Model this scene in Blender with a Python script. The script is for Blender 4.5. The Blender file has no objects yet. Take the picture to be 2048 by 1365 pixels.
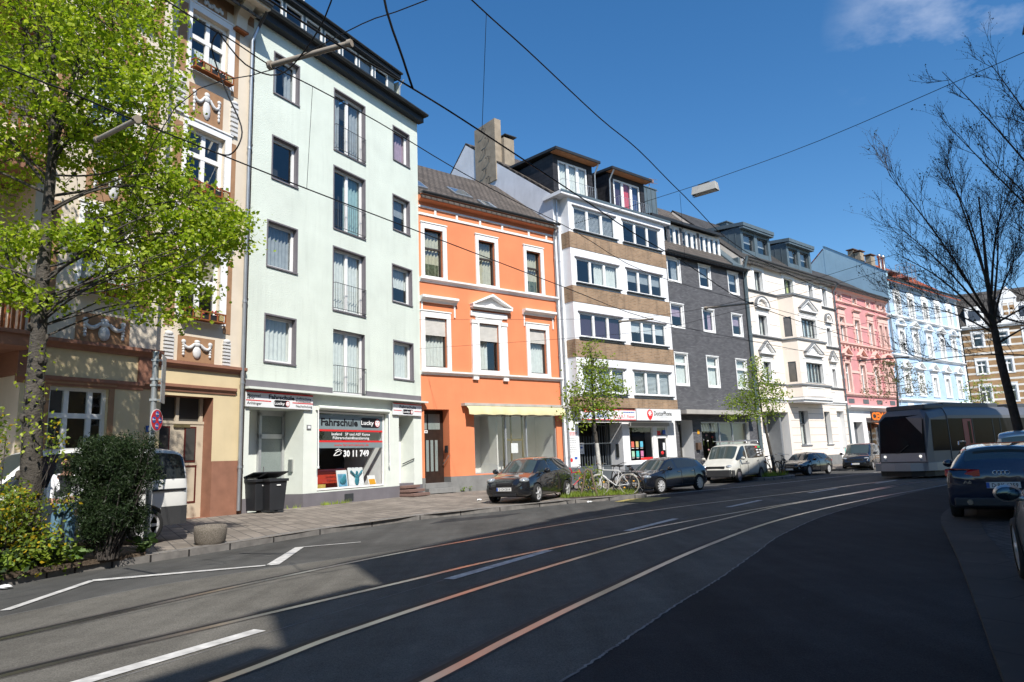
import bpy, bmesh, math, random
from mathutils import Vector, Matrix
random.seed(11)
SC = bpy.context.scene
COL = SC.collection
R = math.radians

# ------------------------------------------------------------------ mesh helper
SPLIT={'grey_band','bay_side','bay_side_window','trim_band','hood_bracket','console','quoin_block','window_apron','joint_line','dentils','attic_pier','vent_grille','bumper','window_sticker','roof_rail','sill','red_stripe','small_print','awning_arms','gable_brick','window_film','climbing_irons','ornament_tile','picture_figure','bay_bracket','logo_marks','zinc_roof','roof_dormer','window_post','panel_moulding','hanging_flowers'}
class MB:
    def __init__(s): s.v=[]; s.f=[]; s.m=[]; s.s=[]
    def add(s, vs, fs, mi=0, sm=False):
        o=len(s.v); s.v.extend(tuple(p) for p in vs)
        for f in fs:
            s.f.append(tuple(i+o for i in f)); s.m.append(mi); s.s.append(sm)
    def quad(s,a,b,c,d,mi=0): s.add([a,b,c,d],[(0,1,2,3)],mi)
    def poly(s,pts,mi=0): s.add(pts,[tuple(range(len(pts)))],mi)
    def box(s,x0,x1,y0,y1,z0,z1,mi=0):
        s.add([(x0,y0,z0),(x1,y0,z0),(x1,y1,z0),(x0,y1,z0),(x0,y0,z1),(x1,y0,z1),(x1,y1,z1),(x0,y1,z1)],
              [(0,3,2,1),(4,5,6,7),(0,1,5,4),(1,2,6,5),(2,3,7,6),(3,0,4,7)],mi)
    def obox(s,c,ax,ay,az,mi=0):
        c=Vector(c);ax=Vector(ax);ay=Vector(ay);az=Vector(az); P=[]
        for k in (-1,1):
            for (i,j) in ((-1,-1),(1,-1),(1,1),(-1,1)): P.append(c+ax*i+ay*j+az*k)
        s.add(P,[(0,3,2,1),(4,5,6,7),(0,1,5,4),(1,2,6,5),(2,3,7,6),(3,0,4,7)],mi)
    def ext(s,poly,vec,mi=0,sm=False):
        n=len(poly); v=Vector(vec); a=[Vector(p) for p in poly]; b=[p+v for p in a]
        s.add(a+b,[tuple(range(n-1,-1,-1)),tuple(range(n,2*n))],mi)
        s.add(a+b,[(i,(i+1)%n,n+(i+1)%n,n+i) for i in range(n)],mi,sm)
    def prism(s,xz,y0,y1,mi=0,sm=False): s.ext([(x,y0,z) for x,z in xz],(0,y1-y0,0),mi,sm)
    def tube(s,pts,rad,n=6,mi=0,sm=True,cap=True):
        P=[Vector(p) for p in pts]; k=len(P)
        if not hasattr(rad,'__len__'): rad=[rad]*k
        t0=(P[1]-P[0]).normalized(); up=Vector((0,0,1)) if abs(t0.z)<.9 else Vector((1,0,0))
        u=t0.cross(up).normalized(); vs=[]
        for i in range(k):
            t=(P[min(i+1,k-1)]-P[max(i-1,0)])
            if t.length<1e-9: t=t0
            t.normalize(); u=(u-t*u.dot(t))
            if u.length<1e-6: u=t.orthogonal()
            u.normalize(); w=t.cross(u)
            for j in range(n):
                a=2*math.pi*j/n; vs.append(P[i]+(u*math.cos(a)+w*math.sin(a))*rad[i])
        fs=[(i*n+j,i*n+(j+1)%n,(i+1)*n+(j+1)%n,(i+1)*n+j) for i in range(k-1) for j in range(n)]
        s.add(vs,fs,mi,sm)
        if cap: s.add(vs[:n],[tuple(range(n-1,-1,-1))],mi); s.add(vs[-n:],[tuple(range(n))],mi)
    def lathe(s,prof,c=(0,0,0),n=16,mi=0,axis='z',sm=True,cap=True):
        vs=[]
        for r,h in prof:
            for j in range(n):
                a=2*math.pi*j/n; x,y=r*math.cos(a),r*math.sin(a)
                q={'z':(x,y,h),'y':(x,h,y),'x':(h,x,y)}[axis]
                vs.append((c[0]+q[0],c[1]+q[1],c[2]+q[2]))
        k=len(prof)
        s.add(vs,[(i*n+j,i*n+(j+1)%n,(i+1)*n+(j+1)%n,(i+1)*n+j) for i in range(k-1) for j in range(n)],mi,sm)
        if cap and prof[0][0]>1e-6: s.add(vs[:n],[tuple(range(n-1,-1,-1))],mi)
        if cap and prof[-1][0]>1e-6: s.add(vs[-n:],[tuple(range(n))],mi)
    def ball(s,c,r,mi=0,n=10,k=6):
        if not hasattr(r,'__len__'): r=(r,r,r)
        vs=[];
        for i in range(k+1):
            t=math.pi*i/k
            for j in range(n):
                a=2*math.pi*j/n
                vs.append((c[0]+r[0]*math.sin(t)*math.cos(a),c[1]+r[1]*math.sin(t)*math.sin(a),c[2]+r[2]*math.cos(t)))
        s.add(vs,[(i*n+j,i*n+(j+1)%n,(i+1)*n+(j+1)%n,(i+1)*n+j) for i in range(k) for j in range(n)],mi,True)
    def islands(s):
        key={}; par=[]
        def find(i):
            while par[i]!=i: par[i]=par[par[i]]; i=par[i]
            return i
        ids=[]
        for v in s.v:
            k=(round(v[0],4),round(v[1],4),round(v[2],4))
            if k not in key: key[k]=len(par); par.append(len(par))
            ids.append(key[k])
        for f in s.f:
            a=find(ids[f[0]])
            for i in f[1:]: par[find(ids[i])]=a
        g={}
        for n,f in enumerate(s.f): g.setdefault(find(ids[f[0]]),[]).append(n)
        out=[]
        for fs in g.values():
            m=MB(); mp={}
            for n in fs:
                m.f.append(tuple(mp.setdefault(i,len(mp)) for i in s.f[n])); m.m.append(s.m[n]); m.s.append(s.s[n])
            m.v=[s.v[i] for i in mp]; out.append(m)
        return out
    def build(s,name,mats,parent=None,bevel=0,fix=False):
        if name in SPLIT:
            L=s.islands()
            if len(L)>1: return [m.build1(name,mats,parent,bevel,fix) for m in L][0]
        return s.build1(name,mats,parent,bevel,fix)
    def build1(s,name,mats,parent=None,bevel=0,fix=False):
        me=bpy.data.meshes.new(name)
        me.from_pydata(s.v,[],s.f)
        if not isinstance(mats,(list,tuple)): mats=[mats]
        for m in mats: me.materials.append(m)
        me.polygons.foreach_set('material_index',s.m); me.polygons.foreach_set('use_smooth',s.s)
        if fix:
            bm=bmesh.new(); bm.from_mesh(me); bmesh.ops.remove_doubles(bm,verts=bm.verts,dist=1e-5)
            bmesh.ops.recalc_face_normals(bm,faces=bm.faces); bm.to_mesh(me); bm.free()
        me.update()
        o=bpy.data.objects.new(name,me); COL.objects.link(o)
        if parent is not None: o.parent=parent
        if bevel:
            b=o.modifiers.new('bevel','BEVEL'); b.width=bevel; b.segments=2; b.limit_method='ANGLE'
        return o

def tag(o,label,cat,group=None,kind=None):
    if label: o['label']=label
    if cat: o['category']=cat
    if group: o['group']=group
    if kind: o['kind']=kind
    return o
def thing(name,label,cat,loc=(0,0,0),rz=0,group=None):
    o=bpy.data.objects.new(name,None); COL.objects.link(o); o.location=loc; o.rotation_euler=(0,0,rz)
    o.empty_display_size=.3
    return tag(o,label,cat,group)
def dup(root,loc,rz,label=None,group=None,scale=None):
    def cp(o,par):
        c=o.copy(); COL.objects.link(c)
        if par is not None: c.parent=par
        for ch in o.children: cp(ch,c)
        return c
    c=cp(root,None); c.location=loc; c.rotation_euler=(0,0,rz)
    if label: c['label']=label
    if group: c['group']=group
    if scale: c.scale=(scale,)*3
    return c

# ------------------------------------------------------------------ materials
class N:
    def __init__(s,name):
        s.mat=bpy.data.materials.new(name); s.mat.use_nodes=True
        s.t=s.mat.node_tree; s.n=s.t.nodes; s.n.clear()
        s.out=s.n.new('ShaderNodeOutputMaterial')
    def new(s,typ,**kw):
        x=s.n.new(typ)
        for k,v in kw.items():
            if k.startswith('i_'):
                key=k[2:]; key=int(key) if key.isdigit() else key.replace('_',' ')
                x.inputs[key].default_value=v
            else: setattr(x,k,v)
        return x
    def link(s,a,b): s.t.links.new(a,b)
    def math(s,op,a,b=None):
        m=s.new('ShaderNodeMath',operation=op)
        for i,q in enumerate((a,b)):
            if q is None: continue
            if isinstance(q,(int,float)): m.inputs[i].default_value=q
            else: s.link(q,m.inputs[i])
        return m.outputs[0]
    def mix(s,fac,a,b,mode='MIX'):
        m=s.new('ShaderNodeMix',data_type='RGBA',blend_type=mode)
        for i,q in ((0,fac),(6,a),(7,b)):
            if isinstance(q,(int,float)): m.inputs[i].default_value=q
            elif isinstance(q,tuple): m.inputs[i].default_value=(q[0],q[1],q[2],1)
            else: s.link(q,m.inputs[i])
        return m.outputs[2]
    def ramp(s,fac,p0,p1,c0=(0,0,0),c1=(1,1,1)):
        r=s.new('ShaderNodeValToRGB'); e=r.color_ramp.elements
        e[0].position=p0; e[1].position=p1; e[0].color=(*c0,1); e[1].color=(*c1,1)
        s.link(fac,r.inputs[0]); return r.outputs[0]
    def noise(s,vec,scale,det=3,rough=.55):
        x=s.new('ShaderNodeTexNoise'); x.inputs['Scale'].default_value=scale; x.inputs['Detail'].default_value=det
        x.inputs['Roughness'].default_value=rough
        if vec is not None: s.link(vec,x.inputs['Vector'])
        return x.outputs['Fac']
    def coord(s,kind='Object'): return s.new('ShaderNodeTexCoord').outputs[kind]
    def mapv(s,vec,sc=(1,1,1),loc=(0,0,0),rot=(0,0,0)):
        m=s.new('ShaderNodeMapping'); m.inputs['Scale'].default_value=sc; m.inputs['Location'].default_value=loc
        m.inputs['Rotation'].default_value=rot; s.link(vec,m.inputs['Vector']); return m.outputs[0]
    def xz(s):
        c=s.new('ShaderNodeSeparateXYZ'); s.link(s.coord(),c.inputs[0])
        a=s.math('ADD',c.outputs[0],c.outputs[1])
        k=s.new('ShaderNodeCombineXYZ'); s.link(a,k.inputs[0]); s.link(c.outputs[2],k.inputs[1]); return k.outputs[0]
    def bump(s,h,strength=.3,dist=.02):
        b=s.new('ShaderNodeBump'); b.inputs['Strength'].default_value=strength; b.inputs['Distance'].default_value=dist
        s.link(h,b.inputs['Height']); return b.outputs[0]
    def bsdf(s,col,rough=.8,metal=0,spec=.4,coat=0,nrm=None):
        p=s.new('ShaderNodeBsdfPrincipled')
        if isinstance(col,tuple): p.inputs['Base Color'].default_value=(*col,1)
        else: s.link(col,p.inputs['Base Color'])
        if isinstance(rough,(int,float)): p.inputs['Roughness'].default_value=rough
        else: s.link(rough,p.inputs['Roughness'])
        p.inputs['Metallic'].default_value=metal; p.inputs['Specular IOR Level'].default_value=spec
        p.inputs['Coat Weight'].default_value=coat; p.inputs['Coat Roughness'].default_value=.04
        if nrm is not None: s.link(nrm,p.inputs['Normal'])
        s.link(p.outputs[0],s.out.inputs[0]); return p

def mat(name,col,rough=.8,var=.12,vs=2.,bump=0.,bs=40.,metal=0,spec=.35,streak=0.,coat=0,dist=.01):
    n=N(name); c=n.coord()
    a=n.noise(c,vs,4)
    lo=tuple(x*(1-var) for x in col); hi=tuple(min(1,x*(1+var*.6)) for x in col)
    k=n.ramp(a,.3,.7,lo,hi)
    if streak:
        st=n.noise(n.mapv(c,(3.,3.,.25)),1.6,4)
        st2=n.noise(c,.5,3)
        f=n.math('MULTIPLY',n.ramp(st,.5,.78),n.ramp(st2,.35,.7))
        k=n.mix(n.math('MULTIPLY',f,streak),k,tuple(x*.45 for x in col))
    nr=n.bump(n.noise(c,bs,3),bump,dist) if bump else None
    n.bsdf(k,rough,metal,spec,coat,nr); return n.mat

def brick(name,c1,c2,mo,w=.24,h=.075,ms=.012,rough=.85,bump=.4,stain=.0,var=.25):
    n=N(name); v=n.xz()
    b=n.new('ShaderNodeTexBrick'); n.link(v,b.inputs['Vector'])
    b.inputs['Color1'].default_value=(*c1,1); b.inputs['Color2'].default_value=(*c2,1); b.inputs['Mortar'].default_value=(*mo,1)
    b.inputs['Scale'].default_value=1; b.inputs['Brick Width'].default_value=w; b.inputs['Row Height'].default_value=h
    b.inputs['Mortar Size'].default_value=ms; b.inputs['Mortar Smooth'].default_value=.2
    k=n.mix(1.,b.outputs[0],n.ramp(n.noise(n.coord(),1.2,4),.3,.7,(1-var,)*3,(1+var*.3,)*3),'MULTIPLY')
    if stain:
        st=n.noise(n.mapv(n.coord(),(2.5,2.5,.3)),1.7,4)
        k=n.mix(n.math('MULTIPLY',n.ramp(st,.5,.72),stain),k,(.05,.045,.04))
    nr=n.bump(b.outputs[1],-bump,.01)
    n.bsdf(k,rough,0,.3,0,nr); return n.mat

def rooftile(name,col,w=.3,h=.34):
    n=N(name); c=n.new('ShaderNodeSeparateXYZ'); n.link(n.coord(),c.inputs[0])
    k=n.new('ShaderNodeCombineXYZ'); n.link(c.outputs[0],k.inputs[0]); n.link(n.math('MULTIPLY',c.outputs[1],1.3),k.inputs[1])
    b=n.new('ShaderNodeTexBrick'); n.link(k.outputs[0],b.inputs['Vector'])
    b.inputs['Color1'].default_value=(*col,1); b.inputs['Color2'].default_value=(*[x*.72 for x in col],1); b.inputs['Mortar'].default_value=(*[x*.25 for x in col],1)
    b.inputs['Scale'].default_value=1; b.inputs['Brick Width'].default_value=w; b.inputs['Row Height'].default_value=h; b.inputs['Mortar Size'].default_value=.03
    q=n.mix(1.,b.outputs[0],n.ramp(n.noise(n.coord(),.9,5),.3,.75,(.7,)*3,(1.15,)*3),'MULTIPLY')
    n.bsdf(q,.75,0,.3,0,n.bump(b.outputs[1],-.7,.03)); return n.mat

def glassmat(name,tint=(.86,.9,.9),refl=1.):
    n=N(name); tr=n.new('ShaderNodeBsdfTransparent'); tr.inputs[0].default_value=(*tint,1)
    gl=n.new('ShaderNodeBsdfGlossy'); gl.inputs['Roughness'].default_value=.015; gl.inputs[0].default_value=(1,1,1,1)
    wob=n.bump(n.noise(n.coord(),1.3,2),.05,.05); n.link(wob,gl.inputs['Normal'])
    ge=n.new('ShaderNodeNewGeometry'); dp=n.new('ShaderNodeVectorMath',operation='DOT_PRODUCT'); n.link(ge.outputs['Normal'],dp.inputs[0]); n.link(ge.outputs['Incoming'],dp.inputs[1])
    sch=n.math('ADD',n.math('MULTIPLY',n.math('POWER',n.math('SUBTRACT',1.,n.math('ABSOLUTE',dp.outputs['Value'])),4.),.9),.07)
    f=n.math('MINIMUM',n.math('MULTIPLY',sch,1.3*refl),.95)
    m=n.new('ShaderNodeMixShader'); n.link(f,m.inputs[0]); n.link(tr.outputs[0],m.inputs[1]); n.link(gl.outputs[0],m.inputs[2])
    n.link(m.outputs[0],n.out.inputs[0]); return n.mat

def leafmat(name,col,trans=.45):
    n=N(name); k=n.ramp(n.noise(n.coord(),2.2,3),.3,.7,tuple(x*.7 for x in col),tuple(x*1.25 for x in col))
    d=n.new('ShaderNodeBsdfDiffuse'); n.link(k,d.inputs[0])
    t=n.new('ShaderNodeBsdfTranslucent'); n.link(n.mix(1.,k,(1.15,1.2,.5),'MULTIPLY'),t.inputs[0])
    g=n.new('ShaderNodeBsdfGlossy'); g.inputs['Roughness'].default_value=.45; g.inputs[0].default_value=(.5,.5,.5,1)
    m=n.new('ShaderNodeMixShader'); m.inputs[0].default_value=trans; n.link(d.outputs[0],m.inputs[1]); n.link(t.outputs[0],m.inputs[2])
    m2=n.new('ShaderNodeMixShader'); m2.inputs[0].default_value=.03; n.link(m.outputs[0],m2.inputs[1]); n.link(g.outputs[0],m2.inputs[2])
    n.link(m2.outputs[0],n.out.inputs[0]); return n.mat

def emis(name,col,st):
    n=N(name); e=n.new('ShaderNodeEmission'); e.inputs[0].default_value=(*col,1); e.inputs[1].default_value=st
    n.link(e.outputs[0],n.out.inputs[0]); return n.mat

m_white=mat('white_frame',(.78,.78,.77),.45,.04)
m_white_trim=mat('white_trim',(.76,.75,.73),.7,.08,3,.1,60,streak=.25)
m_glass=glassmat('window_glass')
m_shop_glass=glassmat('shop_glass',(.93,.95,.95),.75)
m_curtain=mat('curtain_cloth',(.66,.67,.64),.9,.1,6)
m_curtain_grey=mat('curtain_grey',(.34,.36,.38),.9,.15,6)
m_curtain_teal=mat('curtain_teal',(.3,.44,.45),.9,.15,6)
m_curtain_violet=mat('curtain_violet',(.40,.29,.37),.9,.15,6)
m_curtain_red=mat('curtain_red',(.62,.08,.1),.9,.1,6)
m_curtain_dark=mat('curtain_dark',(.06,.035,.07),.9,.1,6)
m_curtain_blue=mat('curtain_blue',(.04,.06,.16),.9,.1,6)
m_curtain_green=mat('curtain_green',(.5,.55,.2),.9,.1,6)
m_blind=mat('blind_slats',(.6,.62,.64),.6,.05,4)
m_shutter=mat('roller_shutter',(.55,.53,.49),.6,.1,3)
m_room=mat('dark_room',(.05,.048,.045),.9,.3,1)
m_black=mat('black_plastic',(.02,.02,.022),.5,.1,5)
m_rubber=mat('rubber',(.018,.018,.018),.85,.15,9)
m_zinc=mat('zinc',(.42,.45,.48),.4,.12,3,metal=.7,streak=.2)
m_zincpanel=mat('zinc_panel',(.13,.17,.19),.45,.15,2,metal=.35,streak=.2)
m_steel=mat('steel',(.5,.5,.5),.35,.1,5,metal=.9)
m_dark_metal=mat('dark_metal',(.06,.065,.07),.45,.15,4,metal=.4)
m_grey_paint=mat('grey_paint',(.16,.15,.165),.75,.12,2,.1,50,streak=.2)
m_red=mat('red_print',(.65,.03,.03),.5,.03)
m_blk_print=mat('black_print',(.012,.012,.014),.5,.03)
m_white_print=mat('white_print',(.8,.8,.8),.5,.03)
m_blue_print=mat('blue_print',(.03,.1,.4),.5,.03)
m_grey_print=mat('grey_print',(.18,.18,.19),.5,.03)
m_sign_white=mat('sign_board',(.74,.75,.76),.35,.04,spec=.5)

def text(s,parent,x,y,z,h,mt,w=None,align='LEFT',bold=0.,depth=.004,name='lettering'):
    cu=bpy.data.curves.new('font_tmp','FONT'); cu.body=s; cu.size=1; cu.offset=bold; cu.extrude=0; cu.resolution_u=2
    o=bpy.data.objects.new('font_tmp',cu); COL.objects.link(o)
    dg=bpy.context.evaluated_depsgraph_get(); dg.update()
    me=bpy.data.meshes.new_from_object(o.evaluated_get(dg))
    bpy.data.objects.remove(o); bpy.data.curves.remove(cu)
    xs=[v.co.x for v in me.vertices]; ys=[v.co.y for v in me.vertices]
    x0,x1,y0,y1=min(xs),max(xs),min(ys),max(ys)
    sc=h/.72; sx=sc if w is None else w/(x1-x0)
    tot=(x1-x0)*sx; ox={'LEFT':x,'CENTER':x-tot/2,'RIGHT':x-tot}[align]
    for v in me.vertices: v.co=((v.co.x-x0)*sx+ox, y, v.co.y*sc+z)
    me.materials.clear(); me.materials.append(mt); me.name=name
    for p in me.polygons: p.material_index=0
    ob=bpy.data.objects.new(name,me); COL.objects.link(ob); ob.parent=parent
    return ob
# ------------------------------------------------------------------ setting: road, rails, pavements
def catmull(P,n=8):
    P=[Vector((*p,0)) if len(p)==2 else Vector(p) for p in P]; out=[]
    for i in range(len(P)-1):
        a=P[max(i-1,0)];b=P[i];c=P[i+1];d=P[min(i+2,len(P)-1)]
        for k in range(n):
            t=k/n
            out.append(.5*((2*b)+(c-a)*t+(2*a-5*b+4*c-d)*t*t+(3*b-a-3*c+d)*t**3))
    out.append(P[-1]); return out
def strip(mb,P,w,z,mi=0,off=0):
    P=[Vector((p[0],p[1],0)) for p in P]; L=[];Rr=[]
    for i,p in enumerate(P):
        t=(P[min(i+1,len(P)-1)]-P[max(i-1,0)]).normalized(); nn=Vector((t.y,-t.x,0))
        q=p+nn*off; L.append(q-nn*w/2); Rr.append(q+nn*w/2)
    for i in range(len(P)-1):
        mb.quad((L[i].x,L[i].y,z),(Rr[i].x,Rr[i].y,z),(Rr[i+1].x,Rr[i+1].y,z),(L[i+1].x,L[i+1].y,z),mi)
def band(mb,A,B,zA,zB,mi=0):
    for i in range(len(A)-1):
        mb.quad((A[i][0],A[i][1],zA),(B[i][0],B[i][1],zB),(B[i+1][0],B[i+1][1],zB),(A[i+1][0],A[i+1][1],zA),mi)

def asphalt(name,c,rough=.85,patch=.25):
    n=N(name); o=n.coord()
    sp=n.noise(o,90,2); big=n.noise(o,.35,4); mid=n.noise(n.mapv(o,(1,1,1)),3,5)
    k=n.ramp(sp,.32,.72,tuple(x*.62 for x in c),tuple(x*1.3 for x in c))
    k=n.mix(1.,k,n.ramp(big,.3,.7,(1-patch,)*3,(1+patch*.5,)*3),'MULTIPLY')
    k=n.mix(1.,k,n.ramp(mid,.35,.75,(.86,)*3,(1.06,)*3),'MULTIPLY')
    vo=n.new('ShaderNodeTexVoronoi'); vo.inputs['Scale'].default_value=2.3; n.link(o,vo.inputs['Vector'])
    spot=n.ramp(vo.outputs['Distance'],.02,.035,(1,1,1),(0,0,0))
    k=n.mix(n.math('MULTIPLY',spot,.35),k,(.22,.22,.22))
    k=n.mix(1.,k,n.ramp(n.noise(n.mapv(o,(1.6,.16,1),rot=(0,0,R(34))),1.4,4),.36,.66,(.8,)*3,(1.08,)*3),'MULTIPLY')
    k=n.mix(n.math('MULTIPLY',n.ramp(n.noise(o,.9,6,.65),.62,.74),.35),k,tuple(x*.45 for x in c))
    n.bsdf(k,rough,0,.12,0,n.bump(sp,.5,.006)); return n.mat
m_road=asphalt('asphalt',(.092,.091,.087))
m_track=asphalt('asphalt_track',(.14,.132,.116),.88,.18)
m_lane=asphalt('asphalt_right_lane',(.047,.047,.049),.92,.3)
m_patch=asphalt('asphalt_patch_dark',(.045,.046,.048),.9,.1)
m_mark=mat('road_paint',(.5,.49,.47),.7,.35,7,.2,80)
m_yellow=mat('road_paint_yellow',(.36,.29,.09),.8,.45,5,.2,80)
m_seam=mat('seam_sealing',(.2,.195,.19),.8,.5,5)
m_groove=mat('rail_groove',(.012,.011,.011),.7,.3,8)
m_rail=mat('rail_steel',(.36,.34,.335),.3,.15,3,metal=.95)
m_rust=mat('rail_grout',(.075,.068,.062),.85,.25,6)
m_kerb=mat('kerb_stone',(.17,.16,.15),.85,.3,5,.3,60)
m_soil=mat('soil',(.085,.062,.043),.95,.4,4,.8,25,dist=.04)

def slabmat(name,c,w,h,rot,mort=(.08,.075,.07),mix=.5,bumpy=.5):
    n=N(name); v=n.mapv(n.coord(),rot=(0,0,rot))
    b=n.new('ShaderNodeTexBrick'); n.link(v,b.inputs['Vector']); b.inputs['Scale'].default_value=1
    b.inputs['Color1'].default_value=(*c,1); b.inputs['Color2'].default_value=(*[x*mix for x in c],1); b.inputs['Mortar'].default_value=(*mort,1)
    b.inputs['Brick Width'].default_value=w; b.inputs['Row Height'].default_value=h; b.inputs['Mortar Size'].default_value=.012
    k=n.mix(1.,b.outputs[0],n.ramp(n.noise(n.coord(),.7,5),.3,.7,(.72,)*3,(1.12,)*3),'MULTIPLY')
    k=n.mix(n.math('MULTIPLY',n.ramp(n.noise(n.coord(),2.6,4),.58,.75),.45),k,(.09,.08,.07))
    n.bsdf(k,.88,0,.3,0,n.bump(b.outputs[1],-bumpy,.01)); return n.mat
m_slab=slabmat('paving_slabs',(.27,.235,.2),.34,.3,R(58),mix=.62)
m_cobble=slabmat('cobbles',(.085,.085,.088),.17,.12,R(-20),(.02,.022,.018),.6,1.)
m_bandstone=slabmat('gutter_stones',(.05,.047,.045),1.0,.9,R(60),(.022,.022,.022),.8,.3)

g=MB(); g.box(-260,260,-160,320,-.5,0)
tag(g.build('road',m_road),None,None,kind='structure')

seamL=catmull([(-9.5,1.5),(-7.2,5.2),(-5.72,7.86),(-4.93,9.47),(-3.74,10.83),(-1.63,12.9),(1.3,16.9),(5.1,21.25),(13.95,30.58),(24,40.5),(34,48)],6)
seamR=catmull([(-1.5,2),(.25,4.94),(.8,5.88),(1.55,7.19),(2.41,8.6),(3.5,10.52),(4.84,12.81),(7.76,16.8),(14.2,23.77),(21,30),(34,40)],6)
m=MB()
nL=len(seamL); nR=len(seamR)
for i in range(60):
    f0,f1=i/60,(i+1)/60
    def at(P,f):
        x=f*(len(P)-1); j=min(int(x),len(P)-2); return P[j].lerp(P[j+1],x-j)
    a,b,c,d=at(seamL,f0),at(seamR,f0),at(seamR,f1),at(seamL,f1)
    m.quad((a.x,a.y,.004),(b.x,b.y,.004),(c.x,c.y,.004),(d.x,d.y,.004))
tag(m.build('track_bed',m_track),None,None,kind='structure')
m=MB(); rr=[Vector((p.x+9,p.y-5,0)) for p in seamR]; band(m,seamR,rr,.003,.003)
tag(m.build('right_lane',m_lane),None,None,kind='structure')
m=MB()
jit=[p+Vector((random.uniform(-.012,.012),random.uniform(-.012,.012),0)) for p in catmull([(p.x,p.y) for p in seamR],6)]
strip(m,jit,.024,.0075); strip(m,seamL,.012,.0075)
mid=catmull([(-3.2,5.1),(-.55,9.9),(1.2,12.6),(4.9,17.5),(12,25),(20,32)],6); strip(m,mid,.012,.0075)
tag(m.build('seam_lines',m_seam),None,None,kind='structure')
rails=[[(-8,1.5),(-6.2,4.7),(-4.96,6.84),(-3.6,9.48),(-1.31,13.0),(3.48,18.66),(9.6,23.9),(15.5,29.2),(25,37)],
 [(-7,.8),(-5.2,3.7),(-4.05,5.6),(-3.11,6.94),(-1.55,9.12),(-.13,11.08),(4.04,15.9),(10.3,22.1),(16.2,28.0),(26,36.2)],
 [(-5,0),(-3.6,2.8),(-2.26,5.25),(-1.6,6.66),(-.12,9.17),(2.36,12.85),(5.74,17.2),(8,19.7),(12.3,23.9),(16.6,28.2),(22,33),(34,42)],
 [(-3.5,-.5),(-2.2,2.4),(-.73,5.06),(-.1,6.26),(.87,7.97),(2.86,11.28),(5.47,15.0),(9.33,19.3),(13.6,23.4),(17.8,27.3),(23.2,31.8),(35,40.5)]]
m=MB()
for i,r in enumerate(rails):
    c=catmull(r,8)
    strip(m,c,.26,.0072,2); strip(m,c,.09,.0105,0,.06); strip(m,c,.07,.0098,1,-.025)
tag(m.build('tram_rails',[m_rail,m_groove,m_rust]),None,None,kind='structure')
# painted markings
def q4(mb,P,z=.012):
    mb.poly([(x,y,z) for x,y in P])
m=MB()
strip(m,[(-8.6,3.6),(-6.1,8.1)],.13,.0115); 
strip(m,[(-5.92,8.2),(-6.13,10.2)],.11,.0115)
q4(m,[(-6.18,10.27),(-6.08,10.1),(-3.9,11.01),(-3.92,11.12)])
q4(m,[(-3.96,11.0),(-3.77,11.1),(-4.06,13.3),(-4.22,13.3)])
strip(m,[(-4.2,13.28),(-3.1,13.8)],.07,.0115)
tag(m.build('zigzag_marking',m_mark),None,None,kind='structure')
m=MB()
for a,b in (((-4.2,3.6),(-2.46,6.75)),((-.93,9.15),(.48,11.55)),((2.12,13.95),(3.58,16.1)),((5.58,18.75),(7.17,20.8)),((9.6,23.2),(11.4,25.1)),((14,27.4),(15.8,29.2))):
    strip(m,[a,b],.16,.0115)
tag(m.build('lane_dashes',m_mark),None,None,kind='structure')
m=MB(); q4(m,[(3.11,22.72),(4.09,21.87),(5.23,23.87),(4.12,24.32)],.006)
tag(m.build('yellow_marking',m_yellow),None,None,kind='structure')
m=MB(); strip(m,catmull([(3.2,24.0),(5.5,25.9),(9.46,28.9),(15,33.8),(21,39.5)],5),.08,.006)
tag(m.build('parking_line',m_mark),None,None,kind='structure')
m=MB(); q4(m,[(-2.2,17.2),(-.4,18.6),(.1,19.6),(-1.9,18.5)],.003); q4(m,[(5.2,23.9),(8.2,26.6),(7.4,27.2),(4.6,24.6)],.003)
tag(m.build('repair_patches',m_patch),None,None,kind='structure')

# left pavement: kerb line, slabs rising gently to the facades
KL=[(-13,-4),(-9.6,2.5),(-8.2,6.9),(-7.28,9.95),(-6.94,11.06),(-6.28,12.04),(-5.5,13.42),(-4.42,15.64),(-2.61,18.6),(-.54,20.5),(1.86,22.75),(3.97,23.81),(4.5,24.6),(4.3,26.0),(3.4,27.3)]
KL2=[(3.4,27.3),(6.5,30.3),(10.6,34.4),(11.2,35.0),(12.0,34.0),(13.1,34.6),(14.3,36.0),(13.3,37.6),(14.2,38.6),(18,42.2),(19.2,43.3),(20.2,42.0),(21.5,42.6),(24,44.6),(25,46.4),(40,60),(60,80)]
FL=[(-21.6,-1.5),(-17,3),(-13.2,9.6),(-11.8,13.0),(-10.9,15.2),(-10.1,17),(-9.2,18.9),(-8.3,20.8),(-5.9,25.0),(-4.0,28.5),(-2,30.1),(-.5,31.2),(.5,32),(1.6,33),(2.4,33.6)]
FL2=[(2.4,33.6),(6.2,36.8),(10.5,40.3),(11.5,41.2),(13,42.4),(14,43.2),(15.6,44.5),(17,45.7),(18.5,47),(21,49.2),(23,50.9),(25,52.6),(27,54.3),(31,57.7),(33,59.4),(46,69.8),(64,85)]
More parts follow.
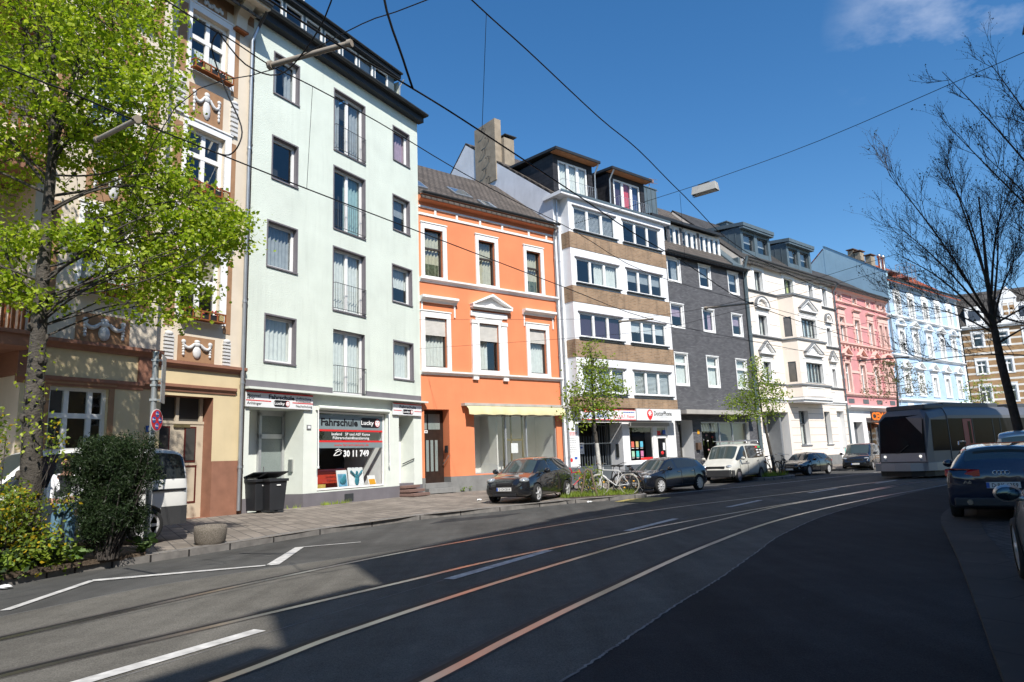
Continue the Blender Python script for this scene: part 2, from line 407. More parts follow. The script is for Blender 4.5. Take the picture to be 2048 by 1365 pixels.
def pave(name,K,F):
    m=MB(); K3=[(x,y) for x,y in K]; k=6
    for i in range(len(K)-1):
        for j in range(k):
            t0,t1=j/k,(j+1)/k
            def p(q,t):
                a=Vector(K[q]);b=Vector(F[q]); c=a.lerp(b,t); return (c.x,c.y,.12+.08*t)
            m.quad(p(i,t0),p(i+1,t0),p(i+1,t1),p(i,t1))
    tag(m.build(name,m_slab),None,None,kind='structure')
    kk=MB()
    P=catmull(K,4)
    L=[];
    for i,pp in enumerate(P):
        t=(P[min(i+1,len(P)-1)]-P[max(i-1,0)]).normalized(); nn=Vector((-t.y,t.x,0)); L.append((pp,pp+nn*.16))
    for i in range(len(P)-1):
        a,b=L[i];c,d=L[i+1]
        kk.quad((a.x,a.y,0),(c.x,c.y,0),(c.x,c.y,.115),(a.x,a.y,.115)); kk.quad((a.x,a.y,.115),(c.x,c.y,.115),(d.x,d.y,.135),(b.x,b.y,.135))
        if i%2==0: kk.box(a.x-.012,a.x+.012,a.y-.012,a.y+.012,.0,.117,1)
    tag(kk.build('kerb',[m_kerb,m_groove]),None,None,kind='structure')
pave('pavement',KL,FL); pave('pavement',KL2,FL2)
# planting bed at the foot of the big tree
m=MB(); bed=[(-8.15,7.2),(-7.2,10.1),(-6.85,11.1),(-6.35,12.0),(-6.75,12.75),(-7.6,13.2),(-8.9,13.0),(-9.6,11.5),(-10,9),(-9.6,7)]
m.ext([(x,y,.1) for x,y in bed],(0,0,.07)); tag(m.build('planting_bed',m_soil),None,None,kind='structure')
m=MB(); m.ext([(x,y,.1) for x,y in [(1.9,23.1),(3.9,24.1),(4.25,24.8),(3.4,26.2),(2.2,25.6),(1.3,24.2)]],(0,0,.05)); m.ext([(x,y,.1) for x,y in [(12.1,34.3),(13.0,34.9),(14.0,36.0),(13.1,37.3),(11.9,36.3)]],(0,0,.05))
tag(m.build('planting_bed',m_soil),None,None,kind='structure')
# right side: gutter stones, cobbled parking strip, pavement
RO=[(-.5,-2),(1.2,1.4),(3.0,4.62),(3.89,6.16),(5.42,8.83),(7.0,11.65),(7.75,13.0),(8.7,14.5),(10.2,16.5)]
RI=[(.5,-2.6),(2.1,1.0),(3.6,4.6),(4.45,5.8),(5.75,8.3),(7.25,11.0),(8.1,12.4),(9.1,14.0),(10.5,16.2)]
m=MB(); A=catmull(RO,5);B=catmull(RI,5); band(m,A,B,.055,.06)
for i in range(len(A)-1): m.quad((A[i].x,A[i].y,0),(A[i+1].x,A[i+1].y,0),(A[i+1].x,A[i+1].y,.055),(A[i].x,A[i].y,.055))
tag(m.build('gutter_strip',m_bandstone),None,None,kind='structure')
m=MB(); C2=catmull([(4.5,-5),(5.5,-1),(7,3),(7.8,4.5),(9,7),(10.6,9.8),(11.5,11.2),(12.6,12.8),(14,15)],5); band(m,B,C2,.05,.06)
tag(m.build('parking_cobbles',m_cobble),None,None,kind='structure')
m=MB(); D2=[Vector((p.x+4.2,p.y-2.4,0)) for p in C2]; band(m,C2,D2,.16,.2)
E1=catmull([(14,15),(20,22),(30,31),(45,42)],5);E2=[Vector((p.x+4.2,p.y-3,0)) for p in E1]; band(m,E1,E2,.15,.2)
tag(m.build('right_pavement',m_slab),None,None,kind='structure')
# ------------------------------------------------------------------ house toolkit (x along the front, y into the house, z up)
class House:
    def __init__(s,name,label,A,B,cat='building',group=None):
        s.A=Vector((*A,0)); d=Vector((B[0]-A[0],B[1]-A[1],0)); s.W=d.length
        s.r=thing(name,label,cat,s.A,math.atan2(d.y,d.x),group); s.ops=[]
        s.M=Matrix.Translation(s.A)@Matrix.Rotation(math.atan2(d.y,d.x),4,'Z')
    def w(s,x,y,z=0): return s.M@Vector((x,y,z))
    def op(s,x0,x1,z0,z1,d=.22): s.ops.append((x0,x1,z0,z1,d)); return (x0,x1,z0,z1)
    def wall(s,x0,x1,z0,z1,mats,y=0,name='wall',ops=None,reveal=True):
        ops=s.ops if ops is None else ops
        ops=[o for o in ops if o[0]<x1-1e-4 and o[1]>x0+1e-4 and o[2]<z1-1e-4 and o[3]>z0+1e-4]
        xs=sorted({x0,x1,*[max(x0,min(x1,v)) for o in ops for v in o[:2]]}); zs=sorted({z0,z1,*[max(z0,min(z1,v)) for o in ops for v in o[2:4]]})
        m=MB()
        for i in range(len(xs)-1):
            for j in range(len(zs)-1):
                cx,cz=(xs[i]+xs[i+1])/2,(zs[j]+zs[j+1])/2
                if any(o[0]<cx<o[1] and o[2]<cz<o[3] for o in ops): continue
                m.quad((xs[i],y,zs[j]),(xs[i+1],y,zs[j]),(xs[i+1],y,zs[j+1]),(xs[i],y,zs[j+1]))
        if reveal:
            mi=1 if isinstance(mats,(list,tuple)) and len(mats)>1 else 0
            for a,b,c,d,dp in ops:
                A,B,C,D=max(a,x0),min(b,x1),max(c,z0),min(d,z1); e=y+dp
                if A==a: m.quad((A,y,C),(A,y,D),(A,e,D),(A,e,C),mi)
                if B==b: m.quad((B,y,C),(B,e,C),(B,e,D),(B,y,D),mi)
                if C==c: m.quad((A,y,C),(A,e,C),(B,e,C),(B,y,C),mi)
                if D==d: m.quad((A,y,D),(B,y,D),(B,e,D),(A,e,D),mi)
        return m.build(name,mats,s.r)
    def box(s,name,mt,*b,bevel=0):
        m=MB(); m.box(*b); return m.build(name,mt,s.r,bevel)
    def shell(s,profile,sidemat,roofmat,x0=0,x1=None,eave=None,roofname='roof'):
        """side walls from a (y,z) profile front->back incl. base; roof from the profile's upper points"""
        x1=s.W if x1 is None else x1
        base=[(profile[0][0],0)]+profile+[(profile[-1][0],0)]
        for nm,x in (('side_wall',x0+.003),('side_wall',x1-.003)):
            m=MB(); m.poly([(x,y,z) for y,z in base]); m.build(nm,sidemat,s.r)
        m=MB(); m.quad((x0,profile[-1][0],0),(x1,profile[-1][0],0),(x1,profile[-1][0],profile[-1][1]),(x0,profile[-1][0],profile[-1][1])); m.build('back_wall',sidemat,s.r)
        if roofmat:
            pr=list(profile)
            if eave:
                (ya,za),(yb,zb)=pr[0],pr[1]; k=(zb-za)/max(yb-ya,1e-6); pr[0]=(ya-eave,za-eave*k)
            m=MB()
            for (ya,za),(yb,zb) in zip(pr,pr[1:]):
                P=[(x0,ya,za+.05),(x1,ya,za+.05),(x1,yb,zb+.05),(x0,yb,zb+.05)]
                m.ext(P,(0,0,.1))
            m.build(roofname,roofmat,s.r)
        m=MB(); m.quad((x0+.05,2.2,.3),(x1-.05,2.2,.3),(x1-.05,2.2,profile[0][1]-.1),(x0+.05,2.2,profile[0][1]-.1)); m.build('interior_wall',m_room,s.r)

def pleats(x0,x1,z0,z1,y,mt,parent,amp=.035,wl=.16,name='curtain'):
    m=MB(); n=max(4,int((x1-x0)/wl*5)); ph=random.random()*6; P=[]
    for i in range(n+1):
        x=x0+(x1-x0)*i/n; P.append((x,y+amp*math.sin(ph+x*6.283/wl+.6*math.sin(x*5+ph))))
    vs=[(x,yy,z) for z in (z0,z1) for x,yy in P]
    m.add(vs,[(i,i+1,n+2+i,n+1+i) for i in range(n)],0,True); return m.build(name,mt,parent)

def window(h,o,dep=.2,cols=2,tr=None,fw=.07,mt=None,cur='sheer',sill=None,sillmat=None,cm=None,fd=.07,mull=None,glass=None,y0=0,openleaf=None,parent=None,name='window'):
    x0,x1,z0,z1=o; mt=mt or m_white; m=MB(); y=y0+dep; a,b=y-fd*.5,y+fd*.5
    m.box(x0,x1,a,b,z0,z0+fw); m.box(x0,x1,a,b,z1-fw,z1); m.box(x0,x0+fw,a,b,z0+fw,z1-fw); m.box(x1-fw,x1,a,b,z0+fw,z1-fw)
    mw=mull or fw*1.3
    xs=[x0+(x1-x0)*i/cols for i in range(1,cols)] if isinstance(cols,int) else [x0+(x1-x0)*c for c in cols]
    for x in xs: m.box(x-mw/2,x+mw/2,a-.004,b+.004,z0+fw,z1-fw)
    if tr:
        for t in (tr if isinstance(tr,(list,tuple)) else [tr]):
            z=z0+(z1-z0)*t; m.box(x0+fw,x1-fw,a-.012,b+.008,z-mw*.55,z+mw*.55)
    w=m.build(name,mt,parent or h.r)
    p=MB(); p.quad((x0+fw*.7,y+.01,z0+fw*.7),(x1-fw*.7,y+.01,z0+fw*.7),(x1-fw*.7,y+.01,z1-fw*.7),(x0+fw*.7,y+.01,z1-fw*.7)); p.build('pane',glass or m_glass,w)
    W=x1-x0; H=z1-z0; cy=y+.12
    cmt=cm or m_curtain
    if cur=='sheer': pleats(x0+.02,x1-.02,z0+.03,z1-.02,cy,cmt,w)
    elif cur=='sides':
        pleats(x0+.02,x0+W*.34,z0+.03,z1-.02,cy,cmt,w); pleats(x1-W*.34,x1-.02,z0+.03,z1-.02,cy,cmt,w)
    elif cur=='left': pleats(x0+.02,x0+W*.55,z0+.03,z1-.02,cy,cmt,w)
    elif cur=='right': pleats(x0+W*.45,x1-.02,z0+.03,z1-.02,cy,cmt,w)
    elif cur=='lower': pleats(x0+.02,x1-.02,z0+.03,z0+H*.45,cy,cmt,w,.01,.08)
    elif cur=='upper': pleats(x0+.02,x1-.02,z0+H*.45,z1-.02,cy,cmt,w)
    elif cur=='blind':
        q=MB(); k=max(6,int(H/.07))
        for i in range(k):
            z=z0+.05+(H-.1)*i/k; q.quad((x0+.05,cy-.02,z),(x1-.05,cy-.02,z),(x1-.05,cy+.02,z+.05),(x0+.05,cy+.02,z+.05))
        q.build('blind',cm or m_blind,w)
    elif cur=='plain':
        q=MB(); q.quad((x0+.03,cy,z0+H*.02),(x1-.03,cy,z0+H*.02),(x1-.03,cy,z1),(x0+.03,cy,z1)); q.build('blind',cmt,w)
    elif cur=='half':
        q=MB(); q.quad((x0+.03,cy,z0+H*.5),(x1-.03,cy,z0+H*.5),(x1-.03,cy,z1),(x0+.03,cy,z1)); q.build('blind',cmt,w)
    if sill:
        q=MB(); q.box(x0-.04,x1+.04,y0-sill,y-fd*.5,z0-.05,z0-.002); q.build('sill',sillmat or mt,w)
    return w
def surround(h,x0,x1,z0,z1,ox0,ox1,oz0,oz1,mt,p=.05,y=0,name='window_surround'):
    m=MB()
    m.box(x0,ox0,y-p,y+.02,z0,z1); m.box(ox1,x1,y-p,y+.02,z0,z1); m.box(ox0,ox1,y-p,y+.02,oz1,z1)
    if oz0>z0+.01: m.box(ox0,ox1,y-p,y+.02,z0,oz0)
    m.box(x0-.03,x1+.03,y-p-.03,y+.02,z1,z1+.05)
    return m.build(name,mt,h.r)
def cornice(h,x0,x1,z,hh,p,mt,name='cornice',y=0,parent=None):
    m=MB(); m.prism([(0,0),(0,0)],0,0) if False else None
    prof=[(.0,z),(-p*.3,z),(-p*.45,z+hh*.3),(-p*.9,z+hh*.55),(-p,z+hh*.6),(-p,z+hh),(0,z+hh)]
    m.ext([(x0,y+a+ (.02 if a==0 else 0),b) for a,b in prof],(x1-x0,0,0)); return m.build(name,mt,parent or h.r)
def pediment(h,cx,w,z,hh,p,mt,y=0,name='pediment',arch=False,mi=None):
    m=MB(); t=.11
    m.box(cx-w/2,cx+w/2,y-p,y+.02,z,z+.09); m.box(cx-w/2+.05,cx+w/2-.05,y-p*.6,y+.02,z-.06,z)
    if arch:
        n=12
        for i in range(n):
            a0,a1=math.pi*i/n,math.pi*(i+1)/n
            P=[(cx-math.cos(a)*r*w/2*.95/1.0,z+.09+math.sin(a)*hh*r) for a,r in ((a0,.78),(a1,.78),(a1,1),(a0,1))]
            m.prism(P,y-p*.8,y+.02)
    else:
        for sg in (-1,1):
            P=[(cx+sg*w/2,z+.09),(cx,z+hh),(cx,z+hh+t),(cx+sg*(w/2+.03),z+.09+t*.6)]
            m.prism(P,y-p,y+.02)
        m.prism([(cx-w/2+.1,z+.09),(cx+w/2-.1,z+.09),(cx,z+hh-.02)],y-.03,y+.02)
    return m.build(name,mt,h.r)
def pipe(h,pts,r,mt,name='downpipe'):
    m=MB(); m.tube(pts,r,8)
    for p,q in zip(pts,pts[1:]):
        p=Vector(p);q=Vector(q)
        if abs((q-p).normalized().z)>.95 and (q-p).length>3:
            k=int((q-p).length/2.4)
            for i in range(k):
                c=p.lerp(q,(i+.5)/k); m.tube([c-Vector((0,0,.04)),c+Vector((0,0,.04))],r*1.25,8)
    return m.build(name,mt,h.r)
def gutter(h,x0,x1,y,z,mt,r=.08,name='gutter'):
    m=MB(); n=6; P=[(y+r*math.cos(math.pi+math.pi*i/n),z+r*math.sin(math.pi+math.pi*i/n)) for i in range(n+1)]
    m.ext([(x0,a,b) for a,b in P]+[(x0,y+r*.75,z),(x0,y-r*.75,z-.001)],(x1-x0,0,0)); return m.build(name,mt,h.r)
def railing(h,x0,x1,y,z0,z1,mt,n=12,name='railing',parent=None):
    m=MB()
    for z in (z0,z1): m.tube([(x0,y,z),(x1,y,z)],.012,5)
    for i in range(n+1):
        x=x0+(x1-x0)*i/n; m.tube([(x,y,z0),(x,y,z1)],.008,4)
    for x in (x0,x1):
        for z in (z0,z1): m.tube([(x,y,z),(x,y+abs(y)+.1,z)],.012,5)
    return m.build(name,mt,parent or h.r)

# ================================================================== mint green apartment house with driving school
m_mint=mat('mint_render',(.64,.70,.625),.9,.08,.9,.55,26,streak=.34,dist=.03)
m_mint_pale=mat('mint_pale',(.68,.72,.66),.85,.06,2,.1,40,streak=.15)
m_roof_dark=mat('roof_edge_dark',(.025,.027,.03),.5,.2,3)
P0=(-8.2257,20.727);P1=(-3.87,28.43);P2=(2.35,33.42);P3=(9.02,38.95);P4=(15.59,44.33);P5=(25.36,52.68);P6=(32.97,59.15);P7=(46.06,69.49)
h=House('apartment_house','mint green rendered five storey house with driving school shop and attic window band',P0,P1)
rows=[(14.11,15.6),(11.04,12.52),(7.98,9.5),(4.84,6.35)]; mids=[(13.18,15.62),(10.1,12.5),(7.03,9.37),(4.0,6.32)]
LW=[(.9,1.98),(.9,1.97),(.78,2.0),(.76,2.0)]; MW=[(3.76,5.42)]*4; RW=[(7.2,8.25),(7.15,8.21),(7.08,8.3),(7.12,8.33)]
wl=[];wm=[];wr=[]
for i in range(4):
    wl.append(h.op(*LW[i],*rows[i],.24)); wm.append(h.op(*MW[i],*mids[i],.24)); wr.append(h.op(*RW[i],rows[i][0]-.02,rows[i][1]-.03,.24))
ent=h.op(.24,2.43,.0,3.37,1.0); shop=h.op(3.05,6.6,.66,3.46,.14); ent2=h.op(7.38,8.32,.0,3.37,.75)
h.wall(0,h.W,4.03,16.75,[m_mint,m_grey_paint]); h.wall(0,h.W,.62,3.97,[m_mint_pale,m_mint_pale],name='shop_wall')
h.wall(0,h.W,0,.62,[m_grey_paint,m_grey_paint],y=-.02,name='plinth')
m=MB()
for a,b in ((0,3.74),(5.44,h.W)): m.box(a,b,-.012,.02,3.97,4.2)
m.build('grey_band',m_grey_paint,h.r)
h.box('canopy_slab',m_mint_pale,-.02,h.W+.12,-.28,.02,3.9,3.968)
# grey surrounds
def lining(o,p=.012,t=.05):
    x0,x1,z0,z1=o; m=MB(); m.box(x0-t,x1+t,-p,.02,z1,z1+t); m.box(x0-t,x1+t,-p-.03,.02,z0-t,z0); m.box(x0-t,x0,-p,.02,z0,z1); m.box(x1,x1+t,-p,.02,z0,z1); m.build('window_lining',m_grey_paint,h.r)
for i in range(4):
    lining(wl[i]); lining(wr[i])
    if i<3: lining(wm[i])
    window(h,wl[i],.2,1,fw=.09,cur=['sides','none','sheer','sheer'][i],cm=[m_curtain_grey,None,m_curtain_grey,m_curtain][i],sill=.03)
    window(h,wm[i],.2,2,fw=.09,cur=['sides','right','sheer','sheer'][i],cm=[m_curtain_grey,m_curtain_teal,m_curtain,m_curtain][i])
    window(h,wr[i],.2,1,fw=.09,cur=['right','half','upper','sheer'][i],cm=[m_curtain_violet,m_curtain_grey,m_curtain,m_curtain][i],sill=.03)
    railing(h,MW[i][0]+.01,MW[i][1]-.02,-.09,mids[i][0]+.06,mids[i][0]+1.0,m_dark_metal,14)
prof=[(0,16.75),(1.0,16.85),(1.0,18.75),(9.9,18.75)]
h.shell(prof,m_mint,None)
m=MB(); m.box(-.02,h.W+.15,-.42,1.0,16.62,16.75); m.prism([(0,16.45),(0,16.62)],0,0) if 0 else None
m.box(-.01,h.W+.1,-.3,.0,16.38,16.62); m.build('eaves',m_roof_dark,h.r)
gutter(h,-.02,h.W+.16,-.46,16.72,m_dark_metal,.09)
aw=[(.2+i*1.0,1.08+i*1.0) for i in range(8)]
ops=[(a,b,17.6,18.7,.1) for a,b in aw]
h.wall(0,h.W-.35,16.75,18.75,[m_zincpanel,m_white],y=1.0,name='attic_wall',ops=ops)
for i,(a,b) in enumerate(aw): window(h,(a,b,17.6,18.7),.04,1,fw=.055,cur='none' if i%3 else 'half',y0=1.0,cm=m_curtain_grey)
m=MB(); m.box(-.05,h.W-.1,.78,9.9,18.76,19.05); m.build('flat_roof',m_roof_dark,h.r)
gutter(h,-.05,h.W-.1,.72,19.0,m_dark_metal,.07)
pipe(h,[(h.W-.2,.55,18.6),(h.W-.25,.75,18.3),(h.W-.25,.8,16.8)],.045,m_zinc)
pipe(h,[(-.1,-.3,18.5),(-.1,-.3,16.6),(.0,-.5,16.35),(-.16,-.14,15.4),(-.16,-.12,.3)],.055,m_zinc)
# roof ladder cage
m=MB()
for x in (3.2,4.2):
    for y in (2.2,3.0): m.tube([(x,y,18.9),(x,y,21)],.03,5)
for z in (19.4,19.9,20.4,20.9):
    for y in (2.2,3.0): m.tube([(3.2,y,z),(4.2,y,z)],.022,4)
    for x in (3.2,4.2): m.tube([(x,2.2,z),(x,3,z)],.022,4)
m.tube([(3.2,2.2,19.0),(4.2,2.2,20.9)],.02,4); m.tube([(2.4,2.2,19.0),(3.2,2.2,20.0)],.02,4); m.build('roof_cage',m_white,h.r)
# entrance recess with glass door
m_alu=mat('aluminium',(.5,.51,.52),.4,.05,4,metal=.6); m_frost=mat('frosted_glass',(.22,.26,.25),.25,.12,30,.3,120,spec=.6)
m=MB(); m.quad((.0,.97,0),(2.6,.97,0),(2.6,.97,3.4),(.0,.97,3.4)); m.build('entrance_wall',m_mint_pale,h.r)
d=MB(); x0,x1=1.35,2.4
for b in ((x0,x1,.86,.96,2.45,2.6),(x0,x1,.86,.96,3.2,3.37),(x0,x0+.1,.86,.96,.22,3.3),(x1-.1,x1,.86,.96,.22,3.3),(x0,x1,.86,.96,.22,.5)): d.box(*b)
d=d.build('door',m_alu,h.r)
q=MB(); q.quad((x0+.1,.91,.5),(x1-.1,.91,.5),(x1-.1,.91,2.45),(x0+.1,.91,2.45)); q.quad((x0+.1,.91,2.6),(x1-.1,.91,2.6),(x1-.1,.91,3.2),(x0+.1,.91,3.2)); q.build('pane',m_frost,d)
q=MB(); q.tube([(x0+.16,.8,1.15),(x0+.16,.8,1.55)],.02,6); q.tube([(x0+.16,.8,1.35),(x0+.3,.8,1.35)],.015,6); q.build('handle',m_steel,d)
q=MB(); q.box(2.36,2.42,.45,.62,1.35,1.75); q.build('intercom_panel',m_steel,h.r)
q=MB(); q.box(2.56,2.74,-.03,.0,2.72,2.87); nb=q.build('house_number_plate',m_grey_print,h.r); q=MB(); q.box(2.59,2.71,-.034,-.03,2.75,2.84); q.build('plate_face',m_sign_white,nb)
h.box('cellar_vent',m_dark_metal,4.34,4.78,-.035,-.015,.25,.5)
# right-hand shop door recess and steps
q=MB(); q.quad((7.3,.74,0),(8.4,.74,0),(8.4,.74,3.4),(7.3,.74,3.4)); q.build('recess_wall',m_mint_pale,h.r)
q=MB(); q.box(7.4,8.3,.66,.74,.7,3.0); dd=q.build('door',m_white,h.r); q=MB(); q.box(7.55,8.15,.645,.66,1.3,2.8); q.build('pane',m_frost,dd)
q=MB(); q.box(7.4,8.3,.02,.74,.0,.7); q.build('threshold',m_grey_paint,h.r)
m_granite=mat('granite_step',(.19,.12,.1),.7,.3,30)
for k,(z,y) in enumerate(((.24,-.75),(.39,-.5),(.54,-.26))):
    q=MB(); q.box(7.36+.02*k,8.36,y,.0,z-.05+.02,z+.08); q.build('step',m_granite,h.r,.012)
q=MB(); q.tube([(8.27,-.05,1.65),(8.27,.55,1.45)],.02,6); q.tube([(8.32,-.0,1.6),(8.27,-.0,1.6)],.015,5); q.build('handrail',m_dark_metal,h.r)
# shop window
q=MB(); q.box(2.95,6.7,-.07,.02,3.38,3.5); q.tube([(3.0,-.1,3.47),(6.66,-.1,3.47)],.07,8); q.build('awning_box',m_mint_pale,h.r)
q=MB()
for x in (2.99,6.68):
    q.tube([(x,-.1,3.4),(x,-.12,1.5)],.02,6); q.tube([(x,-.12,1.5),(x,-.12,1.42)],.035,6)
q.build('awning_arms',m_white,h.r)
w=window(h,(3.08,6.56,.69,3.36),.1,1,fw=.06,cur='none',glass=m_shop_glass,name='shop_window')
gy=.095
m_film=mat('window_film_grey',(.2,.25,.265),.4,.04)
q=MB(); q.quad((3.14,gy,2.75),(6.5,gy,2.75),(6.5,gy,3.26),(3.14,gy,3.26)); q.quad((3.14,gy,2.1),(6.5,gy,2.1),(6.5,gy,2.34),(3.14,gy,2.34)); q.build('window_film',m_film,w)
q=MB(); q.quad((3.12,gy-.003,2.68),(6.52,gy-.003,2.68),(6.52,gy-.003,2.745),(3.12,gy-.003,2.745)); q.quad((3.12,gy-.003,2.3),(6.52,gy-.003,2.3),(6.52,gy-.003,2.365),(3.12,gy-.003,2.365)); q.build('red_stripe',m_red,w)
text('Fahrschule',w,3.3,gy-.004,2.88,.26,m_blk_print,1.84,bold=.035)
def pill(par,x0,x1,z0,z1,y,mt,name='logo_badge'):
    q=MB(); r=(z1-z0)/2; c=(z0+z1)/2; P=[]
    for i in range(13):
        a=math.pi/2+math.pi*i/12; P.append((x0+r+r*math.cos(a)*.8,y,c+r*math.sin(a)))
    for i in range(13):
        a=-math.pi/2+math.pi*i/12; P.append((x1-r+r*math.cos(a)*.8,y,c+r*math.sin(a)))
    q.poly(P); return q.build(name,mt,par)
def lucky(par,x0,x1,z0,z1,y):
    pill(par,x0,x1,z0,z1,y,m_blk_print); hh=z1-z0; W=x1-x0
    text('Lucky',par,x0+W*.06,y-.003,z0+hh*.3,hh*.44,m_white_print,W*.6,bold=.02)
    c=(x0+W*.84,z0+hh*.5); r=hh*.42; q=MB(); q.poly([(c[0]+r*math.cos(a)*.95,y-.003,c[1]+r*math.sin(a)) for a in [i*math.pi/10 for i in range(20)]]); q.build('logo_ring',m_red,par)
    q=MB(); q.poly([(c[0]+r*.86*math.cos(a)*.95,y-.005,c[1]+r*.86*math.sin(a)) for a in [i*math.pi/10 for i in range(20)]]); q.build('logo_disc',m_white_print,par)
    q=MB()
    for dx,dz,a,b in ((-.35,.2,.14,.09),(.35,.2,.14,.09),(0,-.1,.08,.1),(0,-.5,.3,.06)):
        q.quad((c[0]+(dx-a)*r,y-.007,c[1]+(dz-b)*r),(c[0]+(dx+a)*r,y-.007,c[1]+(dz-b)*r),(c[0]+(dx+a)*r,y-.007,c[1]+(dz+b)*r),(c[0]+(dx-a)*r,y-.007,c[1]+(dz+b)*r))
    q.build('logo_marks',m_red,par)
lucky(w,5.24,6.4,2.84,3.2,gy-.004)
text('laufend   SP und ASF Kurse',w,5.79,gy-.004,2.545,.1,m_white_print,1.98,'RIGHT',.015); text('Führerscheinfinanzierung',w,5.75,gy-.004,2.41,.1,m_white_print,1.88,'RIGHT',.015)
text('www.fahrschulelucky.de',w,5.72,gy-.004,2.17,.085,m_red,1.78,'RIGHT',.01); text('30 11 749',w,5.74,gy-.004,1.8,.22,m_white_print,1.34,'RIGHT',.04)
q=MB(); q.tube([(3.92,gy-.004,1.84),(4.05,gy-.004,1.95),(4.2,gy-.004,2.0),(4.3,gy-.004,1.93),(4.2,gy-.004,1.86),(4.06,gy-.004,1.84),(3.92,gy-.004,1.84)],.014,4); q.tube([(4.0,gy-.004,2.0),(4.15,gy-.004,2.06),(4.32,gy-.004,2.0)],.014,4); q.build('phone_symbol',m_white_print,w)
# shop interior: floor shelf, side wall, red counter, posters and plant
q=MB(); q.box(3.05,6.6,.16,1.0,.6,.68); q.build('display_shelf',m_granite,h.r)
q=MB(); q.box(6.57,6.62,.15,2.1,.7,3.4); q.build('shop_side_wall',m_white,h.r)
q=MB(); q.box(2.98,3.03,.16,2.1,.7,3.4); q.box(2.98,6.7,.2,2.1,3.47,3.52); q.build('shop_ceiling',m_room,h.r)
m_counter=mat('red_counter',(.55,.05,.02),.5,.05)
def inside(name,label,cat,fn,mats,group=None):
    q=MB(); fn(q); o=q.build(name,mats); o.matrix_world=h.M; return tag(o,label,cat,group)
inside('counter','red counter standing inside the driving school window','counter',lambda q:(q.box(4.1,5.6,1.2,1.7,.7,1.32),q.box(4.05,5.65,1.15,1.75,1.32,1.38)),m_counter)
m_poster=mat('poster_teal',(.05,.25,.32),.5,.5,3); m_poster2=mat('poster_sky',(.18,.42,.6),.5,.35,4); m_orange_p=mat('poster_orange',(.7,.33,.02),.5,.1)
def poster(q,x0,x1,z0,z1,y,tilt=.1): q.add([(x0,y,z0),(x1,y,z0),(x1,y+tilt,z1),(x0,y+tilt,z1),(x0,y+.02,z0),(x1,y+.02,z0),(x1,y+tilt+.02,z1),(x0,y+tilt+.02,z1)],[(0,1,2,3),(4,7,6,5),(0,4,5,1),(1,5,6,2),(2,6,7,3),(3,7,4,0)])
def framed(name,label,x0,x1,z0,z1,y,pm,extra=None):
    o=inside(name,label,'poster',lambda q:poster(q,x0,x1,z0,z1,y),m_white)
    q=MB(); q.quad((x0+.04,y-.003,z0+.05),(x1-.04,y-.003,z0+.05),(x1-.04,y+.094,z1-.05),(x0+.04,y+.094,z1-.05)); pp=q.build('picture',pm,o)
    if extra:
        q=MB(); extra(q); q.build('picture_figure',m_poster,o)
framed('framed_poster','tall blue poster with motorbike picture in the driving school window',4.36,4.88,.7,1.32,.3,m_poster2,lambda q:(q.ball((4.6,.29,.95),(.16,.01,.12)),q.ball((4.66,.29,1.08),(.08,.01,.1))))
framed('framed_poster','wide white poster with dark figure raising both arms in the driving school window',4.93,5.72,.7,1.4,.3,m_white_print,lambda q:(q.ball((5.32,.29,.95),(.12,.01,.2)),q.ball((5.32,.3,1.2),(.07,.01,.08)),q.tube([(5.3,.3,1.05),(5.02,.32,1.28)],.035,5),q.tube([(5.34,.3,1.05),(5.62,.32,1.28)],.035,5)))
framed('framed_poster','small orange picture beside the right wall of the driving school window',5.98,6.4,.7,1.08,.3,m_orange_p)
inside('yellow_parcel','flat yellow parcel at the left end of the driving school window','box',lambda q:(q.box(3.1,3.7,.25,.5,.69,.87)),mat('parcel_yellow',(.6,.42,.1),.7,.2,6))
mint=h
# shop signs over both entrances
def signboard(name,label,h,x0,x1,z0,z1,y,mt,t=.06,cat='sign'):
    q=MB(); q.box(x0,x1,y-t,y,z0,z1); o=q.build(name,mt); o.matrix_world=h.M; return tag(o,label,cat)
s=signboard('shop_sign','long white driving school sign over the left glass entrance of the mint house',h,.03,2.74,3.37,3.86,-.03,m_sign_white)
y=-.095
q=MB(); q.box(.03,2.74,y,y+.004,3.81,3.86); q.box(.03,.98,y,y+.004,3.55,3.58); q.box(1.85,2.74,y,y+.004,3.55,3.58); q.build('red_stripe',m_red,s)
text('Motorrad',s,.06,y,3.68,.085,m_blk_print,.5,bold=.012); text('PKW',s,.06,y,3.6,.07,m_blk_print,.27,bold=.012) if 0 else text('PKW',s,.06,y,3.595,.07,m_blk_print,.28,bold=.012); text('Anhänger',s,.06,y,3.44,.085,m_blk_print,.55,bold=.012)
text('Fahrschule',s,.88,y,3.65,.13,m_blk_print,1.05,bold=.035); lucky(s,1.06,1.76,3.41,3.62,y-.002)
text('Auffrischung',s,2.0,y,3.69,.075,m_blk_print,.66,bold=.012); text('Punkteabbau',s,2.0,y,3.595,.07,m_blk_print,.66,bold=.012); text('Nachschulung',s,2.0,y,3.43,.08,m_blk_print,.7,bold=.012)
s=signboard('shop_sign','short white driving school sign over the stepped recess of the mint house',h,6.95,8.75,3.37,3.83,-.03,m_sign_white)
q=MB(); q.box(6.95,8.75,y,y+.004,3.79,3.83); q.box(6.97,7.45,y,y+.004,3.53,3.555); q.box(8.27,8.73,y,y+.004,3.53,3.555); q.build('red_stripe',m_red,s)
text('Fahrschule',s,7.85,y,3.64,.12,m_blk_print,1.05,'CENTER',.02); lucky(s,7.5,8.2,3.41,3.6,y-.002)

